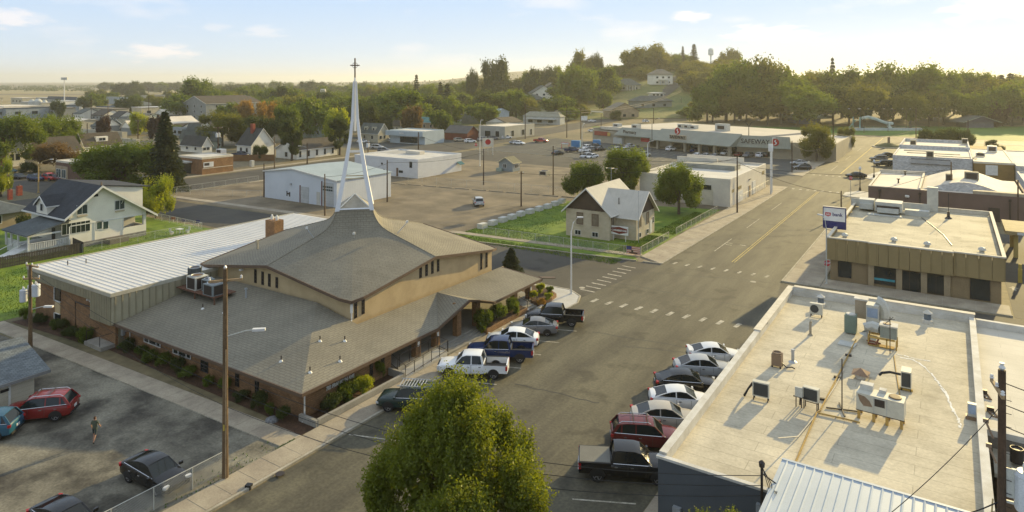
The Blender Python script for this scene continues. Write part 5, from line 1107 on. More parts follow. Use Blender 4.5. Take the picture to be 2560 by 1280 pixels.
x, y = rel(2222,868); part('box_unit', MB().cb(x,y,1.15,1.05,.9,.8), mat('grey_green_unit',(.26,.28,.24)), t, local=True); part('unit_lid', MB().cb(x,y,1.6,1.15,1.0,.1), M_parw, t, local=True); part('fan', MB().lathe(x-.1,y,[(.26,1.66),(.26,1.7),(.2,1.7)],12), M_bru, t, local=True)
x2, y2 = rel(2180,858); part('elbow_duct', MB().tube([(x-.5,y,1.2),(x2+.1,y2+.1,1.25),(x2-.35,y2+.1,1.1),(x2-.5,y2+.05,.5)],.36,8), M_galv, t, local=True)
M_tim = mat('yellow_timber', (.50,.32,.09), (.38,.24,.07), s=3); fr_ = MB()
for a, b in ((x2-.2,y2-.4),(x+.5,y-.45),(x2-.2,y2+.5),(x+.5,y+.45),(x-.1,y-.45)): fr_.cb(a,b,.35,.09,.09,.7)
fr_.cb((x+x2)/2+.15,y-.45,.66,1.6,.09,.12).cb((x+x2)/2+.15,y+.45,.66,1.6,.09,.12).cb((x+x2)/2+.1,y-.2,.06,1.6,.5,.06); part('timber_frame', fr_, M_tim, t, local=True)
part('pipework', MB().tube([(x2-.2,y2-.5,.15),(x2+.3,y2-.6,.2),(x2+.5,y2-.3,.6)],.07,5).tube([(x2-.3,y2-.2,.2),(x2+.1,y2-.55,.35),(x2+.6,y2-.5,.25)],.06,5), mat('rusty_pipe',(.22,.07,.04)), t, local=True)
x, y = rel(2225,885); part('antenna_rod', MB().tube([(x,y,0),(x,y,2.6)],.03,5).tube([(x-.5,y,2.35),(x+.3,y,2.45)],.02,4).tube([(x-.35,y,2.0),(x+.2,y,2.6)],.02,4), M_dark, t, local=True)
x, y = rp_(2118,862); tag(part('roof_hatch', MB().cb(x,y,RZ+.05,1.1,.95,.1,-.1), M_galv), 'flat grey hatch cover beside the green condenser', 'hatch')
x, y = rp_(2152,944); t = T('vent_hood', 'small rusty pyramid-shaped vent hood low on the roof', 'vent', (x,y,RZ)); part('stack', MB().lathe(0,0,[(.32,0),(.3,.3)],12), M_parw, t, local=True); part('hood', MB().add([(-.5,-.5,.28),(.5,-.5,.28),(.5,.5,.28),(-.5,.5,.28),(0,0,.62)],[(0,1,4),(1,2,4),(2,3,4),(3,0,4),(0,3,2,1)]), mat('rusty_hood',(.30,.20,.13)), t, local=True)
# large packaged unit on legs
x, y = rp_(2200,1058); t = T('packaged_unit', 'large cream packaged air unit with peeled paint on yellow legs', 'air conditioner', (x,y,RZ), radians(-3))
part('casing', MB().cb(0,.35,1.0,2.35,1.0,.95), M_beige, t, local=True); part('peeled_patch', MB().add([(a,-.155,b) for a,b in ((-1.1,1.4),(-.75,1.35),(-.5,1.15),(-.35,.85),(-.8,.8),(-1.0,1.05))],[(0,5,4,3,2,1)]), M_bru, t, local=True)
part('control_panel', MB().cb(0,-.16,1.15,.5,.02,.4), M_dark, t, local=True); part('panel_seam', MB().cb(-.28,-.155,1.0,.02,.02,.9).cb(.35,-.155,1.0,.02,.02,.9), M_steel, t, local=True)
part('fan', MB().lathe(.7,.4,[(.32,1.48),(.32,1.53),(.25,1.54)],14), M_copper, t, local=True); part('top_box', MB().cb(-.75,.7,1.62,.65,.5,.3).cb(.05,.75,1.55,.35,.4,.16), M_parw, t, local=True)
for a in (-1.05,-.3,.35,1.05): part('leg', MB().cb(a,-.05,.26,.14,.14,.52).cb(a,.75,.26,.14,.14,.52), M_tim, t, local=True)
part('rail', MB().cb(0,-.1,.5,2.4,.05,.06), M_dark, t, local=True)
x, y = rp_(2430,1048); t = T('junction_box', 'slim upright bluish box near the right parapet', 'electrical box', (x,y,RZ)); part('box', MB().cb(0,0,.55,.42,.3,.7), M_galv, t, local=True); part('panel', MB().cb(0,-.16,.6,.34,.02,.5), M_skyr, t, local=True); part('foot', MB().cb(0,0,.1,.6,.4,.18), M_bru, t, local=True)
M_pipey = mat('yellow_gas_pipe', (.42,.28,.08), (.30,.19,.07), s=3)
def rpt(px, py, dz=.08): a, b = rp_(px,py); return (a, b, RZ+dz)
t = T('gas_pipe', 'long yellow rusty gas pipe running down the cream roof', 'pipe', (*rp_(2060,1000),RZ))
part('pipe', MB().tube([rpt(2140,852),rpt(2096,940),rpt(2050,1030),rpt(2042,1035)],.05,6).tube([rpt(2042,1035),rpt(1986,1166)],.05,6), M_pipey, t); part('branch_pipe', MB().tube([rpt(2042,1035),rpt(2110,1050),rpt(2150,1060)],.045,6), M_pipey, t); part('cable', MB().tube([rpt(2110,925,.06),rpt(2090,965,.06),rpt(2044,1036,.06),rpt(1995,1095,.07),rpt(1945,1140,.9)],.035,5), mat('pale_cable',(.55,.5,.4)), t)
for px, py in ((2121,890),(2093,945),(2055,1000)): part('pipe_block', MB().cb(*rp_(px,py),RZ+.06,.4,.16,.12,.1), M_dark, t)
t = T('conduit', 'thin cable from the plant cluster to the narrow condenser', 'cable', (*rp_(2240,930),RZ)); part('cable', MB().tube([rpt(2235,890,.03),rpt(2240,930,.03),rpt(2252,1005,.03)],.035,5), M_pipey, t)
tar = MB()
for seg in ([(2240,885),(2262,890),(2290,897),(2325,903)],[(2250,893),(2285,900),(2320,925),(2345,955),(2365,985),(2375,1010),(2395,1045),(2402,1070)],[(2350,960),(2372,995),(2385,1030)]):
    for i in range(len(seg)-1):
        for k in range(4):
            t0 = k/4; u0 = rp_(seg[i][0]+(seg[i+1][0]-seg[i][0])*t0+random.uniform(-3,3), seg[i][1]+(seg[i+1][1]-seg[i][1])*t0); u1 = rp_(seg[i][0]+(seg[i+1][0]-seg[i][0])*(t0+.25)+random.uniform(-3,3), seg[i][1]+(seg[i+1][1]-seg[i][1])*(t0+.25))
            d = Vector((u1[0]-u0[0],u1[1]-u0[1])); L_ = d.length; tar.cb((u0[0]+u1[0])/2,(u0[1]+u1[1])/2,RZ+.006+.001*k,L_*.95,random.uniform(.05,.14),.006,atan2(d.y,d.x))
part('sealant_streak', tar, mat('white_sealant',(.8,.79,.74),fine=.02), bl, kind='stuff')
for px0,py0,px1,py1 in ((2070,700+75,2330,815),(1960,905,2400,985),(1900,960,2440,1080),(1800,1050,2440,1190),(1850,985,2020,1010)):
    pass
# right-hand neighbour roof and its side clutter
b6 = T('neighbour_flat_roof', 'adjoining lower building with plain white roof at the right edge', 'building', (10,55,0))
part('wall', MB().box(1.62,45.2,0,22,45.5,4.6).box(1.62,45.5,0,1.8,64.4,4.5), mat('grimy_wall',(.2,.18,.15),(.12,.1,.08),s=1), b6)
part('roof_deck', MB().box(1.65,45.51,4.5,22,64.3,4.8), mat('pale_deck',(.60,.55,.45),(.50,.46,.37),s=.3,kind='seam',kw=dict(w=7,h=1.0,m=.02,dark=.82,var=.04)), b6); part('parapet', MB().box(1.65,64.31,4.5,22,64.7,5.3).box(1.62,45.2,4.61,22,45.5,4.95), M_parw, b6)
part('timber_lean_to', MB().slab([(1.9,43.2,3.6),(6.5,43.2,3.6),(6.5,45.19,4.0),(1.9,45.19,4.0)],.2), mat('lean_to',(.45,.42,.34),(.3,.27,.2),s=1.5), b6)
part('lean_to_wall', MB().box(2.0,43.3,0,6.4,43.45,3.4), M_bru, b6)
x, y = P(2457,1080,4); tag(part('drum', MB().lathe(2.9,44.2,[(.3,4.0),(.3,4.75),(.27,4.75),(.27,4.68)],14), M_dark), 'black open-topped drum standing beside the right-hand utility pole', 'drum')
for k, (px, py) in enumerate(((2465,1000),(2482,1045))):
    x, y = P(px,py,4.6); t = T('wall_bracket', ['upper folded metal bracket lying on the white roof edge','lower folded metal bracket lying on the white roof edge'][k], 'bracket', (x,y,4.8)); part('frame', MB().tube([(-.2,.25,.05),(0,-.35,.05),(.25,-.4,.05),(.1,.25,.05),(-.2,.25,.05)],.05,5), M_bru, t, local=True); part('head', MB().cb(-.1,.35,.15,.35,.25,.25), M_dark, t, local=True)
# metal-roofed porch block in front
b7 = T('metal_roof_annex', 'white corrugated metal roof of the annex in front of the cream roof', 'annex', (0,28,0))
M_corr = mat('white_corrugated_roof', (.43,.48,.52), (.37,.42,.46), s=.3, fine=.05, rough=.5)
pmm = MB().add([(-.2,0,0),(-.06,0,0),(0,0,.05),(.06,0,0),(.2,0,0),(-.2,14,0),(-.06,14,0),(0,14,.05),(.06,14,0),(.2,14,0)],[(0,1,6,5),(1,2,7,6),(2,3,8,7),(3,4,9,8)]).mesh('roof_sheet')
part('roof_deck', MB().box(-6.8,20.2,5.6,12,34.2,5.85), M_corr, b7); Mi = wmat(b7).inverted(); x = -6.55
while x < 12: share('roof_sheet', pmm, b7, Mi @ Vector((x,20.22,5.856)), 0, M_corr); x += .4
part('eave_flashing', MB().box(-6.8,34.2,5.5,12,34.35,5.9), M_corr, b7); part('wall', MB().box(-6.6,20.4,0,-6.4,32.0,5.59), mat('grey_wall_dark',(.12,.14,.16)), b7)
t = T('service_mast', 'electric service mast with looped wires at the annex corner', 'service mast', (-7.4,31.7,0)); part('conduit', MB().tube([(-7.2,31.9,3.2),(-7.2,31.9,6.6)],.06,6).lathe(-7.2,31.9,[(.12,6.5),(.14,6.7),(.04,6.8)],8), M_dark, t)
mb = MB()
for k in range(3): mb.tube([(-7.2,31.9,6.6-.05*k),(-6.9+.1*k,31.6,6.0),(-6.7,31.5,5.5-.2*k),(-6.5+.05*k,31.2,6.0)],.02,4)
part('wire_loop', mb, M_black, t); part('meter_box', MB().cb(-7.2,31.95,4.4,.5,.2,.7), M_steel, t)
# ================================================================ grocery store
st = T('grocery_store', 'long beige grocery store with green sloped metal canopy and dark entrance', 'store', (-75,238,0))
A0 = Vector((-120.5,244.9)); B0 = Vector((-58.0,222.2)); rs = atan2(B0.y-A0.y, B0.x-A0.x); dV = (B0-A0).normalized(); nV = Vector((-dV.y,dV.x)); LEN = (B0-A0).length
M_beige2 = mat('store_wall', (.38,.33,.24), (.33,.285,.205), s=.4); M_seam = mat('sage_metal_canopy', (.235,.24,.185), (.20,.205,.16), s=.3, fine=.04, kind='board', kw=dict(h=1.0,dark=.82), rough=.5)
M_sroof = mat('store_roof', (.50,.45,.37), (.42,.38,.31), s=.08, fine=.05)
def sp(u, v, z): p = A0 + dV*u + nV*v; return (p.x, p.y, z)
def sbox(u0, v0, z0, u1, v1, z1):
    return MB().add([sp(u0,v0,z0),sp(u1,v0,z0),sp(u1,v1,z0),sp(u0,v1,z0),sp(u0,v0,z1),sp(u1,v0,z1),sp(u1,v1,z1),sp(u0,v1,z1)],[(0,3,2,1),(4,5,6,7),(0,1,5,4),(1,2,6,5),(2,3,7,6),(3,0,4,7)])
part('wall', sbox(0,0,0,30,.4,4.6), M_beige2, st); part('wall', sbox(30,4.0,0,LEN,4.4,4.6), M_beige2, st); part('wall', sbox(0,.41,0,.4,50,5.4), M_beige2, st)
part('roof', sbox(.41,4.5,4.8,LEN,50,5.6), M_sroof, st); part('roof_edge', sbox(0,4.0,4.61,LEN,4.49,5.8), M_par, st)
def can(u0, u1, zl, zh, v0, v1, nm='canopy'):
    return part(nm, MB().add([sp(u0,v0,zl),sp(u1,v0,zl),sp(u1,v1,zh),sp(u0,v1,zh),sp(u0,v0,zl-.25),sp(u1,v0,zl-.25),sp(u1,v1,zl-.2),sp(u0,v1,zl-.2)],[(0,1,2,3),(7,6,5,4),(4,5,1,0),(5,6,2,1),(6,7,3,2),(7,4,0,3)]), M_seam, st)
can(14,34.2,3.6,6.2,-2.2,2.2); can(34.25,LEN+1,3.3,6.9,-5.0,1.6)
part('entrance_glass', sbox(37,2.5,.1,LEN-1,2.8,3.2), M_glass, st)
for u in (36,42,48,54,60,LEN-.9): part('entrance_pier', sbox(u,-3.5,0,u+.9,-2.6,3.2), M_beige2, st)
for u in (47,): part('display', sbox(u,1.8,.1,u+7,2.3,1.7), mat('blue_display',(.06,.14,.2)), st)
part('store_wall', MB().box(-57.9,222.3,0,-28.8,222.7,5.0).box(-29.2,222.7,0,-28.8,262,5.2), M_beige2, st)
part('roof', MB().box(-57.8,222.71,4.6,-29.21,262,5.05), M_sroof, st)
part('canopy', MB().add([(-57.6,220.4,3.2),(-41.2,220.4,3.2),(-42,223.2,6.6),(-57.2,223.2,6.6),(-57.6,220.4,2.95),(-41.2,220.4,2.95),(-41.2,223.2,3.0),(-57.6,223.2,3.0)],[(0,1,2,3),(7,6,5,4),(4,5,1,0),(5,6,2,1),(6,7,3,2),(7,4,0,3)]), M_seam, st)
RS = Matrix.Rotation(rs,3,'Z') @ FACE_MY
M_ltr = mat('dark_lettering', (.06,.05,.04)); M_red2 = mat('logo_red', (.45,.03,.03), fine=.02)
def slope_pt(u, zz, v): return Vector(sp(u, v, zz))
text_mesh('SAFEWAY', 2.0, M_ltr, 'sign_lettering', st, Vector((-51.9,220.9,4.9)), FACE_MY, .05, .02, 1.0)
def logo(cx, cy, cz, r, rot):
    n = 20; m = MB().add([(r*cos(2*pi*k/n),-.06,r*sin(2*pi*k/n)) for k in range(n)]+[(r*cos(2*pi*k/n),0,r*sin(2*pi*k/n)) for k in range(n)], [tuple(range(n))]+[(k,k+n,(k+1)%n+n,(k+1)%n) for k in range(n)])
    m2 = MB()
    pts = [(.28,.75),(-.05,.6),(-.3,.25),(-.05,.0),(.12,-.2),(-.12,-.55),(-.45,-.7),(-.1,-.75),(.3,-.5),(.45,-.15),(.2,.1),(.05,.3),(.15,.5)]
    m2.add([(a*r,-.1,b*r) for a,b in pts],[tuple(range(len(pts)))])
    for q, mt, nm in ((m,M_red2,'logo_disc'),(m2,M_sw,'logo_swirl')):
        R_ = Matrix.Rotation(rot,4,'Z'); q.v = [tuple(R_ @ Vector(v_) + Vector((cx,cy,cz))) for v_ in q.v]; part(nm, q, mt, st)
logo(-45.8,220.8,5.0,1.15,0)
p_ = sp(47,-5.3,6.9); logo(p_[0],p_[1],7.0,1.2,rs)
part('sign_board', sbox(43.5,-5.3,4.2,50.5,-4.9,5.6), M_beige2, st); text_mesh('SAFEWAY', 1.5, M_ltr, 'sign_lettering', st, Vector(sp(47,-5.4,4.9)), RS, .04, .02)
text_mesh('Pharmacy', 1.7, M_ltr, 'sign_lettering', st, Vector(sp(22,-2.2,5.0)), RS, .05, .03)
part('red_banner', sbox(1.5,-.5,2.6,9.0,-.15,4.2), mat('faded_red',(.34,.07,.045)), st); part('yellow_badge', sbox(8.8,-.55,2.6,10.4,-.51,4.0), mat('badge_yellow',(.6,.4,.1)), st)
part('red_banner', sbox(26,-.4,1.7,30,-.05,3.2), M_redp, st); part('white_cage', sbox(13,-1.6,0,17.5,-.1,2.4), M_galv, st)
for u, v, w_, h_ in ((4,10,3,1.2),(16,8,3,1.6),(25,24,2.2,1.6),(28,24,2.2,1.6),(31,24,2.6,1.4),(44,24,5,2.6)):
    p_ = sp(u,v,0); t = T('roof_air_conditioner', {4:'small tan unit near the left end of the store roof',16:'greenish unit beside the pharmacy canopy top',25:'leftmost of three tan units at the back of the store roof',28:'middle of three tan units at the back of the store roof',31:'rightmost of three tan units at the back of the store roof',44:'large cream unit in the middle of the store roof'}[u], 'air conditioner', (p_[0],p_[1],5.6), rs); part('casing', MB().cb(0,0,h_/2+.05,w_,2.2,h_), M_galv, t, local=True); part('grille', MB().cb(0,-1.12,h_/2,w_*.6,.05,h_*.5), M_dark, t, local=True)
t = T('satellite_dish', 'pale satellite dish on the right end of the store roof', 'satellite dish', (-38.5,238,5)); part('dish', MB().lathe(0,0,[(.1,.5),(.8,.8),(1.5,1.5)],14), M_galv, t, local=True); part('mount', MB().cb(0,0,.25,.3,.3,.5), M_dark, t, local=True)
# pool house with an oval roof ring, and the blue water slide
x, y = D(2010,380); t = T('pool_house', 'round-roofed blue pool bathhouse behind the store', 'building', (x,y,0)); part('wall', MB().lathe(x,y,[(8.5,0),(8.5,3.6)],24), mat('pool_blue',(.06,.12,.24)), t)
m_ = MB().lathe(x,y,[(14.5,3.6),(15,4.3),(14.3,4.9),(12.8,4.9),(12.5,4.2)],28); part('roof_ring', m_, mat('pale_green_ring',(.42,.46,.38)), t)
x, y = D(2175,338)
t = T('water_slide', 'pale turquoise water slide tower and chute at the swimming pool', 'water slide', (x,y,0)); M_turq = mat('turquoise', (.22,.42,.38), fine=.05); M_pslide = mat('pale_slide', (.5,.56,.5), fine=.05)
mb = MB()
for a in (-1.5,1.5):
    for b in (-1.5,1.5): mb.tube([(x-6+a,y+b,0),(x-6+a,y+b,6)],.18,5)
mb.cb(x-6,y,4.4,3.4,3.4,.25); part('tower', mb, M_turq, t); cs = [D(px,336) for px in (2155,2170,2190,2205,2218,2232)]; zs = [5.6,6.2,5.2,4.0,3.2,3.0]
part('chute', MB().tube([(c[0],c[1],z) for c,z in zip(cs,zs)],.75,7), M_pslide, t); c = D(2220,334); part('splash_chute', MB().tube([(c[0],c[1],2.4),(c[0]+1,c[1],1.0),(c[0]+.5,c[1]-1,.2)],.9,7), M_pslide, t); part('stair', MB().tube([(x-9.5,y,.1),(x-6.5,y,4.4)],.35,4), M_turq, t)
part('swimming_pool', MB().prism([D(2125,332),D(2300,332),D(2300,350),D(2125,350)],.05,.10), mat('pool_water',(.30,.52,.62),(.25,.45,.56),rough=.1), kind='structure')
part('pool_wall', MB().prism([D(2122,328),D(2306,328),D(2306,329),D(2122,329)],0,1.2), mat('pool_wall_pale',(.45,.5,.5)), kind='structure')
x, y = D(2437,352); t = T('park_pavilion', 'dark grey gabled park pavilion with a lit ridge', 'pavilion', (x,y,0), YAW)
part('wall', MB().box(-7,-4,0,7,4,3.0), mat('pavilion_wall',(.13,.13,.16)), t, local=True); gable_roof(t,-9,-5,9,5,3.2,6.2,'y',mat('pavilion_roof',(.12,.13,.12)),mat('pavilion_gable',(.10,.09,.13)),ov=1.0,t=.25,trim=mat('pale_edge',(.35,.35,.3)),loc=True)
# ================================================================ mid-distance shops
def shop(name, label, cat, pc, pl_, pr, h, mw, mroof, wn=(), ph=.35, kind='flat', zr=1.6, trim=None, axis='x', mg=None, Ldef=None, base=None):
    """nearest bottom corner pixel pc; left end px of the -y face, right end px of the +x face"""
    x1_, y0_ = P(*pc); r = ray(pl_, pc[1]); x0_ = r[0]*(y0_/r[1]); r = ray(pr, pc[1]); 
    y1_ = r[1]*(x1_/r[0]) if Ldef is None else y0_+Ldef
    t = T(name, label, cat, ((x0_+x1_)/2,(y0_+y1_)/2,0))
    part('wall', MB().box(x0_,y0_,0,x1_,y1_,h), mw, t)
    if kind == 'flat': flat_roof(t,x0_,y0_,x1_,y1_,h+.31,mroof,trim or mw,ph)
    elif kind == 'hip': hip_roof(t,x0_,y0_,x1_,y1_,h,h+zr,mroof)
    else: gable_roof(t,x0_,y0_,x1_,y1_,h,h+zr,axis,mroof,mg or mw,trim=trim)
    for f, c, z0_, z1_, w_ in wn:
        if f == 'y': win(t,'y',y0_,x0_+(x1_-x0_)*c,z0_,z1_,w_)
        else: win(t,'x',x1_,y0_+(y1_-y0_)*c,z0_,z1_,w_)
    return t, (x0_,y0_,x1_,y1_)
M_pblue = mat('pale_blue_render', (.42,.48,.50), (.37,.43,.45), s=.3); M_stonew = mat('pale_grey_wall', (.40,.39,.33), (.34,.33,.28), s=.3)
t, q = shop('branch_office', 'pale blue flat-roofed office with dark shop windows and a navy sign', 'building', (1062,362), 975, 1110, 4.4, M_pblue, M_roofw, wn=[('y',.55,.3,2.6,9)])
part('sign_board', MB().box(q[0]+4,q[1]-.25,3.1,q[0]+11,q[1]-.05,4.2), M_navyp, t); part('canopy_band', MB().box(q[0]-1,q[1]-1.5,3.0,q[2]+.2,q[1]-.26,4.9), M_pblue, t)
text_mesh('BANK', .9, M_sw, 'sign_lettering', t, Vector((q[0]+7.5,q[1]-1.56,4.0)), FACE_MY, .03, .02)
t, q = shop('barn', 'dark red barn-like shop with broad grey roof', 'barn', (1168,352), 1112, 1196, 3.2, mat('barn_red',(.16,.045,.03)), mat('barn_roof',(.12,.11,.10)), kind='gable', zr=2.6, axis='x', trim=None)
t, q = shop('office_block', 'pale flat-roofed stone office with tall arched windows', 'building', (1262,348), 1197, 1336, 4.6, M_stonew, M_wh, wn=[('y',.35,.8,3.2,3.0),('y',.72,.8,3.2,2.0),('x',.25,.8,3.2,2.2),('x',.6,.8,3.2,2.2),('x',.88,.5,3.0,1.4)])
t, q = shop('warehouse', 'pale blue gabled warehouse above the stone office', 'warehouse', (1240,307), 1197, 1273, 6.0, mat('warehouse_blue',(.42,.48,.52)), mat('warehouse_roof',(.38,.44,.47)), kind='gable', zr=2.0, axis='x', trim=None)
shop('white_store', 'low white store left of the pale blue warehouse', 'building', (1172,305), 1130, 1172+12, 4.0, mat('lavender_white',(.48,.49,.52)), M_wh)
t, q = shop('cafe_building', 'white roadside cafe with low hip roof facing the highway', 'building', (1400,313), 1308, 1412, 4.4, mat('cafe_white',(.55,.55,.50)), mat('cafe_roof',(.30,.29,.22)), kind='hip', zr=2.6, wn=[('y',.2,1,2.6,3),('y',.45,1,2.6,3),('y',.75,1,2.6,3)])
part('awning', MB().box(q[0]+3,q[1]-2.5,2.9,q[2]-2,q[1]-.05,3.3), MATS['cafe_white'], t)
t, q = shop('fuel_canopy', 'flat white fuel canopy on thin posts by the highway', 'canopy', (1512,298), 1472, 1514, .5, M_trimw, M_wh, ph=.05)
for ch_ in list(t.children): ch_.location.z += 4.2
for a in (.1,.9):
    for b in (.2,.8): part('canopy_post', MB().cb(q[0]+(q[2]-q[0])*a,q[1]+(q[3]-q[1])*b,2.1,.3,.3,4.2), M_trimw, t)
shop('tan_house', 'low tan roadside house behind the fuel canopy', 'house', (1556,296), 1515, 1563, 3.2, MATS['tan_wall'], mat('tan_roof',(.30,.23,.15)), kind='hip', zr=3)
# left-hand shops
t, q = shop('clinic_building', 'brick flat-roofed office with white sign panel beside the side street', 'building', (505,438), 447, 583, 4.0, M_brick, M_roofw, trim=M_par, ph=.2)
part('sign_panel', MB().box(q[2]-.02,q[1]+.4,1.9,q[2]+.08,q[1]+3.2,3.2), M_sw, t); part('sign_print', MB().box(q[2]+.081,q[1]+.6,2.3,q[2]+.1,q[1]+2.0,3.0), M_dark, t); part('stone_band', MB().box(q[2],q[1]+.2,1.55,q[2]+.05,q[3]-.2,1.7), M_par, t)
part('entrance_recess', MB().box(q[0]+.6,q[1]-.06,.1,q[2]-4.8,q[1]-.01,2.7), M_glass, t); part('entrance_canopy', MB().box(q[0]-1,q[1]-1.6,2.9,q[2]-4.2,q[1]-.07,3.3), M_galv, t)
x, y = P(553,385,3.8); roof_unit(x,y,3.75,2.4,1.6,1.3,'white tank-like unit on the brick office roof', m=M_trimw, fan=False)
t, q = shop('brick_hall', 'low brown brick building with white roof and tall window bay', 'building', (290,478), 140, 330, 4.6, mat('brown_brick',(.20,.115,.08),(.16,.09,.06),s=1,kind='brick'), M_roofw, trim=M_par, ph=.15)
part('window_bay', MB().box(q[0]-.02,q[1]-.12,.2,q[0]+6,q[1]-.01,3.8), MATS['tan_wall'], t); win(t,'y',q[1]-.12,q[0]+1.6,1.1,3.0,2.2,bars=1,glass=M_glassg); win(t,'y',q[1]-.12,q[0]+4.3,1.1,3.0,1.8,bars=1,glass=M_glassg); part('wall_light', MB().cb(q[0]+9.5,q[1]-.15,3.0,.5,.3,.3), M_trimw, t)
# ---- houses of the neighbourhood, nearest first
GR = {'char':mat('charcoal_shingle',(.07,.068,.062),(.05,.05,.045),s=.5,kind='shingle'),'brn':mat('brown_shingle',(.105,.085,.06),(.08,.065,.045),s=.5,kind='shingle'),
 'grn':mat('green_grey_shingle',(.12,.135,.12),(.09,.10,.09),s=.5,kind='shingle'),'tan':mat('tan_shingle',(.24,.21,.155),(.2,.175,.13),s=.5,kind='shingle'),'blu':mat('blue_shingle',(.07,.09,.11),(.05,.07,.09),s=.5,kind='shingle'),'teal':mat('teal_metal_roof',(.12,.27,.25)),'wht':M_wh}
WL = {'w':M_siding,'g':mat('grey_wall',(.27,.28,.26),(.23,.24,.22),s=.5,kind='siding'),'t':MATS['tan_wall'],'s':mat('sage_wall',(.25,.29,.24)),'y':mat('cream_wall',(.48,.44,.33)),'b':mat('blue_grey_wall',(.30,.34,.36))}
HS = [ # label, corner px,py, left px, right px, wall h, ridge h, kind, axis, wall, roof, windows
 ('blue roofed white house with tall brick chimney at the far left','house',(18,418),-60,62,5.0,3.2,'gable','x','w','blu'),
 ('brown roofed white cottage with porch behind the parked cars','cottage',(95,410),52,205,3.2,4.0,'gable','y','w','brn'),
 ('white cottage with brown roof and twin-window dormer','cottage',(212,392),185,305,3.4,3.8,'gable','y','w','brn'),
 ('dark roofed small gabled house just above the brick office','house',(505,383),452,530,2.6,2.8,'gable','x','w','char'),
 ('pale green hip-roofed bungalow below the spreading green tree','bungalow',(545,372),450,552,2.6,3.4,'hip','x','s','grn'),
 ('steep white gabled house with dark roof and brick chimney','house',(628,392),592,685,3.8,5.0,'gable','x','w','char'),
 ('long white meeting hall with brown roof and tall windows','hall',(742,399),690,843,3.0,2.6,'gable','y','w','brn'),
 ('tan roofed craftsman house behind the long white hall','house',(780,345),712,835,4.2,3.6,'gable','x','s','tan'),
 ('grey gabled house with two dormers right of the steeple','house',(945,357),897,972,3.8,3.6,'gable','x','y','grn'),
 ('two storey cream house with shallow roof right of the steeple','house',(940,318),915,955,7.0,2.0,'hip','x','y','tan'),
 ('teal roofed hall behind the pale blue office','hall',(1090,328),1048,1102,4.4,2.2,'gable','x','t','teal'),
 ('three storey pale apartment block with grey roof and twin gables','apartment block',(515,303),458,640,10.5,4.5,'gable','y','g','brn'),
 ('second wing of the pale apartment block, behind the first','apartment block',(590,296),530,655,10.0,4.0,'gable','y','g','brn'),
 ('cream low school-like building with grey shed roof at left','building',(180,330),130,262,4.5,1.4,'gable','x','y','wht'),
 ('beige concrete warehouse at the far left','warehouse',(10,296),-60,126,7.0,.4,'flat','x','y','wht'),
 ('green grey long roofed lodge with white door panels','lodge',(315,335),270,372,3.4,3.0,'gable','y','s','grn'),
 ('long low grey green roofed building in the middle distance','building',(315,278),275,412,4.0,3.4,'hip','x','g','grn'),
 ('flat grey industrial shed with white roof near the field','shed',(318,262),265,338,7.0,.4,'flat','x','b','wht'),
 ('plain grey box warehouse among the far trees','warehouse',(352,262),350,419,9.0,.2,'flat','x','g','wht'),
 ('white flat-roofed store row behind the brown cottage','store',(340,372),215,350,2.6,.2,'flat','x','y','wht'),
 ('flat grey roofed workshop left of the dark spruce','workshop',(305,352),195,318,2.8,.2,'flat','x','y','tan'),
 ('yellow gabled house among the distant left trees','house',(405,262),380,414,5.0,4.0,'gable','x','y','tan'),
 ('blue roofed commercial shed near the stadium light','shed',(190,262),118,195,5.5,2.5,'gable','x','b','blu'),
 ('white low shed beside the blue roofed shed','shed',(250,252),228,262,5.0,.3,'flat','x','b','wht'),
 ('grey house with white window right of the dark spruce','house',(496,348),465,512,3.4,3.0,'gable','x','g','grn'),
 ('white storefront below the apartment block','store',(462,340),432,470,3.0,.2,'flat','x','b','wht'),
 ('small cream house under the reddish tree','house',(1000,330),975,1010,3.0,2.4,'hip','x','y','brn'),
 ('white cottage roof among trees above the teal roof','cottage',(1160,272),1128,1172,4.0,3.0,'hip','x','w','tan'),
 ('pale house half hidden behind the round trees','house',(1125,262),1085,1130,4.5,3.0,'gable','x','w','tan'),
]
random.seed(3)
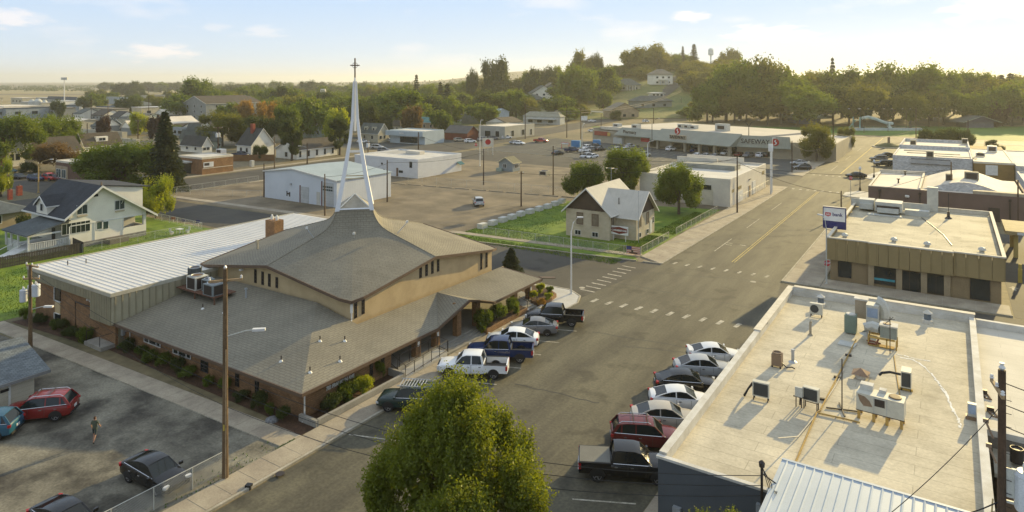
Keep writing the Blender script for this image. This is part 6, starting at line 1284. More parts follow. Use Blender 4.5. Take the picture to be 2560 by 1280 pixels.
for i, (lab, cat, pc, l_, r_, h_, zr_, kd, ax, wl, rf) in enumerate(HS):
    wn = [] if kd == 'flat' else [('y',.3,h_*.35,h_*.7,1.1),('y',.7,h_*.35,h_*.7,1.1),('x',.25,h_*.35,h_*.7,1.1),('x',.6,h_*.35,h_*.7,1.1)]
    if 'meeting hall' in lab: wn = [('x',k/10+.08,.6,2.4,.8) for k in range(0,10,2)]+[('y',.5,.6,2,1.2)]
    if 'apartment' in lab: wn = [(f,c,z,z+1.4,1.4) for f in 'yx' for c in (.2,.5,.8) for z in (1.5,4.8,8)]
    if 'flat' == kd and cat in ('building','store'): wn = [('y',.2,.8,2.2,2),('y',.6,.8,2.2,3)]
    t, q = shop(cat.replace(' ','_'), lab, cat, pc, l_, r_, h_, WL[wl], GR[rf], wn=wn, kind=kd, zr=zr_, axis=ax, trim=None if kd != 'gable' else M_trimw)
    if 'brick chimney' in lab: part('chimney', MB().cb(q[2]-1.5 if pc[0] < 100 else (q[0]+q[2])/2, q[1]-.5 if pc[0] < 100 else (q[1]+q[3])/2-1, (h_+zr_)/2+.8, 1.2,1.0,h_+zr_+1.2), M_redbrick, t)
    if 'dormer' in lab:
        n_ = 1 if 'twin' in lab else 2
        for k in range(n_):
            if ax == 'y': cy_ = q[1]+(q[3]-q[1])*.5; part('dormer', MB().box(q[2]-3.6,cy_-1.8,h_+.4,q[2]-1.0,cy_+1.8,h_+2.6), WL[wl], t); win(t,'x',q[2]-1.0,cy_,h_+1.3,h_+2.2,2.0,bars=1)
            else: cx__ = q[0]+(q[2]-q[0])*(.3+.4*k); part('dormer', MB().box(cx__-1,q[1]+.8,h_+.4,cx__+1,q[1]+3.4,h_+2.2), WL[wl], t); win(t,'y',q[1]+.8,cx__,h_+.9,h_+1.8,.9)
# hillside houses
for px, Y, w_, d_, h_, zr_, kd, wl, rf, lab in (
 (1650,560,17,12,8.5,4.5,'hip','w','tan','two storey white foursquare house high on the hill'),
 (1568,545,18,12,4.5,5,'hip','y','grn','small hip-roofed bungalow left of the hilltop foursquare'),
 (1355,560,20,13,6,6,'gable','w','grn','white gabled house at the hill crest behind trees'),
 (1318,540,26,12,4,4,'hip','t','grn','low grey roofed house at the left end of the hill'),
 (1565,660,22,12,7,4,'gable','w','tan','pale house glimpsed between trees near the hilltop'),
 (1625,455,26,12,4.5,3.5,'hip','g','grn','broad low green-roofed house at the foot of the hill'),
 (1405,430,14,10,4,3.5,'gable','w','grn','small white house behind the roadside cafe'),
 (1552,410,18,12,5,4.5,'gable','t','tan','tan gabled house by the uphill road'),
 (1640,500,10,6,3,.6,'hip','w','wht','tiny white shed on the hillside lawn'),
 (1380,590,18,12,6,5,'gable','g','tan','roof-only house behind the crest trees'),
 (2480,520,30,14,5,3,'hip','w','tan','pale low house among trees at the right edge')):
    x, y = D(px,Y); g_ = hill(x,y); t = T('house', lab, 'house', (x,y,g_-.4), YAW+radians(12))
    part('wall', MB().box(-w_/2,-d_/2,0,w_/2,d_/2,h_), WL[wl], t, local=True)
    if kd == 'hip': hip_roof(t,-w_/2,-d_/2,w_/2,d_/2,h_,h_+zr_,GR[rf],loc=True,ov=.8,t=.3)
    else: gable_roof(t,-w_/2,-d_/2,w_/2,d_/2,h_,h_+zr_,'y',GR[rf],WL[wl],loc=True,trim=None,ov=.7,t=.3)
    for k in (-.3,0,.3):
        for zz in ((h_*.2,) if h_ < 6 else (h_*.12,h_*.6)): part('window', MB().cb(w_*k,-d_/2-.05,zz+.9,1.8,.12,1.5), M_glass, t, local=True)
    if 'foursquare' in lab:
        part('porch_roof', MB().cb(0,-d_/2-1.5,4.2,8,3,.4), WL[wl], t, local=True)
        for a in (-3.5,-1.2,1.2,3.5): part('porch_column', MB().cb(a,-d_/2-2.7,2,.5,.5,4), M_trimw, t, local=True)
# small far buildings
rd = random.Random(8)
def farbox(lab, grp, n, px0, px1, Y0, Y1, w0, w1, h0, h1, gab):
    for k in range(n):
        px = px0+(px1-px0)*(k+rd.random())/n; Y = rd.uniform(Y0,Y1); x, y = D(px,Y); w_, d_, h_ = rd.uniform(w0,w1), rd.uniform(8,14), rd.uniform(h0,h1); t = T('house' if gab else 'shed', lab, 'house' if gab else 'shed', (x,y,hill(x,y)), rd.choice((0,pi/2)), grp)
        part('wall', MB().box(-w_/2,-d_/2,-.5,w_/2,d_/2,h_), WL[rd.choice('wwgtyb')], t, local=True)
        if gab: gable_roof(t,-w_/2,-d_/2,w_/2,d_/2,h_,h_+rd.uniform(2,3.4),'x',GR[rd.choice(('char','brn','grn','tan','wht'))],WL['w'],loc=True,trim=None,t=.25)
        else: part('roof', MB().box(-w_/2-.3,-d_/2-.3,h_,w_/2+.3,d_/2+.3,h_+.4), rd.choice((M_wh,GR['tan'],M_wwall,GR['blu'])), t, local=True)
        for a in (-.3,0,.3): part('window', MB().cb(w_*a,-d_/2-.04,h_*.55,w_*.1,.1,h_*.28), M_glass, t, local=True)
farbox('low pale shed scattered over the far industrial plain','sheds of the far industrial plain',30,-20,520,430,820,14,40,3.5,7,False)
farbox('small gabled house showing between the trees of the left neighbourhood','small houses of the left neighbourhood',16,180,640,300,430,9,14,3,4,True)
farbox('small pale house glimpsed in the central tree belt','houses glimpsed in the central tree belt',18,700,1330,330,560,10,16,3.4,6,True)
# silos, stadium light and water tower far away
for k, (px, r_, h_, l) in enumerate(((80,3.2,7,'left grey silo of the far industrial yard'),(95,4,7.5,'middle grey silo of the far industrial yard'),(112,2.6,6.5,'right pale silo of the far industrial yard'))):
    x, y = D(px,560); tag(part('silo', MB().lathe(x,y,[(r_*.8,0),(r_*.8,h_),(r_*.3,h_+2)],16), M_galv), l, 'silo', 'silos of the far industrial yard')
x, y = D(161,540); t = T('stadium_light', 'very tall white stadium floodlight mast standing above the plain', 'floodlight', (x,y,0)); part('mast', MB().tube([(0,0,0),(0,0,26)],.55,8,.3), M_trimw, t, local=True); part('lamp_bank', MB().cb(0,0,26,5,1,2,YAW), M_galv, t, local=True)
x, y = D(1777,1100); t = T('water_tower', 'pale blue water tower far behind the hilltop trees', 'water tower', (x,y,69)); part('tank', MB().lathe(0,0,[(2.8,-3),(4.2,-2),(4.2,6),(3,8),(1,9)],20), mat('tank_blue',(.5,.6,.65)), t, local=True); part('shaft', MB().lathe(0,0,[(1.2,-45),(1.2,-3)],12), MATS['tank_blue'], t, local=True)
x, y = D(808,700); tag(part('water_tank', MB().lathe(x,y,[(3,0),(3,14),(2.5,16)],12), M_wpaint), 'pale round tower rising out of the distant trees left of the steeple', 'tower')
# ================================================================ vehicles
M_tyre = mat('tyre_rubber', (.02,.02,.02), rough=.8, fine=.05); M_rim = mat('alloy_rim', (.45,.45,.46), rough=.3, metal=.7, fine=.03)
M_trimk = mat('black_plastic', (.02,.02,.021), rough=.6, fine=.05); M_cglass = mat('car_glass', (.012,.017,.018), (.01,.013,.014), rough=.06, spec=.45, fine=0)
M_tail = mat('tail_lamp_red', (.42,.02,.02), rough=.25, fine=0); M_head = mat('head_lamp', (.62,.62,.6), rough=.15, fine=0); M_plate = mat('number_plate', (.62,.63,.6), fine=.03)
M_chrome = mat('chrome', (.7,.7,.7), rough=.15, metal=.9, fine=0); M_bed = mat('truck_bed', (.05,.05,.05), rough=.7)
def paint(name, c, rough=.22):
    m = mat('paint_'+name, c, tuple(v*.97 for v in c), rough=rough, fine=.015, bs=3, spec=.4, obj=True)
    m.node_tree.nodes['Principled BSDF'].inputs['Coat Weight'].default_value = .15; m.node_tree.nodes['Principled BSDF'].inputs['Coat Roughness'].default_value = .08
    return m
PT = {k: paint(k, c) for k, c in dict(white=(.78,.78,.76), black=(.007,.0075,.009), silver=(.42,.43,.43), grey=(.15,.15,.15), blue=(.010,.025,.085), red=(.19,.014,.013), maroon=(.13,.018,.018), navy=(.02,.03,.07), teal=(.016,.08,.13), champagne=(.46,.42,.35), green=(.012,.03,.026), tan=(.35,.31,.24), brightred=(.42,.03,.02)).items()}
PROTO_PAINT = PT['white']
def wheel_mesh(r, w_):
    n = 22; m = MB(); pf = [(r*.62,-w_/2),(r*.93,-w_/2),(r,-w_*.32),(r,w_*.32),(r*.93,w_/2),(r*.62,w_/2)]
    vs = []; fs = []
    for rr, y in pf: vs += [(rr*cos(2*pi*k/n), y, rr*sin(2*pi*k/n)) for k in range(n)]
    for i in range(len(pf)):
        j = (i+1) % len(pf)
        for k in range(n): fs.append((i*n+k, i*n+(k+1)%n, j*n+(k+1)%n, j*n+k))
    m.add(vs, fs); return m.mesh('tyre', True)
def rim_mesh(r, w_):
    m = MB(); n = 20
    for sgn in (-1,1):
        y = sgn*w_*.36; yo = sgn*w_*.44
        ring = [(r*.62*cos(2*pi*k/n), yo, r*.62*sin(2*pi*k/n)) for k in range(n)] + [(r*.54*cos(2*pi*k/n), yo, r*.54*sin(2*pi*k/n)) for k in range(n)]
        m.add(ring, [(k,(k+1)%n,n+(k+1)%n,n+k) for k in range(n)])
        for s_ in range(5):
            a = 2*pi*s_/5; c, d = cos(a), sin(a); w2_ = r*.1
            m.add([(c*r*.05-d*w2_,yo,d*r*.05+c*w2_),(c*r*.57-d*w2_*.7,yo,d*r*.57+c*w2_*.7),(c*r*.57+d*w2_*.7,yo,d*r*.57-c*w2_*.7),(c*r*.05+d*w2_,yo,d*r*.05-c*w2_)],[(0,1,2,3)])
        m.add([(r*.12*cos(2*pi*k/8), yo*1.02, r*.12*sin(2*pi*k/8)) for k in range(8)],[tuple(range(8))])
    return m.mesh('rim')
def disc_back(r, w_):
    m = MB(); n = 16
    for sgn in (-1,1): m.add([(r*.63*cos(2*pi*k/n), sgn*w_*.25, r*.63*sin(2*pi*k/n)) for k in range(n)],[tuple(range(n))])
    return m.mesh('brake_disc')
WH = {}
CARS = {
 # L, W, stations (x, zbottom, ztop(belt)), roofline, wheel r, wheel x
 'sedan': dict(L=4.75,W=1.84,st=[(-2.37,.42,.72,.80),(-2.30,.30,.92,.93),(-2.0,.25,.98,.97),(-1.6,.22,.98,1),(-.6,.2,.96,1),(.5,.2,.93,1),(1.1,.2,.91,1),(1.7,.22,.84,.98),(2.15,.25,.74,.92),(2.36,.34,.60,.80)],
   rl=[(1.15,.90),(.35,1.38),(-.1,1.45),(-.75,1.42),(-1.15,1.33),(-1.95,.99)], r=.33, wx=(1.42,-1.38)),
 'coupe': dict(L=4.6,W=1.82,st=[(-2.3,.42,.78,.80),(-2.22,.3,.97,.93),(-1.9,.25,1.02,.97),(-1.4,.22,1.0,1),(-.5,.2,.96,1),(.5,.2,.92,1),(1.1,.2,.9,1),(1.6,.22,.82,.98),(2.05,.25,.72,.92),(2.28,.34,.58,.78)],
   rl=[(1.1,.89),(.3,1.34),(-.15,1.40),(-.7,1.36),(-1.1,1.27),(-1.95,1.02)], r=.34, wx=(1.38,-1.33)),
 'suv': dict(L=4.6,W=1.86,st=[(-2.28,.5,.95,.85),(-2.22,.36,1.08,.95),(-1.9,.3,1.1,.98),(-1.2,.27,1.08,1),(.4,.26,1.05,1),(1.1,.26,1.03,1),(1.7,.28,.98,.98),(2.1,.3,.86,.93),(2.28,.38,.7,.82)],
   rl=[(1.15,1.02),(.5,1.58),(.1,1.66),(-1.2,1.66),(-1.75,1.6),(-2.15,1.1)], r=.37, wx=(1.4,-1.35)),
 'boxysuv': dict(L=4.75,W=1.84,st=[(-2.36,.5,1.0,.9),(-2.32,.4,1.1,.97),(-2.0,.34,1.1,1),(0,.32,1.08,1),(1.1,.32,1.06,1),(1.8,.34,1.02,.98),(2.2,.36,.92,.93),(2.36,.42,.72,.85)],
   rl=[(1.05,1.05),(.55,1.62),(.1,1.72),(-1.5,1.72),(-2.05,1.68),(-2.28,1.12)], r=.38, wx=(1.45,-1.4)),
 'pickup': dict(L=5.7,W=1.96,st=[(-.95,.42,1.12,1),(-.9,.38,1.14,1),(0,.36,1.13,1),(1.2,.36,1.13,1),(1.7,.38,1.12,.99),(2.4,.4,1.06,.97),(2.72,.44,.98,.92),(2.85,.52,.8,.86)],
   rl=[(1.45,1.12),(.85,1.72),(.5,1.82),(-.4,1.83),(-.72,1.8),(-.9,1.14)], r=.42, wx=(1.85,-1.75), bed=(-2.85,-.95)),
}
def build_car(kind, far=False, topper=False, tonneau=False, rails=False, spoiler=False):
    c = CARS[kind]; W2_ = c['W']/2; t = T('car', None, None)
    st = c['st']; vs = []; nx = 9
    # finer stations by interpolation
    S2 = []
    for i in range(len(st)-1):
        for k in range(2 if not far else 1):
            f = k/(2 if not far else 1); S2.append(tuple(st[i][j]*(1-f)+st[i+1][j]*f for j in range(4)))
    S2.append(st[-1]); fs = []
    for x, zb, zt_, wf in S2:
        w = W2_*wf; h = zt_-zb
        half = [(w*.86,zb),(w*.97,zb+h*.12),(w,zb+h*.42),(w*.985,zb+h*.72),(w*.93,zb+h*.93),(w*.80,zt_+.0),(w*.4,zt_+.025),(0,zt_+.03)]
        ring = [(x,y,z) for y,z in half] + [(x,-y,z) for y,z in half[-2::-1]]
        vs += ring
    m_ = len(half)*2-1
    for i in range(len(S2)-1):
        for k in range(m_-1): fs.append((i*m_+k, i*m_+k+1, (i+1)*m_+k+1, (i+1)*m_+k))
        fs.append((i*m_+m_-1, i*m_, (i+1)*m_, (i+1)*m_+m_-1))
    fs.append(tuple(range(m_))[::-1]); fs.append(tuple(range((len(S2)-1)*m_, len(S2)*m_)))
    b = MB(); b.add(vs, [f for f in fs])
    rl = c['rl']; wbase = W2_*.88; wtop = W2_*.70; ztop = max(p[1] for p in rl); zb0 = min(p[1] for p in rl)
    hw = lambda z: wbase + (wtop-wbase)*((z-zb0)/(ztop-zb0))
    # roof skin
    mid = rl[1:-1]; vs = []; fs = []
    for x, z in mid:
        w = hw(z)+.015; vs += [(x,w,z),(x,w*.6,z+.035),(x,0,z+.045),(x,-w*.6,z+.035),(x,-w,z)]
        vs += [(x,w,z-.05),(x,-w,z-.05)]
    for i in range(len(mid)-1):
        a, d = 7*i, 7*(i+1)
        for k in range(4): fs.append((a+k,a+k+1,d+k+1,d+k))
        fs += [(a+5,a,d,d+5),(a+4,a+6,d+6,d+4)]
    fs += [(0,5,6,4,3,2,1)]; e_ = 7*(len(mid)-1); fs += [(e_,e_+1,e_+2,e_+3,e_+4,e_+6,e_+5)]
    b.add(vs, fs)
    # pillars
    def pil(p0, p1, wd, out_=.018):
        for s_ in (-1,1):
            y0, y1 = s_*(hw(p0[1])+out_), s_*(hw(p1[1])+out_)
            b.add([(p0[0]-wd,y0,p0[1]-.03),(p0[0]+wd,y0,p0[1]-.03),(p1[0]+wd*.8,y1,p1[1]),(p1[0]-wd*.8,y1,p1[1]),(p0[0]-wd,y0-s_*.05,p0[1]-.03),(p0[0]+wd,y0-s_*.05,p0[1]-.03),(p1[0]+wd*.8,y1-s_*.05,p1[1]),(p1[0]-wd*.8,y1-s_*.05,p1[1])],[(0,1,2,3),(4,7,6,5),(0,3,7,4),(1,5,6,2),(2,6,7,3),(0,4,5,1)])
    pil(rl[0], rl[1], .06); pil(rl[-1], rl[-2], .12 if kind in ('suv','boxysuv') else .09)
    xb = (rl[1][0]+rl[-2][0])/2 - (.0 if kind == 'pickup' else .05); pil((xb,zb0+.02),(xb,ztop-.02),.045)
    if kind in ('suv','boxysuv'): pil((xb-.95,zb0+.02),(xb-.9,ztop-.03),.06)
    if 'bed' in c:
        x0, x1 = c['bed']
        b.box(x0,W2_*.86,.55,x1,W2_,1.16); b.box(x0,-W2_,.55,x1,-W2_*.86,1.16); b.box(x0-.02,-W2_*.859,.58,x0+.09,W2_*.859,1.14); b.box(x0,-W2_*.859,.5,x1,W2_*.859,.62)
    if spoiler: b.box(-2.3,-.7,1.04,-2.05,.7,1.09)
    bo = part('body', b, PROTO_PAINT, t, smooth=True, local=True)
    # glass
    def quad(nm, P4, glass=M_cglass):
        v = [Vector(p) for p in P4]; n_ = (v[1]-v[0]).cross(v[2]-v[0]).normalized()*.03
        return part(nm, MB().add([tuple(p) for p in v]+[tuple(p-n_) for p in v],[(0,1,2,3),(7,6,5,4),(0,4,5,1),(1,5,6,2),(2,6,7,3),(3,7,4,0)]), glass, t, local=True)
    a0, a1, r1_, r0_ = rl[0], rl[1], rl[-2], rl[-1]
    if not far:
        quad('windshield',[(a0[0],-hw(a0[1]),a0[1]),(a0[0],hw(a0[1]),a0[1]),(a1[0],hw(a1[1]),a1[1]),(a1[0],-hw(a1[1]),a1[1])])
        quad('rear_window',[(r0_[0],hw(r0_[1]),r0_[1]),(r0_[0],-hw(r0_[1]),r0_[1]),(r1_[0],-hw(r1_[1]),r1_[1]),(r1_[0],hw(r1_[1]),r1_[1])])
    for s_ in (-1,1):
        pts = [(x, s_*hw(z), z) for x, z in rl]
        low = [(rl[0][0], s_*hw(rl[0][1]), rl[0][1]), (rl[-1][0], s_*hw(rl[-1][1]), rl[-1][1])]
        if far: continue
        # side glass polygon split at the B pillar
        fr = [p for p in rl if p[0] >= xb]; rr = [p for p in rl if p[0] < xb]
        zx = lambda x: next((rl[i][1]+(rl[i+1][1]-rl[i][1])*(rl[i][0]-x)/(rl[i][0]-rl[i+1][0]) for i in range(len(rl)-1) if rl[i+1][0] <= x <= rl[i][0]), ztop)
        for nm, seq in (('side_window', fr+[(xb,zx(xb)),(xb,rl[0][1])]), ('side_window', [(xb,rl[-1][1]),(xb,zx(xb))]+rr)):
            pg = [(x, s_*(hw(z)+.004), z) for x, z in seq]; pg2 = [(x, y-s_*.03, z) for x,y,z in pg]; n_ = len(pg)
            part(nm, MB().add(pg+pg2,[tuple(range(n_)),tuple(range(n_,2*n_))[::-1]]+[(k,k+n_,(k+1)%n_+n_,(k+1)%n_) for k in range(n_)]), M_cglass, t, local=True)
    if far:
        m2 = MB(); vs = []
        for x, z in rl: vs += [(x,hw(z),z-.01),(x,-hw(z),z-.01)]
        n_ = len(rl); m2.v = vs; m2.f = [(2*i,2*i+1,2*i+3,2*i+2) for i in range(n_-1)]+[tuple(2*i for i in range(n_))[::-1], tuple(2*i+1 for i in range(n_)),(0,2*n_-2,2*n_-1,1)]
        part('windows', m2, M_cglass, t, local=True)
    key = c['r']
    if key not in WH: WH[key] = (wheel_mesh(key,.24), rim_mesh(key,.24), disc_back(key,.24))
    for xw_ in c['wx']:
        for s_ in (-1,1):
            o = share('wheel', WH[key][0], t, (xw_, s_*(W2_-.13), key), 0, M_tyre)
            o2 = share('rim', WH[key][1], o, (0,0,0), 0, M_rim)
            if not far: share('brake_disc', WH[key][2], o, (0,0,0), 0, M_trimk)
    # arches, lower trim, grille
    for xw_ in c['wx']:
        for s_ in (-1,1):
            k_ = MB()
            n_ = 10; R1 = key*1.16; y = s_*(W2_+.006)
            arc = [(xw_+R1*cos(pi*i/n_), y, key*.98+R1*sin(pi*i/n_)*.98) for i in range(n_+1)]; back = [(x,s_*(W2_-.25),z) for x,_,z in arc]
            f_ = [tuple(range(n_+1))] if s_ < 0 else [tuple(range(n_+1))[::-1]]
            k_.add(arc, f_); k_.add(arc+back, [(i,i+1,i+n_+2,i+n_+1) for i in range(n_)]); part('wheel_arch', k_, M_trimk, t, local=True)
    xf = st[-1][0]; xr = c['bed'][0] if 'bed' in c else st[0][0]; big = kind == 'pickup'
    zt_f = st[-2][2]; hz = .66 if not big else .82
    if not far:
        part('grille', MB().cb(xf+.005,0,hz-.1 if not big else .78,.04,.75 if not big else 1.0,.16 if not big else .34), M_trimk, t, local=True)
        part('front_bumper', MB().cb(xf-.02,0,.4 if not big else .5,.12,1.3,.1), M_trimk if not big else M_chrome, t, local=True)
        part('rear_bumper', MB().cb(xr+.02,0,.42 if not big else .55,.14,1.5,.12 if not big else .16), M_trimk if not big else M_chrome, t, local=True)
        part('number_plate', MB().cb(xr-.03-(.02 if big else 0),0,.72 if not big else .62,.03,.36,.17), M_plate, t, local=True)
        for s_ in (-1,1):
            part('headlight', MB().cb(xf-.14,s_*W2_*.76,hz,.22,.34,.13 if not big else .26,-s_*.35), M_head, t, local=True)
            zl = .85 if kind in('sedan','coupe') else .95
            part('taillight', MB().cb(xr+.11,s_*W2_*.80,zl,.2,.32,.16,s_*.35) if not big else MB().cb(xr+.05,s_*W2_*.93,.95,.16,.16,.34), M_tail, t, local=True)
            part('mirror', MB().cb(a0[0]-.12,s_*(W2_+.1),zb0+.08,.12,.22,.16), PROTO_PAINT, t, local=True)
            part('door_handle', MB().cb(xb+.25,s_*(W2_+.0),zb0-.12,.18,.04,.04), M_chrome, t, local=True); part('door_handle', MB().cb(xb-.7,s_*(W2_+.0),zb0-.12,.18,.04,.04), M_chrome, t, local=True)
            part('window_trim', MB().tube([(rl[0][0],s_*(hw(rl[0][1])+.03),rl[0][1]+.01),(rl[-1][0]+.1,s_*(hw(rl[-1][1])+.03),rl[-1][1]+.02)],.018,4), M_chrome, t, local=True)
            part('door_seam', MB().cb(xb,s_*(W2_-.005),(.35+zb0)/2+.05,.015,.02,zb0-.42).cb(xb+1.05,s_*(W2_*.99),(.35+zb0)/2+.05,.015,.02,zb0-.5), M_trimk, t, local=True)
    else:
        for s_ in (-1,1): part('taillight', MB().cb(xr+.06,s_*W2_*.78,.85,.14,.3,.16), M_tail, t, local=True)
    if 'bed' in c:
        x0, x1 = c['bed']
        if tonneau: part('tonneau_cover', MB().box(x0+.05,-W2_*.9,1.165,x1-.02,W2_*.9,1.21), mat('tonneau_vinyl',(.16,.155,.13),rough=.6), t, local=True)
        elif topper: part('bed_canopy', MB().add([(x0+.05,-W2_*.95,1.17),(x1,-W2_*.95,1.17),(x1,W2_*.95,1.17),(x0+.05,W2_*.95,1.17),(x0+.15,-W2_*.8,1.75),(x1,-W2_*.8,1.78),(x1,W2_*.8,1.78),(x0+.15,W2_*.8,1.75)],[(0,3,2,1),(4,5,6,7),(0,1,5,4),(1,2,6,5),(2,3,7,6),(3,0,4,7)]), M_bed, t, local=True)
        else: part('bed_liner', MB().box(x0+.1,-W2_*.85,.625,x1-.01,W2_*.85,.66).box(x1-.06,-W2_*.85,.66,x1-.01,W2_*.85,1.1), M_bed, t, local=True)
        part('bed_rail', MB().box(x0,W2_*.84,1.165,x1,W2_*1.0,1.19).box(x0,-W2_*1.0,1.165,x1,-W2_*.84,1.19), M_trimk, t, local=True)
    if rails:
        for s_ in (-1,1): part('roof_rail', MB().tube([(rl[1][0]-.2,s_*(wtop-.05),ztop+.0),(rl[1][0]-.35,s_*(wtop-.05),ztop+.11),(rl[-2][0]+.2,s_*(wtop-.05),ztop+.11),(rl[-2][0],s_*(wtop-.05),ztop-.02)],.025,5), M_chrome, t, local=True)
    return t
def setup(o, name, label, cat, x, y, ang, z=0, group=None):
    o.name = name; o['label'] = label; o['category'] = cat; o.location = (x,y,z); o.rotation_euler = (0,0,radians(ang))
    if group: o['group'] = group
    return o
PRO = {}
def recolor(o, m):
    for ch_ in o.children_recursive:
        if ch_.type == 'MESH':
            for sl in ch_.material_slots:
                if sl.material == PROTO_PAINT: sl.link = 'OBJECT'; sl.material = m
def car(kind, name, label, cat, x, y, ang, col, far=False, group=None, z=0, **kw):
    key = (kind, far) + tuple(sorted(kw.items()))
    if key not in PRO: PRO[key] = build_car(kind, far, **kw); o = PRO[key]
    else: o = copy_tree(PRO[key]); 
    # undo prototype colours on copies
    for ch_ in o.children_recursive:
        for sl in (ch_.material_slots if ch_.type == 'MESH' else []):
            if sl.link == 'OBJECT': sl.link = 'DATA'
    recolor(o, PT[col]); return setup(o, name, label, cat, x, y, ang, z, group)
GC = 'cars angle-parked in front of the church'
def cpos(pf, pr_):   # midpoint of two ground pixels
    a, b = P(*pf), P(*pr_); return (a[0]+b[0])/2, (a[1]+b[1])/2
fr_ang = 206
car('pickup','pickup_truck','black crew pickup nearest the street corner by the church','pickup truck',-33.0,58.6,203,'black',group=GC)
car('coupe','sedan','grey-brown sedan between the black pickup and the white sedan','car',-33.4,55.2,208,'grey',group=GC)
car('sedan','sedan','white sedan squeezed between the grey sedan and blue pickup','car',-33.5,51.7,207,'white',group=GC)
car('pickup','pickup_truck','blue pickup with a dark bed cover frame in the church row','pickup truck',-32.7,48.5,208,'blue',topper=False,group=GC)
car('pickup','pickup_truck','white crew pickup with open bed and cargo in the church row','pickup truck',-32.8,44.7,208,'white',group=GC)
o = car('boxysuv','sport_utility','dark green off-roader with slatted roof rack half behind the big tree','suv',-33.3,37.6,206,'green',group=GC)
rk = MB()
for k in range(9): rk.cb(-.9+.22*k-.2,0,1.86,.05,1.2,.03)
rk.cb(-.25,.62,1.86,2.2,.05,.05).cb(-.25,-.62,1.86,2.2,.05,.05); 
for a in (-1,.6):
    for b_ in (-.6,.6): rk.cb(a,b_,1.8,.05,.05,.12)
part('roof_rack', rk, M_steel, o, local=True)
GD = 'cars angle-parked beside the blue-walled building'
car('coupe','sedan','white sporty sedan with rear spoiler, farthest in the row by the blue wall','car',-17.0,58.2,29,'white',spoiler=True,group=GD)
car('sedan','sedan','silver sedan second from the far end of the row by the blue wall','car',-17.0,55.0,29,'silver',group=GD)
car('sedan','sedan','black luxury sedan between two pale cars beside the blue wall','car',-17.3,51.5,28,'black',group=GD)
car('coupe','sedan','plain white coupe between the black sedan and champagne sedan','car',-16.7,48.6,28,'white',group=GD)
car('sedan','sedan','champagne sedan between the white coupe and the maroon hatchback suv','car',-16.7,45.4,28,'champagne',group=GD)
o = car('suv','sport_utility','maroon suv with roof bars next to the black covered pickup','suv',-16.9,42.2,27,'maroon',rails=True,group=GD)
part('crossbar', MB().cb(.1,0,1.78,.06,1.2,.03).cb(-.8,0,1.78,.06,1.2,.03), M_trimk, o, local=True)
car('pickup','pickup_truck','black pickup with grey tonneau cover nearest the camera by the blue wall','pickup truck',-16.6,38.3,27,'black',tonneau=True,group=GD)
# back lot
x, y = P(105,1040); o = car('suv','sport_utility','red suv with silver roof rails beside the cream garage','suv',x+.1,y-.2,185,'red',rails=True)
o.rotation_euler[2] = YAW+radians(200-8)
o = car('suv','sport_utility','blue suv cut off by the left edge of the picture','suv',*P(-48,1092),213,'teal'); o.rotation_euler[2] = YAW+radians(188)
x, y = P(388,1205); car('coupe','sedan','black sedan parked nose-out behind the wire fence','car',x,y,3,'black')
x, y = P(165,1330); car('coupe','sedan','dark grey sedan at the bottom edge left of the fence','car',x,y,3,'black')
# gravel lot and streets
x, y = P(1196,513); car('suv','sport_utility','small silver suv alone on the gravel lot','suv',x,y,72+60,'silver')
x, y = P(2005,425); car('suv','sport_utility','black suv parked inside the street-side hedge bed of the store','suv',x,y,205,'black'); 
x, y = P(2002,415); car('sedan','sedan','pale sedan just behind the black suv at the store exit','car',x-1,y+3,205,'silver',far=True)
random.seed(5)
far_list = [ # px, py, angle, kind, colour, label
 (1288,360,10,'sedan','silver','silver sedan driving left past the store lot'),(1298,361,0,'sedan','white','white coupe stopped beside the silver sedan at the lot entrance'),(1352,356,8,'pickup','brightred','bright red pickup at the store lot entrance'),
 (1175,357,60,'suv','white','white suv leaving the barn shop'),(1148,354,60,'suv','tan','tan suv parked in front of the barn shop'),(1208,352,60,'suv','silver','silver suv beside the office with arched windows'),(1232,350,60,'boxysuv','grey','dark suv parked right in front of the stone office'),(1266,347,60,'suv','white','white suv at the right end of the stone office'),
 (960,380,30,'suv','grey','dark suv by the two transformers right of the steeple'),(943,372,30,'suv','silver','pale suv behind the dark one right of the steeple'),(960,352,20,'pickup','white','white pickup in front of the pale blue office'),(972,354,20,'sedan','silver','silver sedan beside the white pickup at the blue office'),
 (908,357,30,'sedan','white','pale sedan in front of the two-dormer house'),(602,392,15,'pickup','navy','dark pickup by the wooden fence of the white gabled house'),
 (45,447,12,'sedan','black','black sedan leftmost in the side street row'),(90,452,10,'suv','navy','dark pickup-like suv beside the street lamp at left'),(120,451,10,'pickup','brightred','red pickup in the side street row'),(143,452,10,'suv','maroon','maroon suv beside the red pickup in the side street'),(165,454,10,'sedan','maroon','dark maroon sedan by the low brown brick building'),
 (20,432,20,'sedan','teal','blue-grey car in the driveway of the chimney house'),(317,322,8,'pickup','white','white pickup on the flat yard below the lodge'),(1480,305,62,'sedan','white','white car at the far end of the highway junction'),
 (1647,300,68,'sedan','white','white car driving down the hill road'),(1615,306,66,'suv','white','white van-like car beside the kerb of the hill road'),(1716,273,75,'sedan','white','white car higher up the hill road'),
 (1482,330,0,'sedan','white','white car turning in from the highway behind the store'),
 (2208,415,200,'boxysuv','black','black suv parked nose-in by the white shop block'),(2196,402,200,'boxysuv','grey','dark grey suv behind the black one by the white shop block'),(2216,392,200,'sedan','black','black car farthest of three by the white shop block'),(2140,444,200,'sedan','black','black convertible waiting at the cross street'),
]
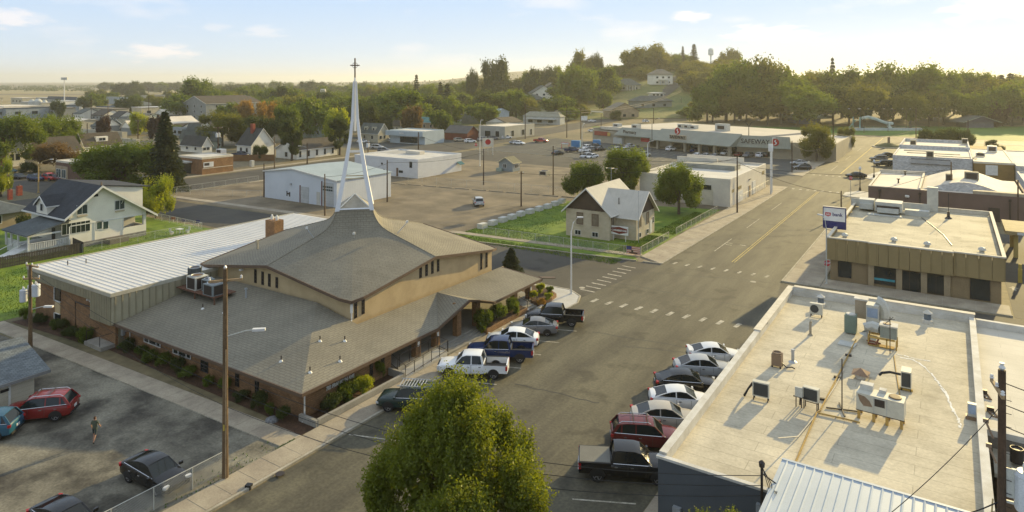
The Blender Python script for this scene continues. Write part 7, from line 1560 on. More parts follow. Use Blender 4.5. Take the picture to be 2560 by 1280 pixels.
for i, (px, py, a, k, c, l) in enumerate(far_list):
    Yd = FPX*CAMH/(py-HORY); x, y = P(px,py)
    z = 0
    if py < 310:
        # follow the hill
        for it in range(12):
            z = hill(x,y); x, y = P(px,py,z+.3)
        z += .35
    nm = {'sedan':'sedan','suv':'sport_utility','boxysuv':'sport_utility','pickup':'pickup_truck','coupe':'sedan'}[k]
    car(k, nm, l, 'pickup truck' if k == 'pickup' else 'suv' if 'suv' in k else 'car', x, y, a, c, far=True, z=z)
# store parking lot
GL = 'cars parked in the grocery store lot'
lot_cars = [(1466,392,'suv','silver'),(1480,392,'sedan','white'),(1462,377,'sedan','white'),(1478,375,'suv','grey'),(1500,374,'sedan','black'),(1470,370,'suv','white'),(1470,389,'pickup','black'),(1545,384,'suv','grey'),(1560,378,'boxysuv','silver'),(1558,388,'suv','navy'),(1590,372,'suv','grey'),
 (1593,384,'suv','black'),(1575,366,'sedan','silver'),(1545,376,'suv','silver'),(1612,388,'suv','silver'),(1678,374,'suv','white'),(1738,378,'boxysuv','blue'),(1815,384,'suv','white'),(1850,388,'sedan','maroon'),(1870,390,'suv','grey'),(1903,390,'suv','white'),(1890,383,'sedan','brightred'),(1920,390,'boxysuv','black'),(1765,391,'sedan','silver'),(1790,392,'sedan','grey'),(1745,390,'sedan','white'),(1430,377,'pickup','blue'),(1395,384,'sedan','black'),(1488,368,'pickup','black')]
where = {0:'left end of the nearest stall row',1:'beside the silver suv in the nearest stall row',2:'second row from the street, left end',3:'second row behind the white sedans',4:'right of the grey suv near the red banner',5:'behind the grey suv near the blue container',6:'nearest the street with an open bed',7:'left of the lamp post above the treetops',8:'behind the pointed treetop',9:'right beside the pointed treetop',10:'near the storefront left of the entrance',
 11:'just right of the pointed treetop',12:'by the white cage at the storefront',13:'left of the pointed treetop',14:'beside the pale lamp post',15:'standing in front of the store entrance',16:'in front of the dark entrance glass',17:'right end of the entrance glass',18:'half hidden behind the auto shop roof',19:'third from the right behind the auto shop roof',20:'second from the right under the big lettering',21:'red one under the big lettering',22:'rightmost under the big lettering',23:'peeking over the auto shop monitor',24:'right of the one peeking over the monitor',25:'left of the one peeking over the monitor',26:'beside the blue container at the lot edge',27:'at the lot corner by the tall pole',28:'behind the blue container'}
CN = dict(silver='silver',white='white',grey='grey',black='black',navy='dark blue',blue='blue',maroon='maroon',brightred='red')
for i, (px, py, k, c) in enumerate(lot_cars):
    x, y = P(px, py, .4); nm = {'sedan':'sedan','suv':'sport_utility','boxysuv':'sport_utility','pickup':'pickup_truck'}[k]
    kn = {'sedan':'car','suv':'suv','boxysuv':'suv','pickup':'pickup'}[k]
    w_ = where[i] if i != 21 else 'left of the white one under the big lettering'
    car(k, nm, f'{CN[c]} {kn} {w_}', {'car':'car','suv':'suv','pickup':'pickup truck'}[kn], x, y, 75 + random.choice((0,180)), c, far=True, group=GL)
# ================================================================ the walker in the back lot
def person():
    x, y = P(237,1106); t = T('person', 'person in dark green t-shirt and shorts walking away across the lot', 'person', (x,y,0), YAW)
    J = [(0,0,.95),(0,0,1.15),(0,.01,1.38),(0,.0,1.50),(0,.01,1.60),(0,.0,1.74), # pelvis spine chest neck head
         (-.10,0,.92),(-.11,.10,.50),(-.11,.02,.08),(-.11,.12,.04), (.10,0,.92),(.11,-.14,.52),(.11,-.34,.16),(.11,-.24,.05),
         (-.17,0,1.42),(-.24,-.02,1.16),(-.25,.10,.94), (.17,0,1.42),(.24,.06,1.17),(.22,.20,1.02)]
    E_ = [(0,1),(1,2),(2,3),(3,4),(4,5),(0,6),(6,7),(7,8),(8,9),(0,10),(10,11),(11,12),(12,13),(2,14),(14,15),(15,16),(2,17),(17,18),(18,19)]
    R_ = [.14,.13,.15,.055,.095,.085,.095,.06,.042,.045,.095,.06,.042,.045,.065,.045,.035,.065,.045,.035]
    me = bpy.data.meshes.new('skin_body'); me.from_pydata(J, E_, []); o = bpy.data.objects.new('skin_body', me); COL.objects.link(o)
    md = o.modifiers.new('s','SKIN'); me.skin_vertices[0].data[0].use_root = True
    for i, r in enumerate(R_): me.skin_vertices[0].data[i].radius = (r, r*.8)
    sb = o.modifiers.new('d','SUBSURF'); sb.levels = 2; bpy.context.view_layer.update()
    dg = bpy.context.evaluated_depsgraph_get(); m2 = bpy.data.meshes.new_from_object(o.evaluated_get(dg)); bpy.data.objects.remove(o)
    m2.materials.clear()
    for mm in (mat('skin',(.42,.24,.16)), mat('green_tshirt',(.075,.09,.06)), mat('dark_shorts',(.035,.05,.055)), mat('dark_shoe',(.02,.02,.02)), mat('brown_hair',(.09,.045,.025))): m2.materials.append(mm)
    for p in m2.polygons:
        c = p.center; i = 0
        if c.z > 1.66 or (c.z > 1.56 and c.y < -.02 and abs(c.x) < .12): i = 4
        elif .90 < c.z < 1.49 and (abs(c.x) < .2 or c.z > 1.22): i = 1
        elif .58 < c.z <= .92 and abs(c.x) < .2: i = 2
        elif c.z < .14 or (c.x > 0 and c.z < .17): i = 3
        p.material_index = i; p.use_smooth = True
    b = bpy.data.objects.new('body', m2); COL.objects.link(b); b.parent = t
    for s_, hx_, hy_, hz_ in ((-1,-.25,.12,.88),(1,.22,.25,.98)):
        mb = MB()
        mb.cb(hx_,hy_,hz_,.05,.07,.09)
        for k in range(4): mb.tube([(hx_-.02+.014*k,hy_+.02,hz_-.03),(hx_-.02+.014*k,hy_+.035,hz_-.08+.005*abs(k-1.5))],.008,4)
        mb.tube([(hx_,hy_-.03,hz_),(hx_+s_*-.02,hy_-.05,hz_-.04)],.009,4); part('hand', mb, MATS['skin'], t, local=True)
person()
# ================================================================ utility poles, wires, lamps, fences
M_pole = mat('weathered_pole', (.16,.105,.055), (.10,.065,.035), s=.8, fine=.2, bs=8)
M_pole2 = mat('dark_pole', (.075,.045,.028), (.05,.032,.02), s=.8, fine=.2, bs=8)
M_arm = mat('crossarm_wood', (.38,.27,.15), (.28,.19,.1), s=3, fine=.15); M_ins = mat('porcelain', (.72,.71,.68), fine=.02, rough=.3)
M_tran = mat('transformer_grey', (.55,.57,.58), (.48,.5,.51), s=2, rough=.4); M_wire = mat('wire', (.03,.03,.03), fine=0)
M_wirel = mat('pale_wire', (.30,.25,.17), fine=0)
def pole(label, x, y, h, r0=.16, r1=.11, arms=(), m=None, z=0, group=None, trans=(), lamp=None, name='utility_pole', cat='utility pole'):
    t = T(name, label, cat, (x,y,z), 0, group); part('pole', MB().tube([(0,0,0),(0,0,h)], r0, 9, r1), m or M_pole, t, local=True)
    for (za, L_, ang, ni) in arms:
        a = radians(ang); c, s_ = cos(a), sin(a); ar_ = part('crossarm', MB().cb(r1*1.2*-s_,r1*1.2*c,za,L_,.11,.13,a), M_arm, t, local=True)
        for k in range(ni):
            u = (-.5+k/(ni-1))*L_*.94 if ni > 1 else 0
            part('insulator', MB().lathe(u*c-r1*1.2*s_,u*s_+r1*1.2*c,[(.04,za+.06),(.09,za+.12),(.05,za+.17),(.08,za+.22),(.03,za+.27)],7), M_ins, ar_ if False else t, local=True)
    for (za, ang, rr, hh) in trans:
        a = radians(ang); x0, y0 = cos(a)*(r0+rr+.1), sin(a)*(r0+rr+.1)
        tr = part('transformer', MB().lathe(x0,y0,[(rr*.9,za),(rr,za+.06),(rr,za+hh-.1),(rr*1.06,za+hh-.08),(rr*.9,za+hh)],14), M_tran, t, local=True)
        part('bushing', MB().lathe(x0+.1,y0,[(.04,za+hh),(.06,za+hh+.1),(.03,za+hh+.25)],6).lathe(x0-.12,y0,[(.04,za+hh),(.06,za+hh+.1),(.03,za+hh+.25)],6).cb(x0/2,y0/2,za+hh*.7,.5,.06,.08,a), M_ins, t, local=True)
    if lamp:
        za, L_, ang = lamp; a = radians(ang); part('lamp_arm', MB().tube([(0,0,za),(cos(a)*L_*.7,sin(a)*L_*.7,za+L_*.18),(cos(a)*L_,sin(a)*L_,za+L_*.2)],.035,6), M_galv, t, local=True)
        part('lamp_head', MB().cb(cos(a)*(L_+.25),sin(a)*(L_+.25),za+L_*.2,.75,.26,.14,a), M_ins, t, local=True)
    return t
def ptop(px, pyb, pyt): 
    return CAMH*(pyb-pyt)/(pyb-HORY)
x, y = P(563,1198); h1 = ptop(563,1198,672)
pA = pole('tall brown utility pole with tilted crossarm in front of the church', x, y, h1, .19, .12, arms=[(h1-.75,1.9,YAW*57.3-2+20,2)], lamp=(h1-4.1,1.7,YAW*57.3+8))
part('pole_top_insulator', MB().lathe(0,0,[(.05,h1),(.1,h1+.08),(.04,h1+.2)],7), M_ins, pA, local=True); part('yellow_tag', MB().cb(.12,-.17,3.2,.1,.03,.35,.5), MATS['safety_yellow'], pA, local=True); part('conduit', MB().tube([(.2,-.1,.0),(.17,-.06,h1*.62)],.045,5), M_arm, pA, local=True)
xA, yA = x, y
x, y = P(76,893); h2 = ptop(76,893,662); xB, yB = x, y
pB = pole('utility pole carrying three grey transformers by the hall end', x, y, h2, .18, .12, arms=[(h2-.15,1.6,10,3),(h2-1.25,1.3,40,2)], trans=[(h2-3.2,215,.3,1.05),(h2-2.9,150,.3,1.0),(h2-2.7,20,.32,1.05)], lamp=(h2-3.9,1.3,35))
# right foreground pole
x, y = D(2505,28); xC, yC = x, y; h3 = 24-(925-HORY)/FPX*28
pC = pole('dark heavy utility pole with transformer at the right edge', x, y, h3, .17, .14, arms=[(h3-.8,1.8,100,3)], m=M_pole2)
part('transformer', MB().lathe(.85,.1,[(.42,h3-5.6),(.45,h3-5.5),(.45,h3-4.2),(.48,h3-4.15),(.35,h3-4.0)],16), M_tran, pC, local=True); part('bracket', MB().cb(.3,.05,h3-4.6,.35,.1,1.2).cb(.3,.05,h3-5.4,.4,.08,.1), M_galv, pC, local=True)
part('bushing', MB().lathe(.75,0,[(.05,h3-4.0),(.09,h3-3.85),(.04,h3-3.6)],7).lathe(1.0,.1,[(.05,h3-4.0),(.09,h3-3.85),(.04,h3-3.6)],7), M_ins, pC, local=True)
mb = MB()
for k in range(9): mb.tube([(.1,0,h3-1.2-.55*k),(.32,-.05,h3-1.2-.55*k)],.015,4)
part('pole_step', mb, M_dark, pC, local=True); part('insulator', MB().lathe(0,0,[(.06,h3),(.13,h3+.1),(.06,h3+.2),(.1,h3+.3)],8), M_ins, pC, local=True)
for k, (dz, dx) in enumerate(((2.6,-.55),(3.6,-.45))): part('fuse_cutout', MB().tube([(dx,-.1,h3-dz+.35),(dx+.25,-.15,h3-dz-.25)],.045,6).cb(dx,-.1,h3-dz+.4,.2,.12,.16), M_bru, pC, local=True)
tag(part('guy_wire', MB().tube([(xC-.3,yC+.2,6.5),(xC-1.0,yC-4.5,.3)],.035,5), mat('guy_guard',(.55,.42,.2))), 'taut yellow-sleeved guy wire beside the right pole', 'wire')
# mid and far poles: px base, base y, top y, arm length, label
PL = [(2103,540+0,477,0,'plain pole between the bank and the cross street'),(1843,533,390,.0,'tall pole in front of the white auto shop'),(1303,516+0,428,.9,'pole on the lot edge left of the corner house'),(1383,488,365,0,'tall pole left of the round lot tree'),(1209,462,372,0,'pole standing in the gravel lot near the small suv'),
 (968,505,400,0,'pole at the right corner of the metal shed'),(812,540,435,0,'leaning pole in front of the metal shed door'),(660,493,408,0,'pole at the left corner of the metal shed'),(768,410,358,0,'pole on the street in front of the long white hall'),(686,422,342,0,'pole with a white cap left of the long white hall'),
 (545,412,316,2.4,'double-arm pole with transformers behind the brick office'),(1046,408,330,0,'pole between the two steeple legs side and warehouse'),(920,415,350,0,'pole with two white transformers right of the steeple'),(218,345,308,0,'dark pole above the white cottage'),(345,350,300,2.2,'crossarm pole by the yard left of the spruce'),
 (2378,527,405,0,'slender dark pole behind the bank'),(2083,398,305,0,'pole right of the store corner'),(1980,432,352,0,'pale pole at the store exit'),(1452,348,270,1.8,'pole behind the left end of the store'),(1417,344,262,0,'pole beside the store loading corner'),(1313,347,258,0,'pole at the highway by the stone office'),(1503,320,285,0,'short pole behind the store roof'),(1703,290,245,1.2,'pole on the hill road'),(1634,325,270,0,'pole at the park corner of the hill road'),
 (1128,320,275,0,'pole above the barn shop'),(930,310,262,0,'pole behind the steeple among trees'),(372,300,240,0,'thin far pole by the green lodge'),(270,310,250,0,'thin far pole left of the lodge'),(228,300,236,0,'thin far pole by the white low shed'),(182,330,282,0,'thin pole near the cream school building'),(2290,345,270,0,'pole at the park left of the dark trees'),(2420,372,300,0,'dark pole right of the pavilion'),(2545,560,450,0,'dark pole at the right edge behind the bank')]
for i, (px, pb, pt_, al, lab) in enumerate(PL):
    x, y = P(px,pb); h = ptop(px,pb,pt_); far_ = pb < 420
    t = pole(lab, x, y, h, .2 if far_ else .15, .14 if far_ else .1, arms=[(h-.4,al,YAW*57.3+random.uniform(-15,15),3)] if al else [], m=M_pole2 if i % 3 else M_pole, trans=[(h*.72,120,.35,1.1),(h*.72,300,.35,1.1)] if 'transformers' in lab else (), lamp=(h-1.2,2.0,180+YAW*57.3) if 'long white hall' in lab and 'street' in lab else None)
# street lamps
def lamp(lab, px, pb, pt_, L_=1.6, ang=0, m=None, w_=.07, dbl=False):
    x, y = P(px,pb); h = ptop(px,pb,pt_); t = T('street_lamp', lab, 'street lamp', (x,y,0)); a = radians(ang)
    part('pole', MB().tube([(0,0,0),(0,0,h*.82)],w_*1.3,8,w_), m or M_galv, t, local=True)
    for s_ in ((1,-1) if dbl else (1,)):
        part('lamp_arm', MB().tube([(0,0,h*.8),(cos(a)*L_*.3*s_,sin(a)*L_*.3*s_,h*.93),(cos(a)*L_*s_,sin(a)*L_*s_,h)],w_*.7,6), m or M_galv, t, local=True); part('lamp_head', MB().cb(cos(a)*(L_+.25)*s_,sin(a)*(L_+.25)*s_,h,.7,.25,.12,a), M_ins, t, local=True)
    part('base', MB().lathe(0,0,[(w_*2.2,0),(w_*2.2,.15),(w_*1.4,.3)],8), m or M_galv, t, local=True); return t
lamp('white curved street lamp on the church street corner',1428,737,543,.75,YAW*57.3,M_trimw,.08)
lamp('tan street lamp at the side street by the slate-roofed house',96,482,398,2.6,YAW*57.3,mat('tan_lamp',(.45,.32,.14)),.12)
lamp('pale street lamp at the bank kerb in front of the pole sign',2066,712,540,.6,150,None,.06)
lamp('tall pale lamp post in the left half of the store lot',1455,395,310,1.2,90,M_galv,.1); lamp('pale lamp post by the pointed treetop in the store lot',1619,394,352,1.3,30,M_trimw,.12); lamp('double-headed lamp post near the store lettering',1872,385,300,3.0,YAW*57.3,M_dark,.12,True); lamp('lamp post with tall arm left of the pharmacy canopy',1630,378,295,2.2,0,M_dark,.1)
lamp('white pole lamp behind the gravel lot beside the kiosk',1200+0,415,300,.3,30,M_trimw,.1); lamp('pale tall pole at the far end of the auto shop',1930,482,345,.2,40,M_trimw,.09)
for px, pb, l in ((2135,368,'first stadium lamp post in the park'),(2160,332,'second stadium lamp post in the park'),(2220,330,'third stadium lamp post in the park'),(2266,325,'fourth stadium lamp post in the park'),(2347,322,'fifth stadium lamp post in the park')): lamp(l,px,pb,272,1.6,YAW*57.3,M_pole,.09,True)
for px, pb, pt_, l in ((2185,445,402,'black lantern post on the far cross street bulb'),(2150,478,420,'black lantern post on the near cross street bulb'),(2313,430,398,'twin lantern post in front of the white shop block')):
    x, y = P(px,pb); h = ptop(px,pb,pt_); t = T('street_lamp', l, 'street lamp', (x,y,.1)); part('pole', MB().lathe(0,0,[(.28,0),(.22,.5),(.1,.9),(.08,h*.9)],8), M_black, t, local=True); part('lantern', MB().lathe(0,0,[(.1,h*.9),(.3,h*.93),(.25,h),(.05,h*1.05)],8), M_ins, t, local=True)
# signs
def sign(name, lab, px, pb, pt_, w_, hgt, m, mp=None, ang=None, txt=None, tm=None, oct_=False, panels=None):
    x, y = P(px,pb); h = ptop(px,pb,pt_); t = T(name, lab, 'sign', (x,y,0), YAW if ang is None else radians(ang)); part('post', MB().tube([(0,.06,0),(0,.06,h)],.05,6), mp or M_galv, t, local=True)
    if oct_: part('panel', MB().add([(w_/2*cos(pi/8+pi*k/4),0,h-hgt/2+hgt/2*sin(pi/8+pi*k/4)) for k in range(8)]+[(w_/2*cos(pi/8+pi*k/4),.03,h-hgt/2+hgt/2*sin(pi/8+pi*k/4)) for k in range(8)],[tuple(range(8)),tuple(range(8,16))[::-1]]+[(k,k+8,(k+1)%8+8,(k+1)%8) for k in range(8)]), m, t, local=True)
    else: part('panel', MB().box(-w_/2,-.04,h-hgt,w_/2,.04,h), m, t, local=True)
    if txt:
        o = text_mesh(txt, hgt*.42 if oct_ else hgt*.6, tm or M_sw, 'sign_lettering', None, Vector((0,0,0)), FACE_MY, .004, .006, .9); o.parent = t; o.matrix_local = Matrix.Translation((0,-.05 if not oct_ else -.006,h-hgt/2)) @ FACE_MY.to_4x4()
    return t
sign('stop_sign','red stop sign on the bank corner post',2068,712,650,.75,.75,M_redp,oct_=True,txt='STOP')
sign('stop_sign','red stop sign on the far side of the cross street',2127,498,440,.8,.8,M_redp,oct_=True,txt='STOP')
sign('stop_sign','red stop sign by the store entrance drive',1190,378,358,1.0,1.0,M_redp,oct_=True,txt='STOP')
sign('parking_sign','round pale sign near the store exit',2022,415,402,.9,.9,M_par,oct_=True)
t = sign('store_pylon_sign','white pylon sign with a red swirl logo at the lot entrance',1220,388,345,3.6,2.8,M_par); 
x, y = P(1220,388); hz_ = ptop(1220,388,345); q = MB().add([(.9*cos(2*pi*k/16),-.06,hz_-1.3+.9*sin(2*pi*k/16)) for k in range(16)],[tuple(range(16))]); part('logo_disc', q, M_red2, t, local=True); part('sign_leg', MB().box(-1.7,-.1,0,-1.4,.1,hz_-2.8).box(1.4,-.1,0,1.7,.1,hz_-2.8), M_par, t, local=True)
x, y = P(1916,420,0); t = T('store_pole_sign', 'tall pale pole with a red swirl disc near the auto shop end', 'sign', (*P(1927,487),0)); h = ptop(1927,487,362); part('pole', MB().tube([(0,0,0),(0,0,h)],.16,8), M_trimw, t, local=True); part('panel', MB().cb(0,-.1,h-.6,.9,.3,1.6,YAW), M_sw, t, local=True)
sign('price_board','white reader board by the highway',1460,335,290,3,2.0,M_sw); sign('yard_sign','small blue yard sign leftmost on the church lawn fence',460,562,548,.7,.45,M_navyp); sign('yard_sign','small dark red yard sign by the lime tree',433,556,542,.7,.45,M_mar); sign('yard_sign','blue yard sign beside the tall fence post',495,568,550,.6,.5,M_navyp)
tag(part('blue_container', MB().cb(*P(1440,368),1.2,3.2,2.2,2.4,.3), mat('bright_blue',(.04,.2,.42))), 'bright blue container at the left of the store lot', 'container'); tag(part('blue_container', MB().cb(*P(1492,366),1.2,2.6,2.2,2.4,.3), MATS['bright_blue']), 'smaller bright blue container by the red banner', 'container')
t = T('cart_shelter', 'red and white trolley shelter in the store lot', 'shelter', (*P(1413,372),0)); part('frame', MB().tube([(-1.5,0,0),(-1.5,0,2.2),(1.5,0,2.2),(1.5,0,0)],.12,5), M_red2, t, local=True); part('panel', MB().cb(0,0,2.0,3,.1,.6), M_sw, t, local=True)
x, y = P(2222,368,0); t = T('flower_bed', 'roundabout-like planted mound in the far intersection', 'planter', (x,y,0)); part('kerb_ring', MB().lathe(0,0,[(5.4,0),(5.4,.3),(4.9,.35)],20), M_kerb, t, local=True); part('mound', MB().lathe(0,0,[(4.9,.2),(4,.8),(1.2,1.6),(.6,1.6)],16), mat('mound_green',(.06,.08,.03),(.1,.09,.04),s=1), t, local=True); part('monument', MB().cb(0,0,2.6,.8,.8,2.2), M_bru, t, local=True)
x, y = P(680,448); 
tag(part('pay_phone_box', MB().cb(*P(630,417),.9,.9,.9,1.8), M_galv), 'small grey box with tan cap by the diagonal street kerb', 'cabinet')
sb = T('barrier_blocks_row', None, None) if False else None
M_cblk = mat('pale_block', (.56,.55,.50), (.46,.45,.40), s=1.5)
ordn = ['first','second','third','fourth','fifth','sixth','seventh','eighth','ninth','tenth']
bm = MB().cb(0,0,.42,1.0,1.55,.84).mesh('barrier_block')
for k in range(10):
    a = P(1206+0,566) if k == 0 else None
    px = [1206,1232,1257,1280,1302,1325,1348,1369,1388,1405][k]; py = [571,563,555,548,540,534,527,521,514,508][k]; x, y = P(px,py)
    o = share('concrete_block', bm, None, (x,y,0), random.uniform(-.06,.06), M_cblk); tag(o, f'{ordn[k]} pale concrete barrier block counting from the street, along the lawn', 'concrete block', 'concrete blocks between lawn and gravel lot')
for k in range(12):
    x, y = -108+4.2*k, 118.0+.55*k; o = share('parking_stop', MB().cb(0,0,.08,3.6,.22,.16).mesh('parking_stop') if k == 0 else bpy.data.meshes['parking_stop'], None, (x,y,.01), .12, M_conc); tag(o, 'low concrete wheel stop in the line across the gravel lot', 'wheel stop', 'wheel stops dividing the gravel lot')
# ---- wires
def wire(lab, a, b, sag, r=.018, m=None, n=14, group=None):
    a, b = Vector(a), Vector(b); pts = []
    for k in range(n+1):
        t_ = k/n; p = a.lerp(b, t_); p.z -= sag*4*t_*(1-t_); pts.append(p)
    o = part('overhead_wire', MB().tube(pts, r, 4, cap=False), m or M_wire); tag(o, lab, 'wire', group); return o
G1 = 'wires from the brown church pole to the right'
for k, (za, zb, yo) in enumerate(((8.6,5.0,31.2),(8.0,4.6,30.9),(7.2,4.2,30.6))):
    wire('thin overhead wire crossing the street below the big tree', (xB,yB,7.6-.45*k), (xA,yA,za-2.2-.3*k), .7, .016, group=G1)
    wire('thin overhead wire crossing the street below the big tree', (xA,yA,za-2.2-.3*k), (-7.2,31.9,6.1-.45*k), 1.6, .018, group=G1)
wire('heavy drooping cable from the right pole across the metal roof', (xC,yC,h3-5.4), (-7.2,31.9,6.2), 1.6, .03)
wire('second drooping wire just under the heavy one', (xC,yC,h3-5.7), (-6.8,30,5.6), 1.3, .018)
wire('thin guy line from the right pole down to the left over the cream roof', (xC-.1,yC,h3-1.6), (D(2130,26.5)[0],D(2130,26.5)[1],5.9), .3, .02)
for k in range(3): wire('service wire leaving the right pole towards the edge', (xC,yC,h3-.5-.9*k), (xC+9,yC+1,h3-1.8-.9*k), .3, .02, group='service wires at the right pole')
def pt3(px, pb, pt_): x, y = P(px,pb); return (x, y, ptop(px,pb,pt_)-.3)
G2 = 'wires along the far street'
pw = [pt3(1452,348,272), pt3(1703,290,246)]
for (a, b, s_) in ((pt3(1303,516,430),pt3(1843,533,392),1.2),(pt3(1843,533,400),pt3(2103,540,480),1.0),(pt3(1843,533,408),pt3(2378,527,420),1.4),(pt3(1383,488,370),pt3(1843,533,396),1.2),(pt3(2103,540,485),pt3(2378,527,412),.8),(pt3(1046,408,335),pt3(1209,462,376),.8),(pt3(968,505,402),pt3(1209,462,378),.8),(pt3(812,540,438),pt3(968,505,405),.5)): wire('thin dark wire strung between the street poles', a, b, s_, .03, group=G2)
for dz in (0,-1.0): 
    a, b, c = Vector(pt3(1313,347,262)), Vector(pt3(1452,348,274)), Vector(pt3(1703,290,246)); wire('sunlit tan cable looping over the highway', a+Vector((0,0,dz)), b+Vector((0,0,dz)), 1.4, .06, M_wirel, group='sunlit cables over the highway'); wire('sunlit tan cable looping over the highway', b+Vector((0,0,dz)), c+Vector((0,0,dz+6)), 3.0, .08, M_wirel, group='sunlit cables over the highway')
wire('sunlit wire curving down to the store corner tree', pt3(2083,398,340), pt3(1980,432,356), 3.0, .05, M_wirel); wire('sunlit wire looping left of the dark park trees', pt3(2083,398,330), pt3(2290,345,320), 2.5, .05, M_wirel)
# ---- fences
def chain(lab, pts, h=1.15, step=2.4, mesh=None, m=None, toprail=True):
    m = m or M_galv; x0, y0 = pts[0]; t = T('wire_fence', lab, 'fence', (x0,y0,0)); pm_ = None; wm = MB()
    for i in range(len(pts)-1):
        a, b = Vector((*pts[i],0)), Vector((*pts[i+1],0)); n = max(1,round((b-a).length/step)); d = (b-a).normalized()
        for k in range(n+1):
            if k == 0 and i > 0: continue
            p = a.lerp(b,k/n); pm_ = pm_ or MB().tube([(0,0,0),(0,0,h)],.03,6).mesh('fence_post'); share('fence_post', pm_, t, (p.x-x0,p.y-y0,0), 0, m)
        part('top_rail', MB().tube([a+Vector((0,0,h)), b+Vector((0,0,h))],.024,5), m, t)
        if mesh:
            L_ = (b-a).length; k = -h
            while k < L_:
                for s_ in (1,-1):
                    u0, u1 = max(0,k), min(L_,k+h); z0 = (u0-k) if s_ > 0 else h-(u0-k); z1 = (u1-k) if s_ > 0 else h-(u1-k)
                    if u1 > u0: p, q = a+d*u0, a+d*u1; wm.tube([(p.x,p.y,z0),(q.x,q.y,z1)],.0035 if mesh < .2 else .006,3,cap=False)
                k += mesh
    if mesh: part('wire_mesh', wm, m, t, kind='stuff')
    return t
chain('chain link fence along the pavement behind the black sedan', [(-37.4,7.0),(-37.4,25.4)], 1.3, 2.2, .09)
chain('chain link fence around the corner lawn, street side', [P(1208,585),P(1600,640)], 1.15, 2.3, .22)
chain('chain link fence with pale sloping rail along the pavement by the corner house', [(-36.0,88.3),(-36.0,99.2)], 1.1, 2.2, .25, M_par)
chain('chain link fence with pale sloping rail beside the shady lawn', [(-36.0,102.5),(-36.0,124.5)], 1.1, 2.4, .3, M_par)
chain('chain link fence round the farmhouse lawn', [(-101.9,46.6),(-101.3,64.2),(-116,64.6)], 1.2, 2.4, .3)
chain('low wire fence along the diagonal street kerb', [(-138.2,79),(-138.2,102)], 1.5, 3, .4); chain('wire fence left of the metal shed', [(-137,81),(-120,89.2)], 1.3, 3, .4)
chain('wire fence across the middle of the gravel lot', [(-108,121),(-68,125.5)], 1.6, 4, .5)
chain('tall wire fence around the swimming pool', [D(2122,325),D(2310,325)], 2.4, 4, None); chain('wire fence beside the white auto shop pavement', [(-34.6,135),(-34.6,160)], 1.6, 4, None)
t = T('picket_fence', 'dark weathered close-board fence beside the farmhouse', 'fence', (-102,40,0)); M_pick = mat('dark_fence_wood', (.075,.062,.05), (.045,.038,.032), s=2, fine=.2)
pkm = MB().box(-.02,-.075,0,.02,.075,1.5).mesh('picket')
k = 0; y = 24.0
while y < 46.6: share('picket', pkm, t, (-.35+ (y-24)*.022, y-40, 0), random.uniform(-.05,.05), M_pick, (1,1,1+random.uniform(-.03,.02))); y += .19
x = 0
while x < 5.2: share('picket', pkm, t, (.15-x, 6.65+x*.05, 0), pi/2+random.uniform(-.05,.05), M_pick, (1,1,1.0+min(.2,x*.03))); x += .19
part('fence_rail', MB().box(-102.4,24,.4,-102.3,46.5,.5).box(-102.4,24,1.2,-102.3,46.5,1.3), M_pick, t)
chk = T('board_fence', 'brown board fence below the white gabled house', 'fence', (*P(620,405),0)); a, b = P(585,403), P(684,402); n = 26; pkb = MB().box(-.42,-.03,0,.42,.03,1.9).mesh('fence_board')
for k in range(n): x = a[0]+(b[0]-a[0])*(k+.5)/n; y = a[1]+(b[1]-a[1])*(k+.5)/n; share('fence_board', pkb, chk, (x-chk.location.x,y-chk.location.y,0), YAW, mat('fence_brown',(.22,.12,.05)), (1,1,1))
for px, py, l in ((700,1190,'round iron manhole cover in the church pavement'),):
    x, y = P(px,py); tag(part('manhole_cover', MB().lathe(x,y,[(.28,.135),(.28,.15),(.02,.152)],14), M_dark), l, 'manhole cover')
for px, py, l in ((1455,720,'pale round manhole cover by the street lamp'),(1883,705,'pale round manhole cover in the middle of the junction')):
    x, y = P(px,py); tag(part('manhole_cover', MB().lathe(x,y,[(.35,.024),(.35,.034),(.02,.035)],14), M_kerb), l, 'manhole cover')
x, y = P(622,1222); tag(part('kerb_outlet', MB().cb(x,y,.12,.35,.3,.3,.4), M_black), 'black rubber lump on the kerb in front of the church', 'kerb outlet')
x, y = P(680,1052); tag(part('boulder', MB().lathe(x,y,[(.5,.03),(.45,.15),(.2,.25)],9), mat('grey_pebble',(.22,.22,.22),(.1,.1,.1),s=6)), 'round bed of grey pebbles at the church corner', 'stone bed')
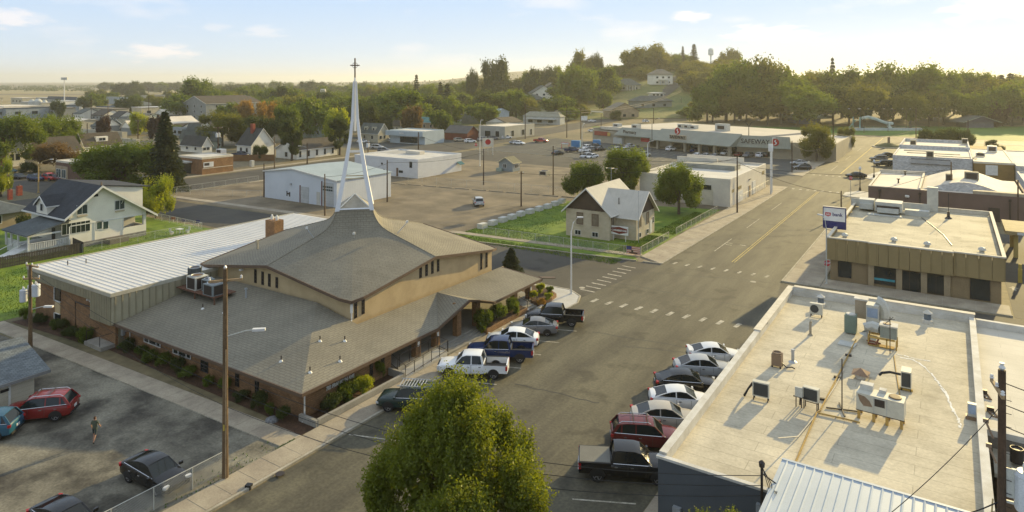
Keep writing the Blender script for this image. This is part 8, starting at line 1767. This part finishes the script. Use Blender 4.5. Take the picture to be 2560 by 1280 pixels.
# ================================================================ trees and shrubs
LF = {'green':leafmat('leaf_green',(.016,.040,.007),(.105,.145,.014)),'dark':leafmat('leaf_dark',(.011,.025,.008),(.052,.072,.014),.28),'bright':leafmat('leaf_bright',(.10,.15,.012),(.22,.25,.018),.45),
 'olive':leafmat('leaf_olive',(.030,.046,.009),(.125,.130,.018)),'rust':leafmat('leaf_rust',(.07,.05,.018),(.13,.08,.03),.3),'orange':leafmat('leaf_orange',(.14,.09,.018),(.24,.14,.025),.35),'conifer':leafmat('needle_dark',(.018,.030,.012),(.042,.052,.022),.18),
 'purple':leafmat('leaf_purple',(.03,.018,.016),(.055,.03,.025),.2),'near':leafmat('leaf_foreground',(.016,.038,.006),(.132,.160,.012),.40,s=1.6)}
M_bark = mat('bark', (.11,.085,.06), (.07,.055,.04), s=3, fine=.2)
def np_mesh(name, V, F4):
    me = bpy.data.meshes.new(name); n = len(V); m = len(F4); k = F4.shape[1]
    me.vertices.add(n); me.vertices.foreach_set('co', V.astype('f').ravel()); me.loops.add(m*k); me.loops.foreach_set('vertex_index', F4.astype('i').ravel())
    me.polygons.add(m); me.polygons.foreach_set('loop_start', np.arange(0, m*k, k, dtype='i')); me.polygons.foreach_set('loop_total', np.full(m, k, 'i')); me.update(); me.validate(); return me
def ico_pts(c, r, rg, n1=7, n2=10):
    pass
def crown(name, mt, R=1.0, H=1.0, shape='round', shoots=700, per=9, slen=.30, leaf=.055, up=.75, seed=1, lobes=9, core=.80, gap=0.0, lr=(.2,.4), big=(.52,.58), jit=.7):
    """unit crown: radius 1, spans z 0..1 (scaled by R,H); leafy shoots over the lobed shell + an inner leafy mass"""
    rg = np.random.default_rng(seed)
    # lobes
    L = []
    for k in range(lobes):
        a = 2*pi*k*0.618*1.0 + rg.uniform(-.3,.3); zz = rg.uniform(.15,.85) if shape == 'round' else rg.uniform(.08,.92)
        env = {'round': sqrt(max(.05,1-(2*zz-1)**2))*(.95 if zz < .5 else 1), 'oval': sqrt(max(.05,1-(2*zz-1)**2)), 'cone': max(.05,1-zz), 'fg': (1 if zz < .42 else max(.02,1-((zz-.42)/.58)**1.15)), 'spread': sqrt(max(.08,1-(1.5*zz-.55)**2))}[shape]
        rr = rg.uniform(*lr); off = max(0, env-rr*.75)
        L.append((cos(a)*off, sin(a)*off, zz, rr))
    L.append((0,0,big[0],big[1])); L.append((0,0,.70 if shape != 'fg' else .62,.40 if shape != 'fg' else .34))
    if shape == 'fg': L += [(.25*cos(a),.25*sin(a),.24,.62) for a in (0,1.05,2.1,3.15,4.2,5.25)] + [(0,0,.27,.84),(-.1,-.1,.45,.62)]
    L = np.array(L)
    # shoot bases: random on lobe surfaces, keep those outside other lobes' cores
    n = shoots*3; idx = rg.integers(0,len(L),n); d = rg.normal(size=(n,3)); d /= np.linalg.norm(d,axis=1)[:,None]
    C = L[idx,:3]*np.array([R,R,H]); rad = L[idx,3]*R; sc = np.stack([rad,rad,np.minimum(rad*1.05, H*.5*L[idx,3]*1.9)],1)
    Pn = C + d*sc*rg.uniform(.82,1.02,n)[:,None]
    keep = np.ones(n,bool)
    for l in L:
        q = (Pn - l[:3]*np.array([R,R,H]))/np.array([l[3]*R,l[3]*R,l[3]*min(R*1.05,H*.95)]); keep &= (np.linalg.norm(q,axis=1) > .80)
    keep &= (Pn[:,2] > .0) & (Pn[:,2] < H*1.02)
    if gap: 
        g = np.sin(Pn[:,0]*2.3/R*2+seed)*np.sin(Pn[:,1]*2.9/R*2)*np.sin(Pn[:,2]*3.1/H*2+1); keep &= g > -gap
    Pn = Pn[keep][:shoots]; d = d[keep][:shoots]; n = len(Pn)
    dirv = d*(1-up) + np.array([0,0,up]) + rg.normal(size=(n,3))*.15; dirv /= np.linalg.norm(dirv,axis=1)[:,None]
    ln = slen*R*rg.uniform(.5,1.25,n)
    t = np.linspace(0,1,per); pts = Pn[:,None,:] + dirv[:,None,:]*(ln[:,None]*t[None,:])[:,:,None] + rg.normal(size=(n,per,3))*(leaf*R*jit)
    pts = pts.reshape(-1,3); size = np.repeat(rg.uniform(.7,1.3,n),per)*leaf*R*(1-.35*np.tile(t,n))
    m = len(pts); a = rg.normal(size=(m,3)); a /= np.linalg.norm(a,axis=1)[:,None]; b = rg.normal(size=(m,3)); b -= (b*a).sum(1)[:,None]*a; b /= np.linalg.norm(b,axis=1)[:,None]
    s_ = size[:,None]; V = np.stack([pts-a*s_, pts-b*s_*.55, pts+a*s_, pts+b*s_*.55],1).reshape(-1,3)
    F = np.arange(m*4).reshape(-1,4)
    # inner mass: bigger leaves filling the lobes
    k = int(m*.22); idx = rg.integers(0,len(L),k); d2 = rg.normal(size=(k,3)); d2 /= np.linalg.norm(d2,axis=1)[:,None]
    p2 = L[idx,:3]*np.array([R,R,H]) + d2*(L[idx,3]*R)[:,None]*rg.uniform(.35,core,k)[:,None]
    a = rg.normal(size=(k,3)); a /= np.linalg.norm(a,axis=1)[:,None]; b = rg.normal(size=(k,3)); b -= (b*a).sum(1)[:,None]*a; b /= np.linalg.norm(b,axis=1)[:,None]
    s2 = leaf*R*2.0; V2 = np.stack([p2-a*s2,p2-b*s2,p2+a*s2,p2+b*s2],1).reshape(-1,3)
    V = np.concatenate([V,V2]); F = np.concatenate([F, np.arange(k*4).reshape(-1,4)+m*4])
    me = np_mesh(name, V, F); me.materials.append(mt); return me
def conifer(name, mt, seed=1, tiers=26, n=5200, leaf=.05, R=1.0, H=4.0, droop=.25):
    rg = np.random.default_rng(seed); z = rg.uniform(0,1,n)**1.15; tier = np.floor(z*tiers)/tiers; env = (1-tier)**.85*R*(1+.12*np.sin(tier*40))+.04
    br = rg.integers(0,9,n); ang = br*2*pi/9 + tier*37 + rg.normal(size=n)*.22; rr = env*rg.uniform(.25,1.05,n); 
    rr *= 1 - .22*((np.sin(ang*3+tier*20)+1)/2)
    P_ = np.stack([rr*np.cos(ang), rr*np.sin(ang), tier*H - rr*droop + rg.normal(size=n)*.03*H/4],1)
    d = np.stack([np.cos(ang),np.sin(ang),-droop*1.5+0*ang],1)+rg.normal(size=(n,3))*.35; d /= np.linalg.norm(d,axis=1)[:,None]
    b = rg.normal(size=(n,3)); b -= (b*d).sum(1)[:,None]*d; b /= np.linalg.norm(b,axis=1)[:,None]; s_ = (leaf*rg.uniform(.7,1.5,n)*R*1.6)[:,None]
    V = np.stack([P_-d*s_, P_-b*s_*.5, P_+d*s_, P_+b*s_*.5],1).reshape(-1,3); me = np_mesh(name, V, np.arange(n*4).reshape(-1,4)); me.materials.append(mt); return me
def trunk_mesh(name, h=1.0, r=.05, seed=0, limbs=5):
    rd = random.Random(seed); m = MB(); m.tube([(0,0,-.02),(rd.uniform(-.02,.02),rd.uniform(-.02,.02),h*.35),(rd.uniform(-.04,.04),rd.uniform(-.04,.04),h*.75)], r, 8, r*.45)
    for k in range(limbs):
        a = 2*pi*k/limbs+rd.uniform(-.3,.3); z0 = h*rd.uniform(.22,.42); m.tube([(0,0,z0),(cos(a)*.14,sin(a)*.14,z0+h*.18),(cos(a)*.3,sin(a)*.3,z0+h*.42)], r*.5, 5, r*.15)
    return m.mesh(name, True)
# shared meshes. Mid trees: unit crown radius 1, height 1.7 ; far trees coarser
MIDC = {c:[crown(f'crown_{c}', LF[c], 1, 1.75, 'round', 1500, 9, .28, .040, .72, seed=s_, lobes=18, lr=(.16,.34)) for s_ in (1,2)] for c in ('green','dark')}
MIDC['olive'] = [crown('crown_olive', LF['olive'], 1, 1.75, 'round', 1500, 9, .28, .040, .72, seed=5, lobes=16, lr=(.16,.34))]
MIDC['bright'] = [crown('crown_bright', LF['bright'], 1, 1.5, 'round', 1500, 10, .34, .032, .85, seed=6, lobes=12, big=(.5,.82), lr=(.2,.3))]
MIDC['rust'] = [crown('crown_rust', LF['rust'], 1, 1.6, 'round', 1100, 8, .24, .042, .6, seed=7)]
MIDC['purple'] = [crown('crown_purple', LF['purple'], 1, 1.6, 'round', 800, 8, .24, .045, .6, seed=8)]
FARC = {c:[crown(f'far_crown_{c}', LF[c], 1, 1.5, sh_, 620, 5, .22, .072, .5, seed=s_, lobes=9) for s_, sh_ in ((21,'round'),(22,'spread'),(23,'round'))] for c in ('green','dark','olive')}
for c in ('rust','orange','bright','purple'): FARC[c] = [crown(f'far_crown_{c}', LF[c], 1, 1.4, 'round', 520, 5, .22, .075, .5, seed=31)]
COLC = [crown('columnar_crown', LF['dark'], 1, 4.0, 'oval', 1600, 8, .35, .05, .85, seed=s_, lobes=16) for s_ in (41,42)]
CONC = [conifer('conifer_crown', LF['conifer'], s_, n=7000) for s_ in (51,52)]
FCON = conifer('far_conifer_crown', LF['conifer'], 53, tiers=16, n=1500, leaf=.085)
TRK = [trunk_mesh('trunk', 1.0, .055, s_) for s_ in (1,2,3)]; TRKC = trunk_mesh('conifer_trunk', 1.0, .03, 4, 0)
tree_i = 0
def tree(label, px, top, wpx, Y, col='green', kind='mid', group=None, gz=None, trunkfrac=.18, name='deciduous_tree', cat='tree', pb=None):
    """place by bearing px, distance Y (or base pixel pb) with its top seen at pixel height top"""
    global tree_i; tree_i += 1
    if pb is not None: Y = FPX*CAMH/(pb-HORY)
    x, y = D(px, Y); g = hill(x,y) if gz is None else gz
    R = wpx/2/FPX*Y; zt_ = CAMH-(top-HORY)/FPX*Y; Ht = max(zt_-g, 2.0)
    Ht = min(Ht, 38)
    t = T(name, label, cat, (x,y,g), random.uniform(0,6.28), group)
    if kind in ('mid','far'):
        base = (MIDC if kind == 'mid' else FARC).get(col) or MIDC['green']; cm = base[tree_i % len(base)]; hh = 1.75 if kind == 'mid' else 1.5
        if col in ('bright','rust','purple','orange') : hh = {'mid':{'bright':1.5,'rust':1.6,'purple':1.6}.get(col,1.5),'far':1.4}[kind]
        cb_ = Ht*trunkfrac; ch_h = (Ht-cb_)*.93
        o = share('crown', cm, t, (0,0,cb_)); o.scale = (R*1.0, R*1.0, ch_h/hh)
        o2 = share('trunk', TRK[tree_i % 3], t, (0,0,0), 0, M_bark); o2.scale = (max(Ht*.55,R*.9), max(Ht*.55,R*.9), Ht*.95)
    elif kind == 'col':
        o = share('crown', COLC[tree_i % 2], t, (0,0,Ht*.08)); o.scale = (R*.9,R*.9,Ht*.9/4); o2 = share('trunk', TRKC, t, (0,0,0), 0, M_bark); o2.scale = (Ht,Ht,Ht*.8)
    else:
        cm = CONC[tree_i % 2] if kind == 'con' else FCON; R *= 1.25 if kind == 'con' else 1.7; o = share('crown', cm, t, (0,0,Ht*.04)); o.scale = (R,R,Ht*.96/4); o2 = share('trunk', TRKC, t, (0,0,0), 0, M_bark); o2.scale = (Ht,Ht,Ht*.97)
    return t
# --- the big foreground tree
nx, ny = D(1142, 33.0)
fg = T('deciduous_tree', 'big bright leafy street tree in the foreground, cut off by the bottom edge', 'tree', (nx,ny,0))
cm = crown('foreground_crown', LF['near'], 4.15, 8.0, 'fg', 3300, 30, .30, .0225, .88, seed=77, lobes=60, core=.80, lr=(.10,.22), big=(.42,.58), jit=.95)
share('crown', cm, fg, (0,0,.9)); o = share('trunk', trunk_mesh('foreground_trunk', 1, .05, 9, 7), fg, (0,0,0), 0, M_bark); o.scale = (4.5,4.5,7)
sx_, sy_ = D(1782, 26.5); f2 = T('deciduous_tree', 'tip of a smaller leafy tree poking up at the bottom edge by the blue wall', 'tree', (sx_,sy_,0)); share('crown', crown('small_crown', LF['near'], 1.5, 5.3, 'oval', 1500, 11, .30, .045, .85, seed=78, lobes=9), f2, (0,0,2.0)); o = share('trunk', TRK[0], f2, (0,0,0), 0, M_bark); o.scale = (3,3,6)
# --- individually placed trees: label, px, top, width, Y or base, colour, kind
TR = [
 ('spreading dark green tree beside the diagonal street, left of the spruce',300,354,185,None,480,'green','mid'),
 ('bright yellow-green round tree on the lawn corner behind the farmhouse',390,447,98,None,546,'bright','mid'),
 ('small dark round street tree left of the long white hall',650,362,36,None,401,'dark','mid'),
 ('rounded tree left of the corner house with uneven outline',1462,398,112,None,505,'green','mid'),
 ('taller tree with pointed golden tip between corner house and auto shop',1566,366,106,None,492,'green','mid'),
 ('double-topped leafy tree on the shady lawn before the auto shop',1697,402,118,None,536,'green','mid'),
 ('round street tree at the right end of the grocery store',2041,308,84,None,404,'olive','mid'),
 ('smaller round street tree just beyond the store corner tree',2116,315,42,None,376,'olive','mid'),
 ('yellow-green tree cut off at the left edge above the slate roof',2,402,62,None,492,'bright','mid'),
 ('rusty brown-leaved tree beside the parked cars at left',148,358,108,None,428,'rust','mid'),
 ('deep green round tree at the far left above the blue roof',28,286,140,190,None,'green','mid'),
 ('broad fresh green tree behind the brown cottage roofs',132,284,132,215,None,'green','mid'),
 ('bushy dark trees beside the white long roof',322,366,62,190,None,'dark','mid'),('dark hedge-like tree left of the spruce trunk',365,360,60,195,None,'dark','mid'),
 ('wide bright-rimmed tree above the hip-roofed bungalow',556,278,118,250,None,'olive','mid'),
 ('dark green tree between apartment block and long hall',655,286,98,262,None,'dark','mid'),('leafy green tree behind the first column cypress',717,262,66,260,None,'green','mid'),
 ('tall green tree right of the first cypress',778,240,98,290,None,'green','far'),('yellowish lit tree above the second cypress',838,272,64,262,None,'bright','far'),
 ('dark tree immediately left of the steeple legs',905,244,78,300,None,'dark','far'),('reddish brown tree below the big round grove',1030,266,56,310,None,'rust','far'),
 ('big round green tree dominating the middle grove',1005,222,150,345,None,'green','far'),('bright green tree left of the pale blue warehouse',1104,272,58,300,None,'green','far'),
 ('small dark tree by the cream two-storey house',965,276,34,300,None,'dark','far'),('golden orange tree behind the apartment block',662,256,62,330,None,'orange','far'),('smaller orange-brown tree beside the golden one',608,252,50,350,None,'orange','far'),
 ('dense round tree above the apartment block at left',447,232,84,420,None,'green','far'),('taller pale green tree behind the dense round one',498,196,92,520,None,'green','far'),
 ('domed bright bush-like tree above the sage lodge',348,281,46,300,None,'bright','far'),('purple-leaved tree in front of the lodge',258,290,32,270,None,'purple','far'),('purple-leaved small tree right of the lodge',392,288,44,262,None,'purple','far'),
 ('dark round tree left of the stadium light',145,245,30,430,None,'dark','far'),('olive hedge tree below the apartment block',585,268,34,330,None,'dark','far'),
 ('huge dark tree on the skyline left of the hill',1238,141,76,560,None,'dark','far'),('smaller skyline tree left of the huge dark one',1180,167,30,560,None,'dark','far'),
 ('massive pale green tree at the foot of the hill',1442,158,96,480,None,'green','far'),('second large tree beside the massive hill-foot tree',1502,168,88,500,None,'green','far'),
 ('broad green crown right of the large hill-foot pair',1395,235,80,430,None,'green','far'),('round green bush on the hillside lawn',1508,222,42,450,None,'green','far'),('dark clump above the stone office',1215,232,90,420,None,'dark','far'),
 ('great dark crown on the hilltop, left half',1595,113,84,640,None,'olive','far'),('great dark crown on the hilltop, right half',1642,106,72,640,None,'olive','far'),
 ('wispy gap-filled tree on the skyline above the hill foot',1450,128,66,620,None,'olive','far'),('thin skyline tree right of the wispy one',1492,128,34,620,None,'dark','far'),
 ('round crest tree beyond the white gabled hill house',1372,163,42,620,None,'dark','far'),('pair-forming crest tree left of the gabled hill house',1335,170,40,600,None,'dark','far'),
 ('hilltop tree right of the water tower',1825,117,48,700,None,'olive','far'),('round olive tree between foursquare house and park',1735,175,80,520,None,'olive','far'),('olive tree in front of the water tower',1790,160,90,560,None,'olive','far'),
 ('tall park tree at the left end of the tree wall',1850,140,120,400,None,'green','far'),('enormous hazy park tree crown above the grocery roof',1905,132,130,400,None,'olive','far'),('bright-edged park tree beside the hill road',1768,215,90,380,None,'green','far'),
 ('dark tree standing left of the pavilion',2330,322,66,None,384,'dark','mid'),('dark spreading tree at the pavilion corner',2392,316,72,None,382,'dark','mid'),('round maroon-brown tree right of the pavilion',2487,252,62,None,318,'purple','far'),
 ('dark clipped bush behind the brown shop roof',2495,362,34,None,392,'dark','mid'),
]
for lab, px, top, w_, Y, pb, col, kd in TR: tree(lab, px, top, w_, Y, col, kd, pb=pb, trunkfrac=(.0 if 'spreading' in lab else .07) if kd == 'mid' else .08)
for lab, px, top, w_, Y, pb, kd in (('tall dark spruce behind the farmhouse',413,276,88,None,478,'con'),('dark spruce shorter twin hidden behind the tall one',425,330,60,None,462,'con'),('first dark columnar cypress in front of the long white hall',729,298,56,None,402,'col'),('second dark columnar cypress left of the steeple',849,288,58,None,388,'col')):
    tree(lab, px, top, w_, Y, kind=kd, pb=pb, name='conifer_tree')
for lab, px, top, w_, Y in (('slender fir on the hilltop skyline, the tallest one',1735,108,22,660),('small pointed fir left of the tallest hilltop fir',1707,114,12,680),('columnar fir above the right park trees',2081,140,20,430),('pointed fir at the right edge of the skyline',2526,180,34,420),('second pointed fir at the right edge skyline',2505,184,24,430),('dark fir among the middle grove',1101,203,22,480),('dark fir tip on the middle skyline',1041,184,18,560),('fir standing by the round grove',1118,208,26,430)):
    tree(lab, px, top, w_, Y, kind='fcon', name='fir_tree')
# tall dark park trees in a wall
random.seed(21)
for i, (px, top, w_) in enumerate([(1815,168,100),(1905,160,110),(1960,168,110),(2030,178,100),(2105,172,90),(2160,190,90),(2215,152,104),(2270,178,90),(2328,152,104),(2385,190,92),(2430,178,96),(2480,192,90),(2545,196,90),(2600,190,110)]):
    tree('tall shade tree, %s from the left in the wall of park trees' % 'first second third fourth fifth sixth seventh eighth ninth tenth eleventh twelfth thirteenth fourteenth'.split()[i], px, top, w_*1.18, 395+random.uniform(-12,25), 'olive' if i % 2 else 'green', 'far', 'tall park trees behind the pool')
ORD = 'first second third fourth fifth sixth seventh eighth ninth tenth eleventh twelfth thirteenth fourteenth fifteenth sixteenth seventeenth eighteenth nineteenth twentieth twenty-first'.split()
for i in range(20):
    px = 1790+i*41+random.uniform(-12,12); tree(f'{ORD[i]} from the left of the mid-height trees under the tall park trees', px, random.uniform(200,230), random.uniform(80,112), random.uniform(345,385) if px > 1950 else random.uniform(365,385), random.choice(('green','olive','dark')), 'far', 'mid-height park trees', trunkfrac=.22)
# the town's tree belt
def belt(label, group, n, px0, px1, Y0, Y1, ht0, ht1, w0, w1, cols, clear=()):
    for k in range(n):
        px = px0+(px1-px0)*(k+random.random())/n; Y = random.uniform(Y0,Y1)
        if any(a < px < b and Y < c for a, b, c in clear): continue
        x, y = D(px,Y); g = hill(x,y); h = random.uniform(ht0,ht1); top = HORY+(CAMH-g-h)/Y*FPX; w_ = random.uniform(w0,w1)*FPX/Y
        tree(label, px, top, w_, Y, random.choice(cols), 'far', group, trunkfrac=.1)
CLR = ((1530,1605,570),(1612,1720,600),(1460,1720,520),(1320,1395,590))
G4 = ('green','green','dark','olive')
belt('leafy tree in the belt between the orange tree and the hill', 'trees of the middle town belt', 48, 560, 1330, 360, 500, 10, 18, 12, 20, G4)
belt('hazier tree in the second belt behind the middle town', 'trees of the second town belt', 46, 520, 1400, 520, 760, 14, 22, 14, 25, G4)
belt('small distant tree on the left plain', 'distant trees of the left plain', 30, 210, 640, 460, 900, 8, 15, 9, 17, ('green','dark','olive'))
belt('tiny hazy tree along the far horizon', 'hazy horizon trees', 34, 260, 1250, 1000, 1500, 17, 25, 20, 40, ('green','dark'))
belt('tree on the wooded hill slope', 'trees of the wooded hill', 62, 1330, 1850, 490, 700, 11, 18, 17, 27, ('green','olive','olive'), CLR)
belt('bushy tree at the foot of the wooded hill', 'bushy trees at the hill foot', 20, 1310, 1760, 395, 480, 5, 9, 9, 15, ('green','olive'), CLR)
belt('tree on the ridge behind the park', 'ridge trees behind the park', 34, 1780, 2620, 480, 640, 13, 20, 15, 24, ('olive','olive','green'))
belt('garden tree among the houses at left', 'garden trees among the left houses', 10, 330, 900, 300, 340, 3.5, 6, 5, 9, ('green','dark'))
# far treeline reads as one mass
V = []; F = []; rgt = np.random.default_rng(5)
for k in range(900):
    px = rgt.uniform(-300,2700); Y = rgt.uniform(1600,2700); x, y = D(px,Y); g = hill(x,y); r = rgt.uniform(9,22); h = rgt.uniform(9,22) if px > 250 else 5
    for q in range(26):
        a, zz = rgt.uniform(0,2*pi), rgt.uniform(0,1); rr = r*sqrt(1-zz*zz)*.9; cx_, cy_, cz_ = x+cos(a)*rr, y+sin(a)*rr, g+zz*h; s_ = rgt.uniform(1.5,3.2); i = len(V)
        b_ = rgt.uniform(0,pi); V += [(cx_-cos(b_)*s_,cy_-sin(b_)*s_,cz_-s_*.6),(cx_+cos(b_)*s_,cy_+sin(b_)*s_,cz_-s_*.6),(cx_+rgt.uniform(-1,1),cy_,cz_+s_*.9)]; F.append((i,i+1,i+2))
o = part('treeline', np_mesh('treeline', np.array(V), np.array(F)), LF['dark'], kind='stuff'); o['label'] = 'far-off wooded treeline along the horizon'
# --- shrubs
def shrub(label, x, y, z, r, h, col='dark', group=None, cat='shrub', name='shrub', seed=0):
    t = T(name, label, cat, (x,y,z), random.uniform(0,6), group); c = SHR[col][seed % len(SHR[col])]; o = share('crown', c, t, (0,0,.02)); o.scale = (r,r,h/1.2); return t
SHR = {c:[crown(f'shrub_{c}', LF[c], 1, 1.2, 'spread', 420, 8, .22, .055, .5, seed=s_, lobes=8) for s_ in (61,62)] for c in ('dark','green','bright')}
SHR['rust'] = [crown('shrub_rust', LF['orange'], 1, 1.2, 'spread', 400, 8, .22, .055, .6, seed=63)]
for i, (px, py, r, h, c, l) in enumerate(((1228,822,.95,1.5,'green','big glossy shrub at the near end of the long brick planter'),(1262,800,.9,1.35,'green','second glossy shrub in the long brick planter'),(1296,782,.8,1.3,'green','far glossy shrub in the long brick planter'))):
    x, y = P(px,py,.6); shrub(l, -37.4, y, .5, r, h, c, seed=i)
for i, (px, py, r, h, c, l) in enumerate(((940,938,.75,1.5,'green','tall leafy shrub beside the ramp railing'),(905,975,.85,1.2,'bright','yellow-flecked shrub under the address lettering'),(866,990,.8,1.2,'green','shrub left of the yellow-flecked one under the lettering'),(830,1018,.75,1.1,'dark','dark shrub nearest the church corner'),(1352,735,.55,.9,'bright','golden shrub at the back of the corner planter'),(1333,752,.5,.8,'bright','golden shrub against the last brick column'),(1372,752,.5,.6,'bright','low golden shrub near the planter tip'),(1352,765,.5,.55,'rust','orange grassy tuft at the front of the corner planter'),(1375,735,.45,.6,'green','green shrub right at the back of the corner planter'))):
    x, y = P(px,py,.3); shrub(l, x, y, .03 if i < 4 else .5, r, h, c, seed=i)
t = tree('dark pyramidal arborvitae behind the church canopy', 1278, 618, 58, None, kind='con', pb=694, name='conifer_tree')
k = 0
for x_, y_ in ((-78.2,30.4),(-76.6,30.9),(-75.2,30.6),(-73.0,30.8),(-71.6,31.0),(-69.9,30.9),(-68.4,30.6),(-67.2,30.9),(-62.2,31.7),(-61.2,31.8),(-59.2,31.8),(-57.6,31.7),(-55.6,31.8),(-53.4,31.7),(-51.6,31.6),(-49.2,31.7),(-47.0,31.7),(-44.9,31.6),(-42.6,31.5),(-41.2,31.3),(-39.6,31.2)):
    k += 1; shrub(f'{ORD[k-1]} low shrub from the left in the bed along the church side wall', x_+random.uniform(-.2,.2), y_, .03, random.uniform(.35,.75), random.uniform(.5,1.1), random.choice(('dark','green')), 'low shrubs along the church side wall', seed=k)
for x_, y_, r, h, l in ((-114.0,38.0,2.0,2.4,'clipped hedge mass at the left edge by the porch'),(-118,40.5,1.8,2.4,'second clipped hedge mass left of the porch roof'),(-122.5,47.5,1.5,2.6,'tall hedge between the slate-roofed house and the farmhouse')): shrub(l, x_, y_, 0, r, h, 'dark', cat='hedge', name='hedge')
for px, py, r, h, l in ((1350,310,3,3,'round garden bush beside the highway cafe'),(70,432,2.5,2.4,'dark garden bush in front of the brown roofed cottage'),(2480,365,2.2,2,'round bush beside the dark pole near the pavilion'),(1540,305,4,6,'tan-green conifer-like bush by the hill road pumps')): x, y = P(px,py); shrub(l, x, y, 0, r, h, 'dark')
tufts('grass', [(-65,86,-38,92),(-65,86,-55,118),(-66,81.5,-37,84.3),(-39.5,102,-36.3,122),(-40,88,-36.2,100)], 26000, .16, M_grass, 'short lawn grass round the corner house')
tufts('grass', [(-110,44,-80,60),(-100,30,-80,44)], 14000, .16, M_grass, 'lawn grass between farmhouse and church hall')
tufts('weeds', [(-38.2,5,-36.8,29),(-58,23,-57.2,24),(-36.9,28.5,-36.6,30)], 900, .14, M_park, 'thin weeds along the fence foot')
# ================================================================ haze
M_haze = bpy.data.materials.new('haze_air'); M_haze.use_nodes = True; tt = M_haze.node_tree
for n_ in list(tt.nodes):
    if n_.type != 'OUTPUT_MATERIAL': tt.nodes.remove(n_)
pv = tt.nodes.new('ShaderNodeVolumePrincipled'); pv.inputs['Color'].default_value = (.92,.92,.85,1); pv.inputs['Density'].default_value = .00016; pv.inputs['Anisotropy'].default_value = .36
tt.links.new(pv.outputs[0], [n_ for n_ in tt.nodes if n_.type == 'OUTPUT_MATERIAL'][0].inputs['Volume'])
HB = MB().box(-14500,-14500,-1.5,14500,14500,125)
hz = part('haze', HB, M_haze, kind='stuff'); hz['label'] = 'thin warm evening haze filling the air over the town'
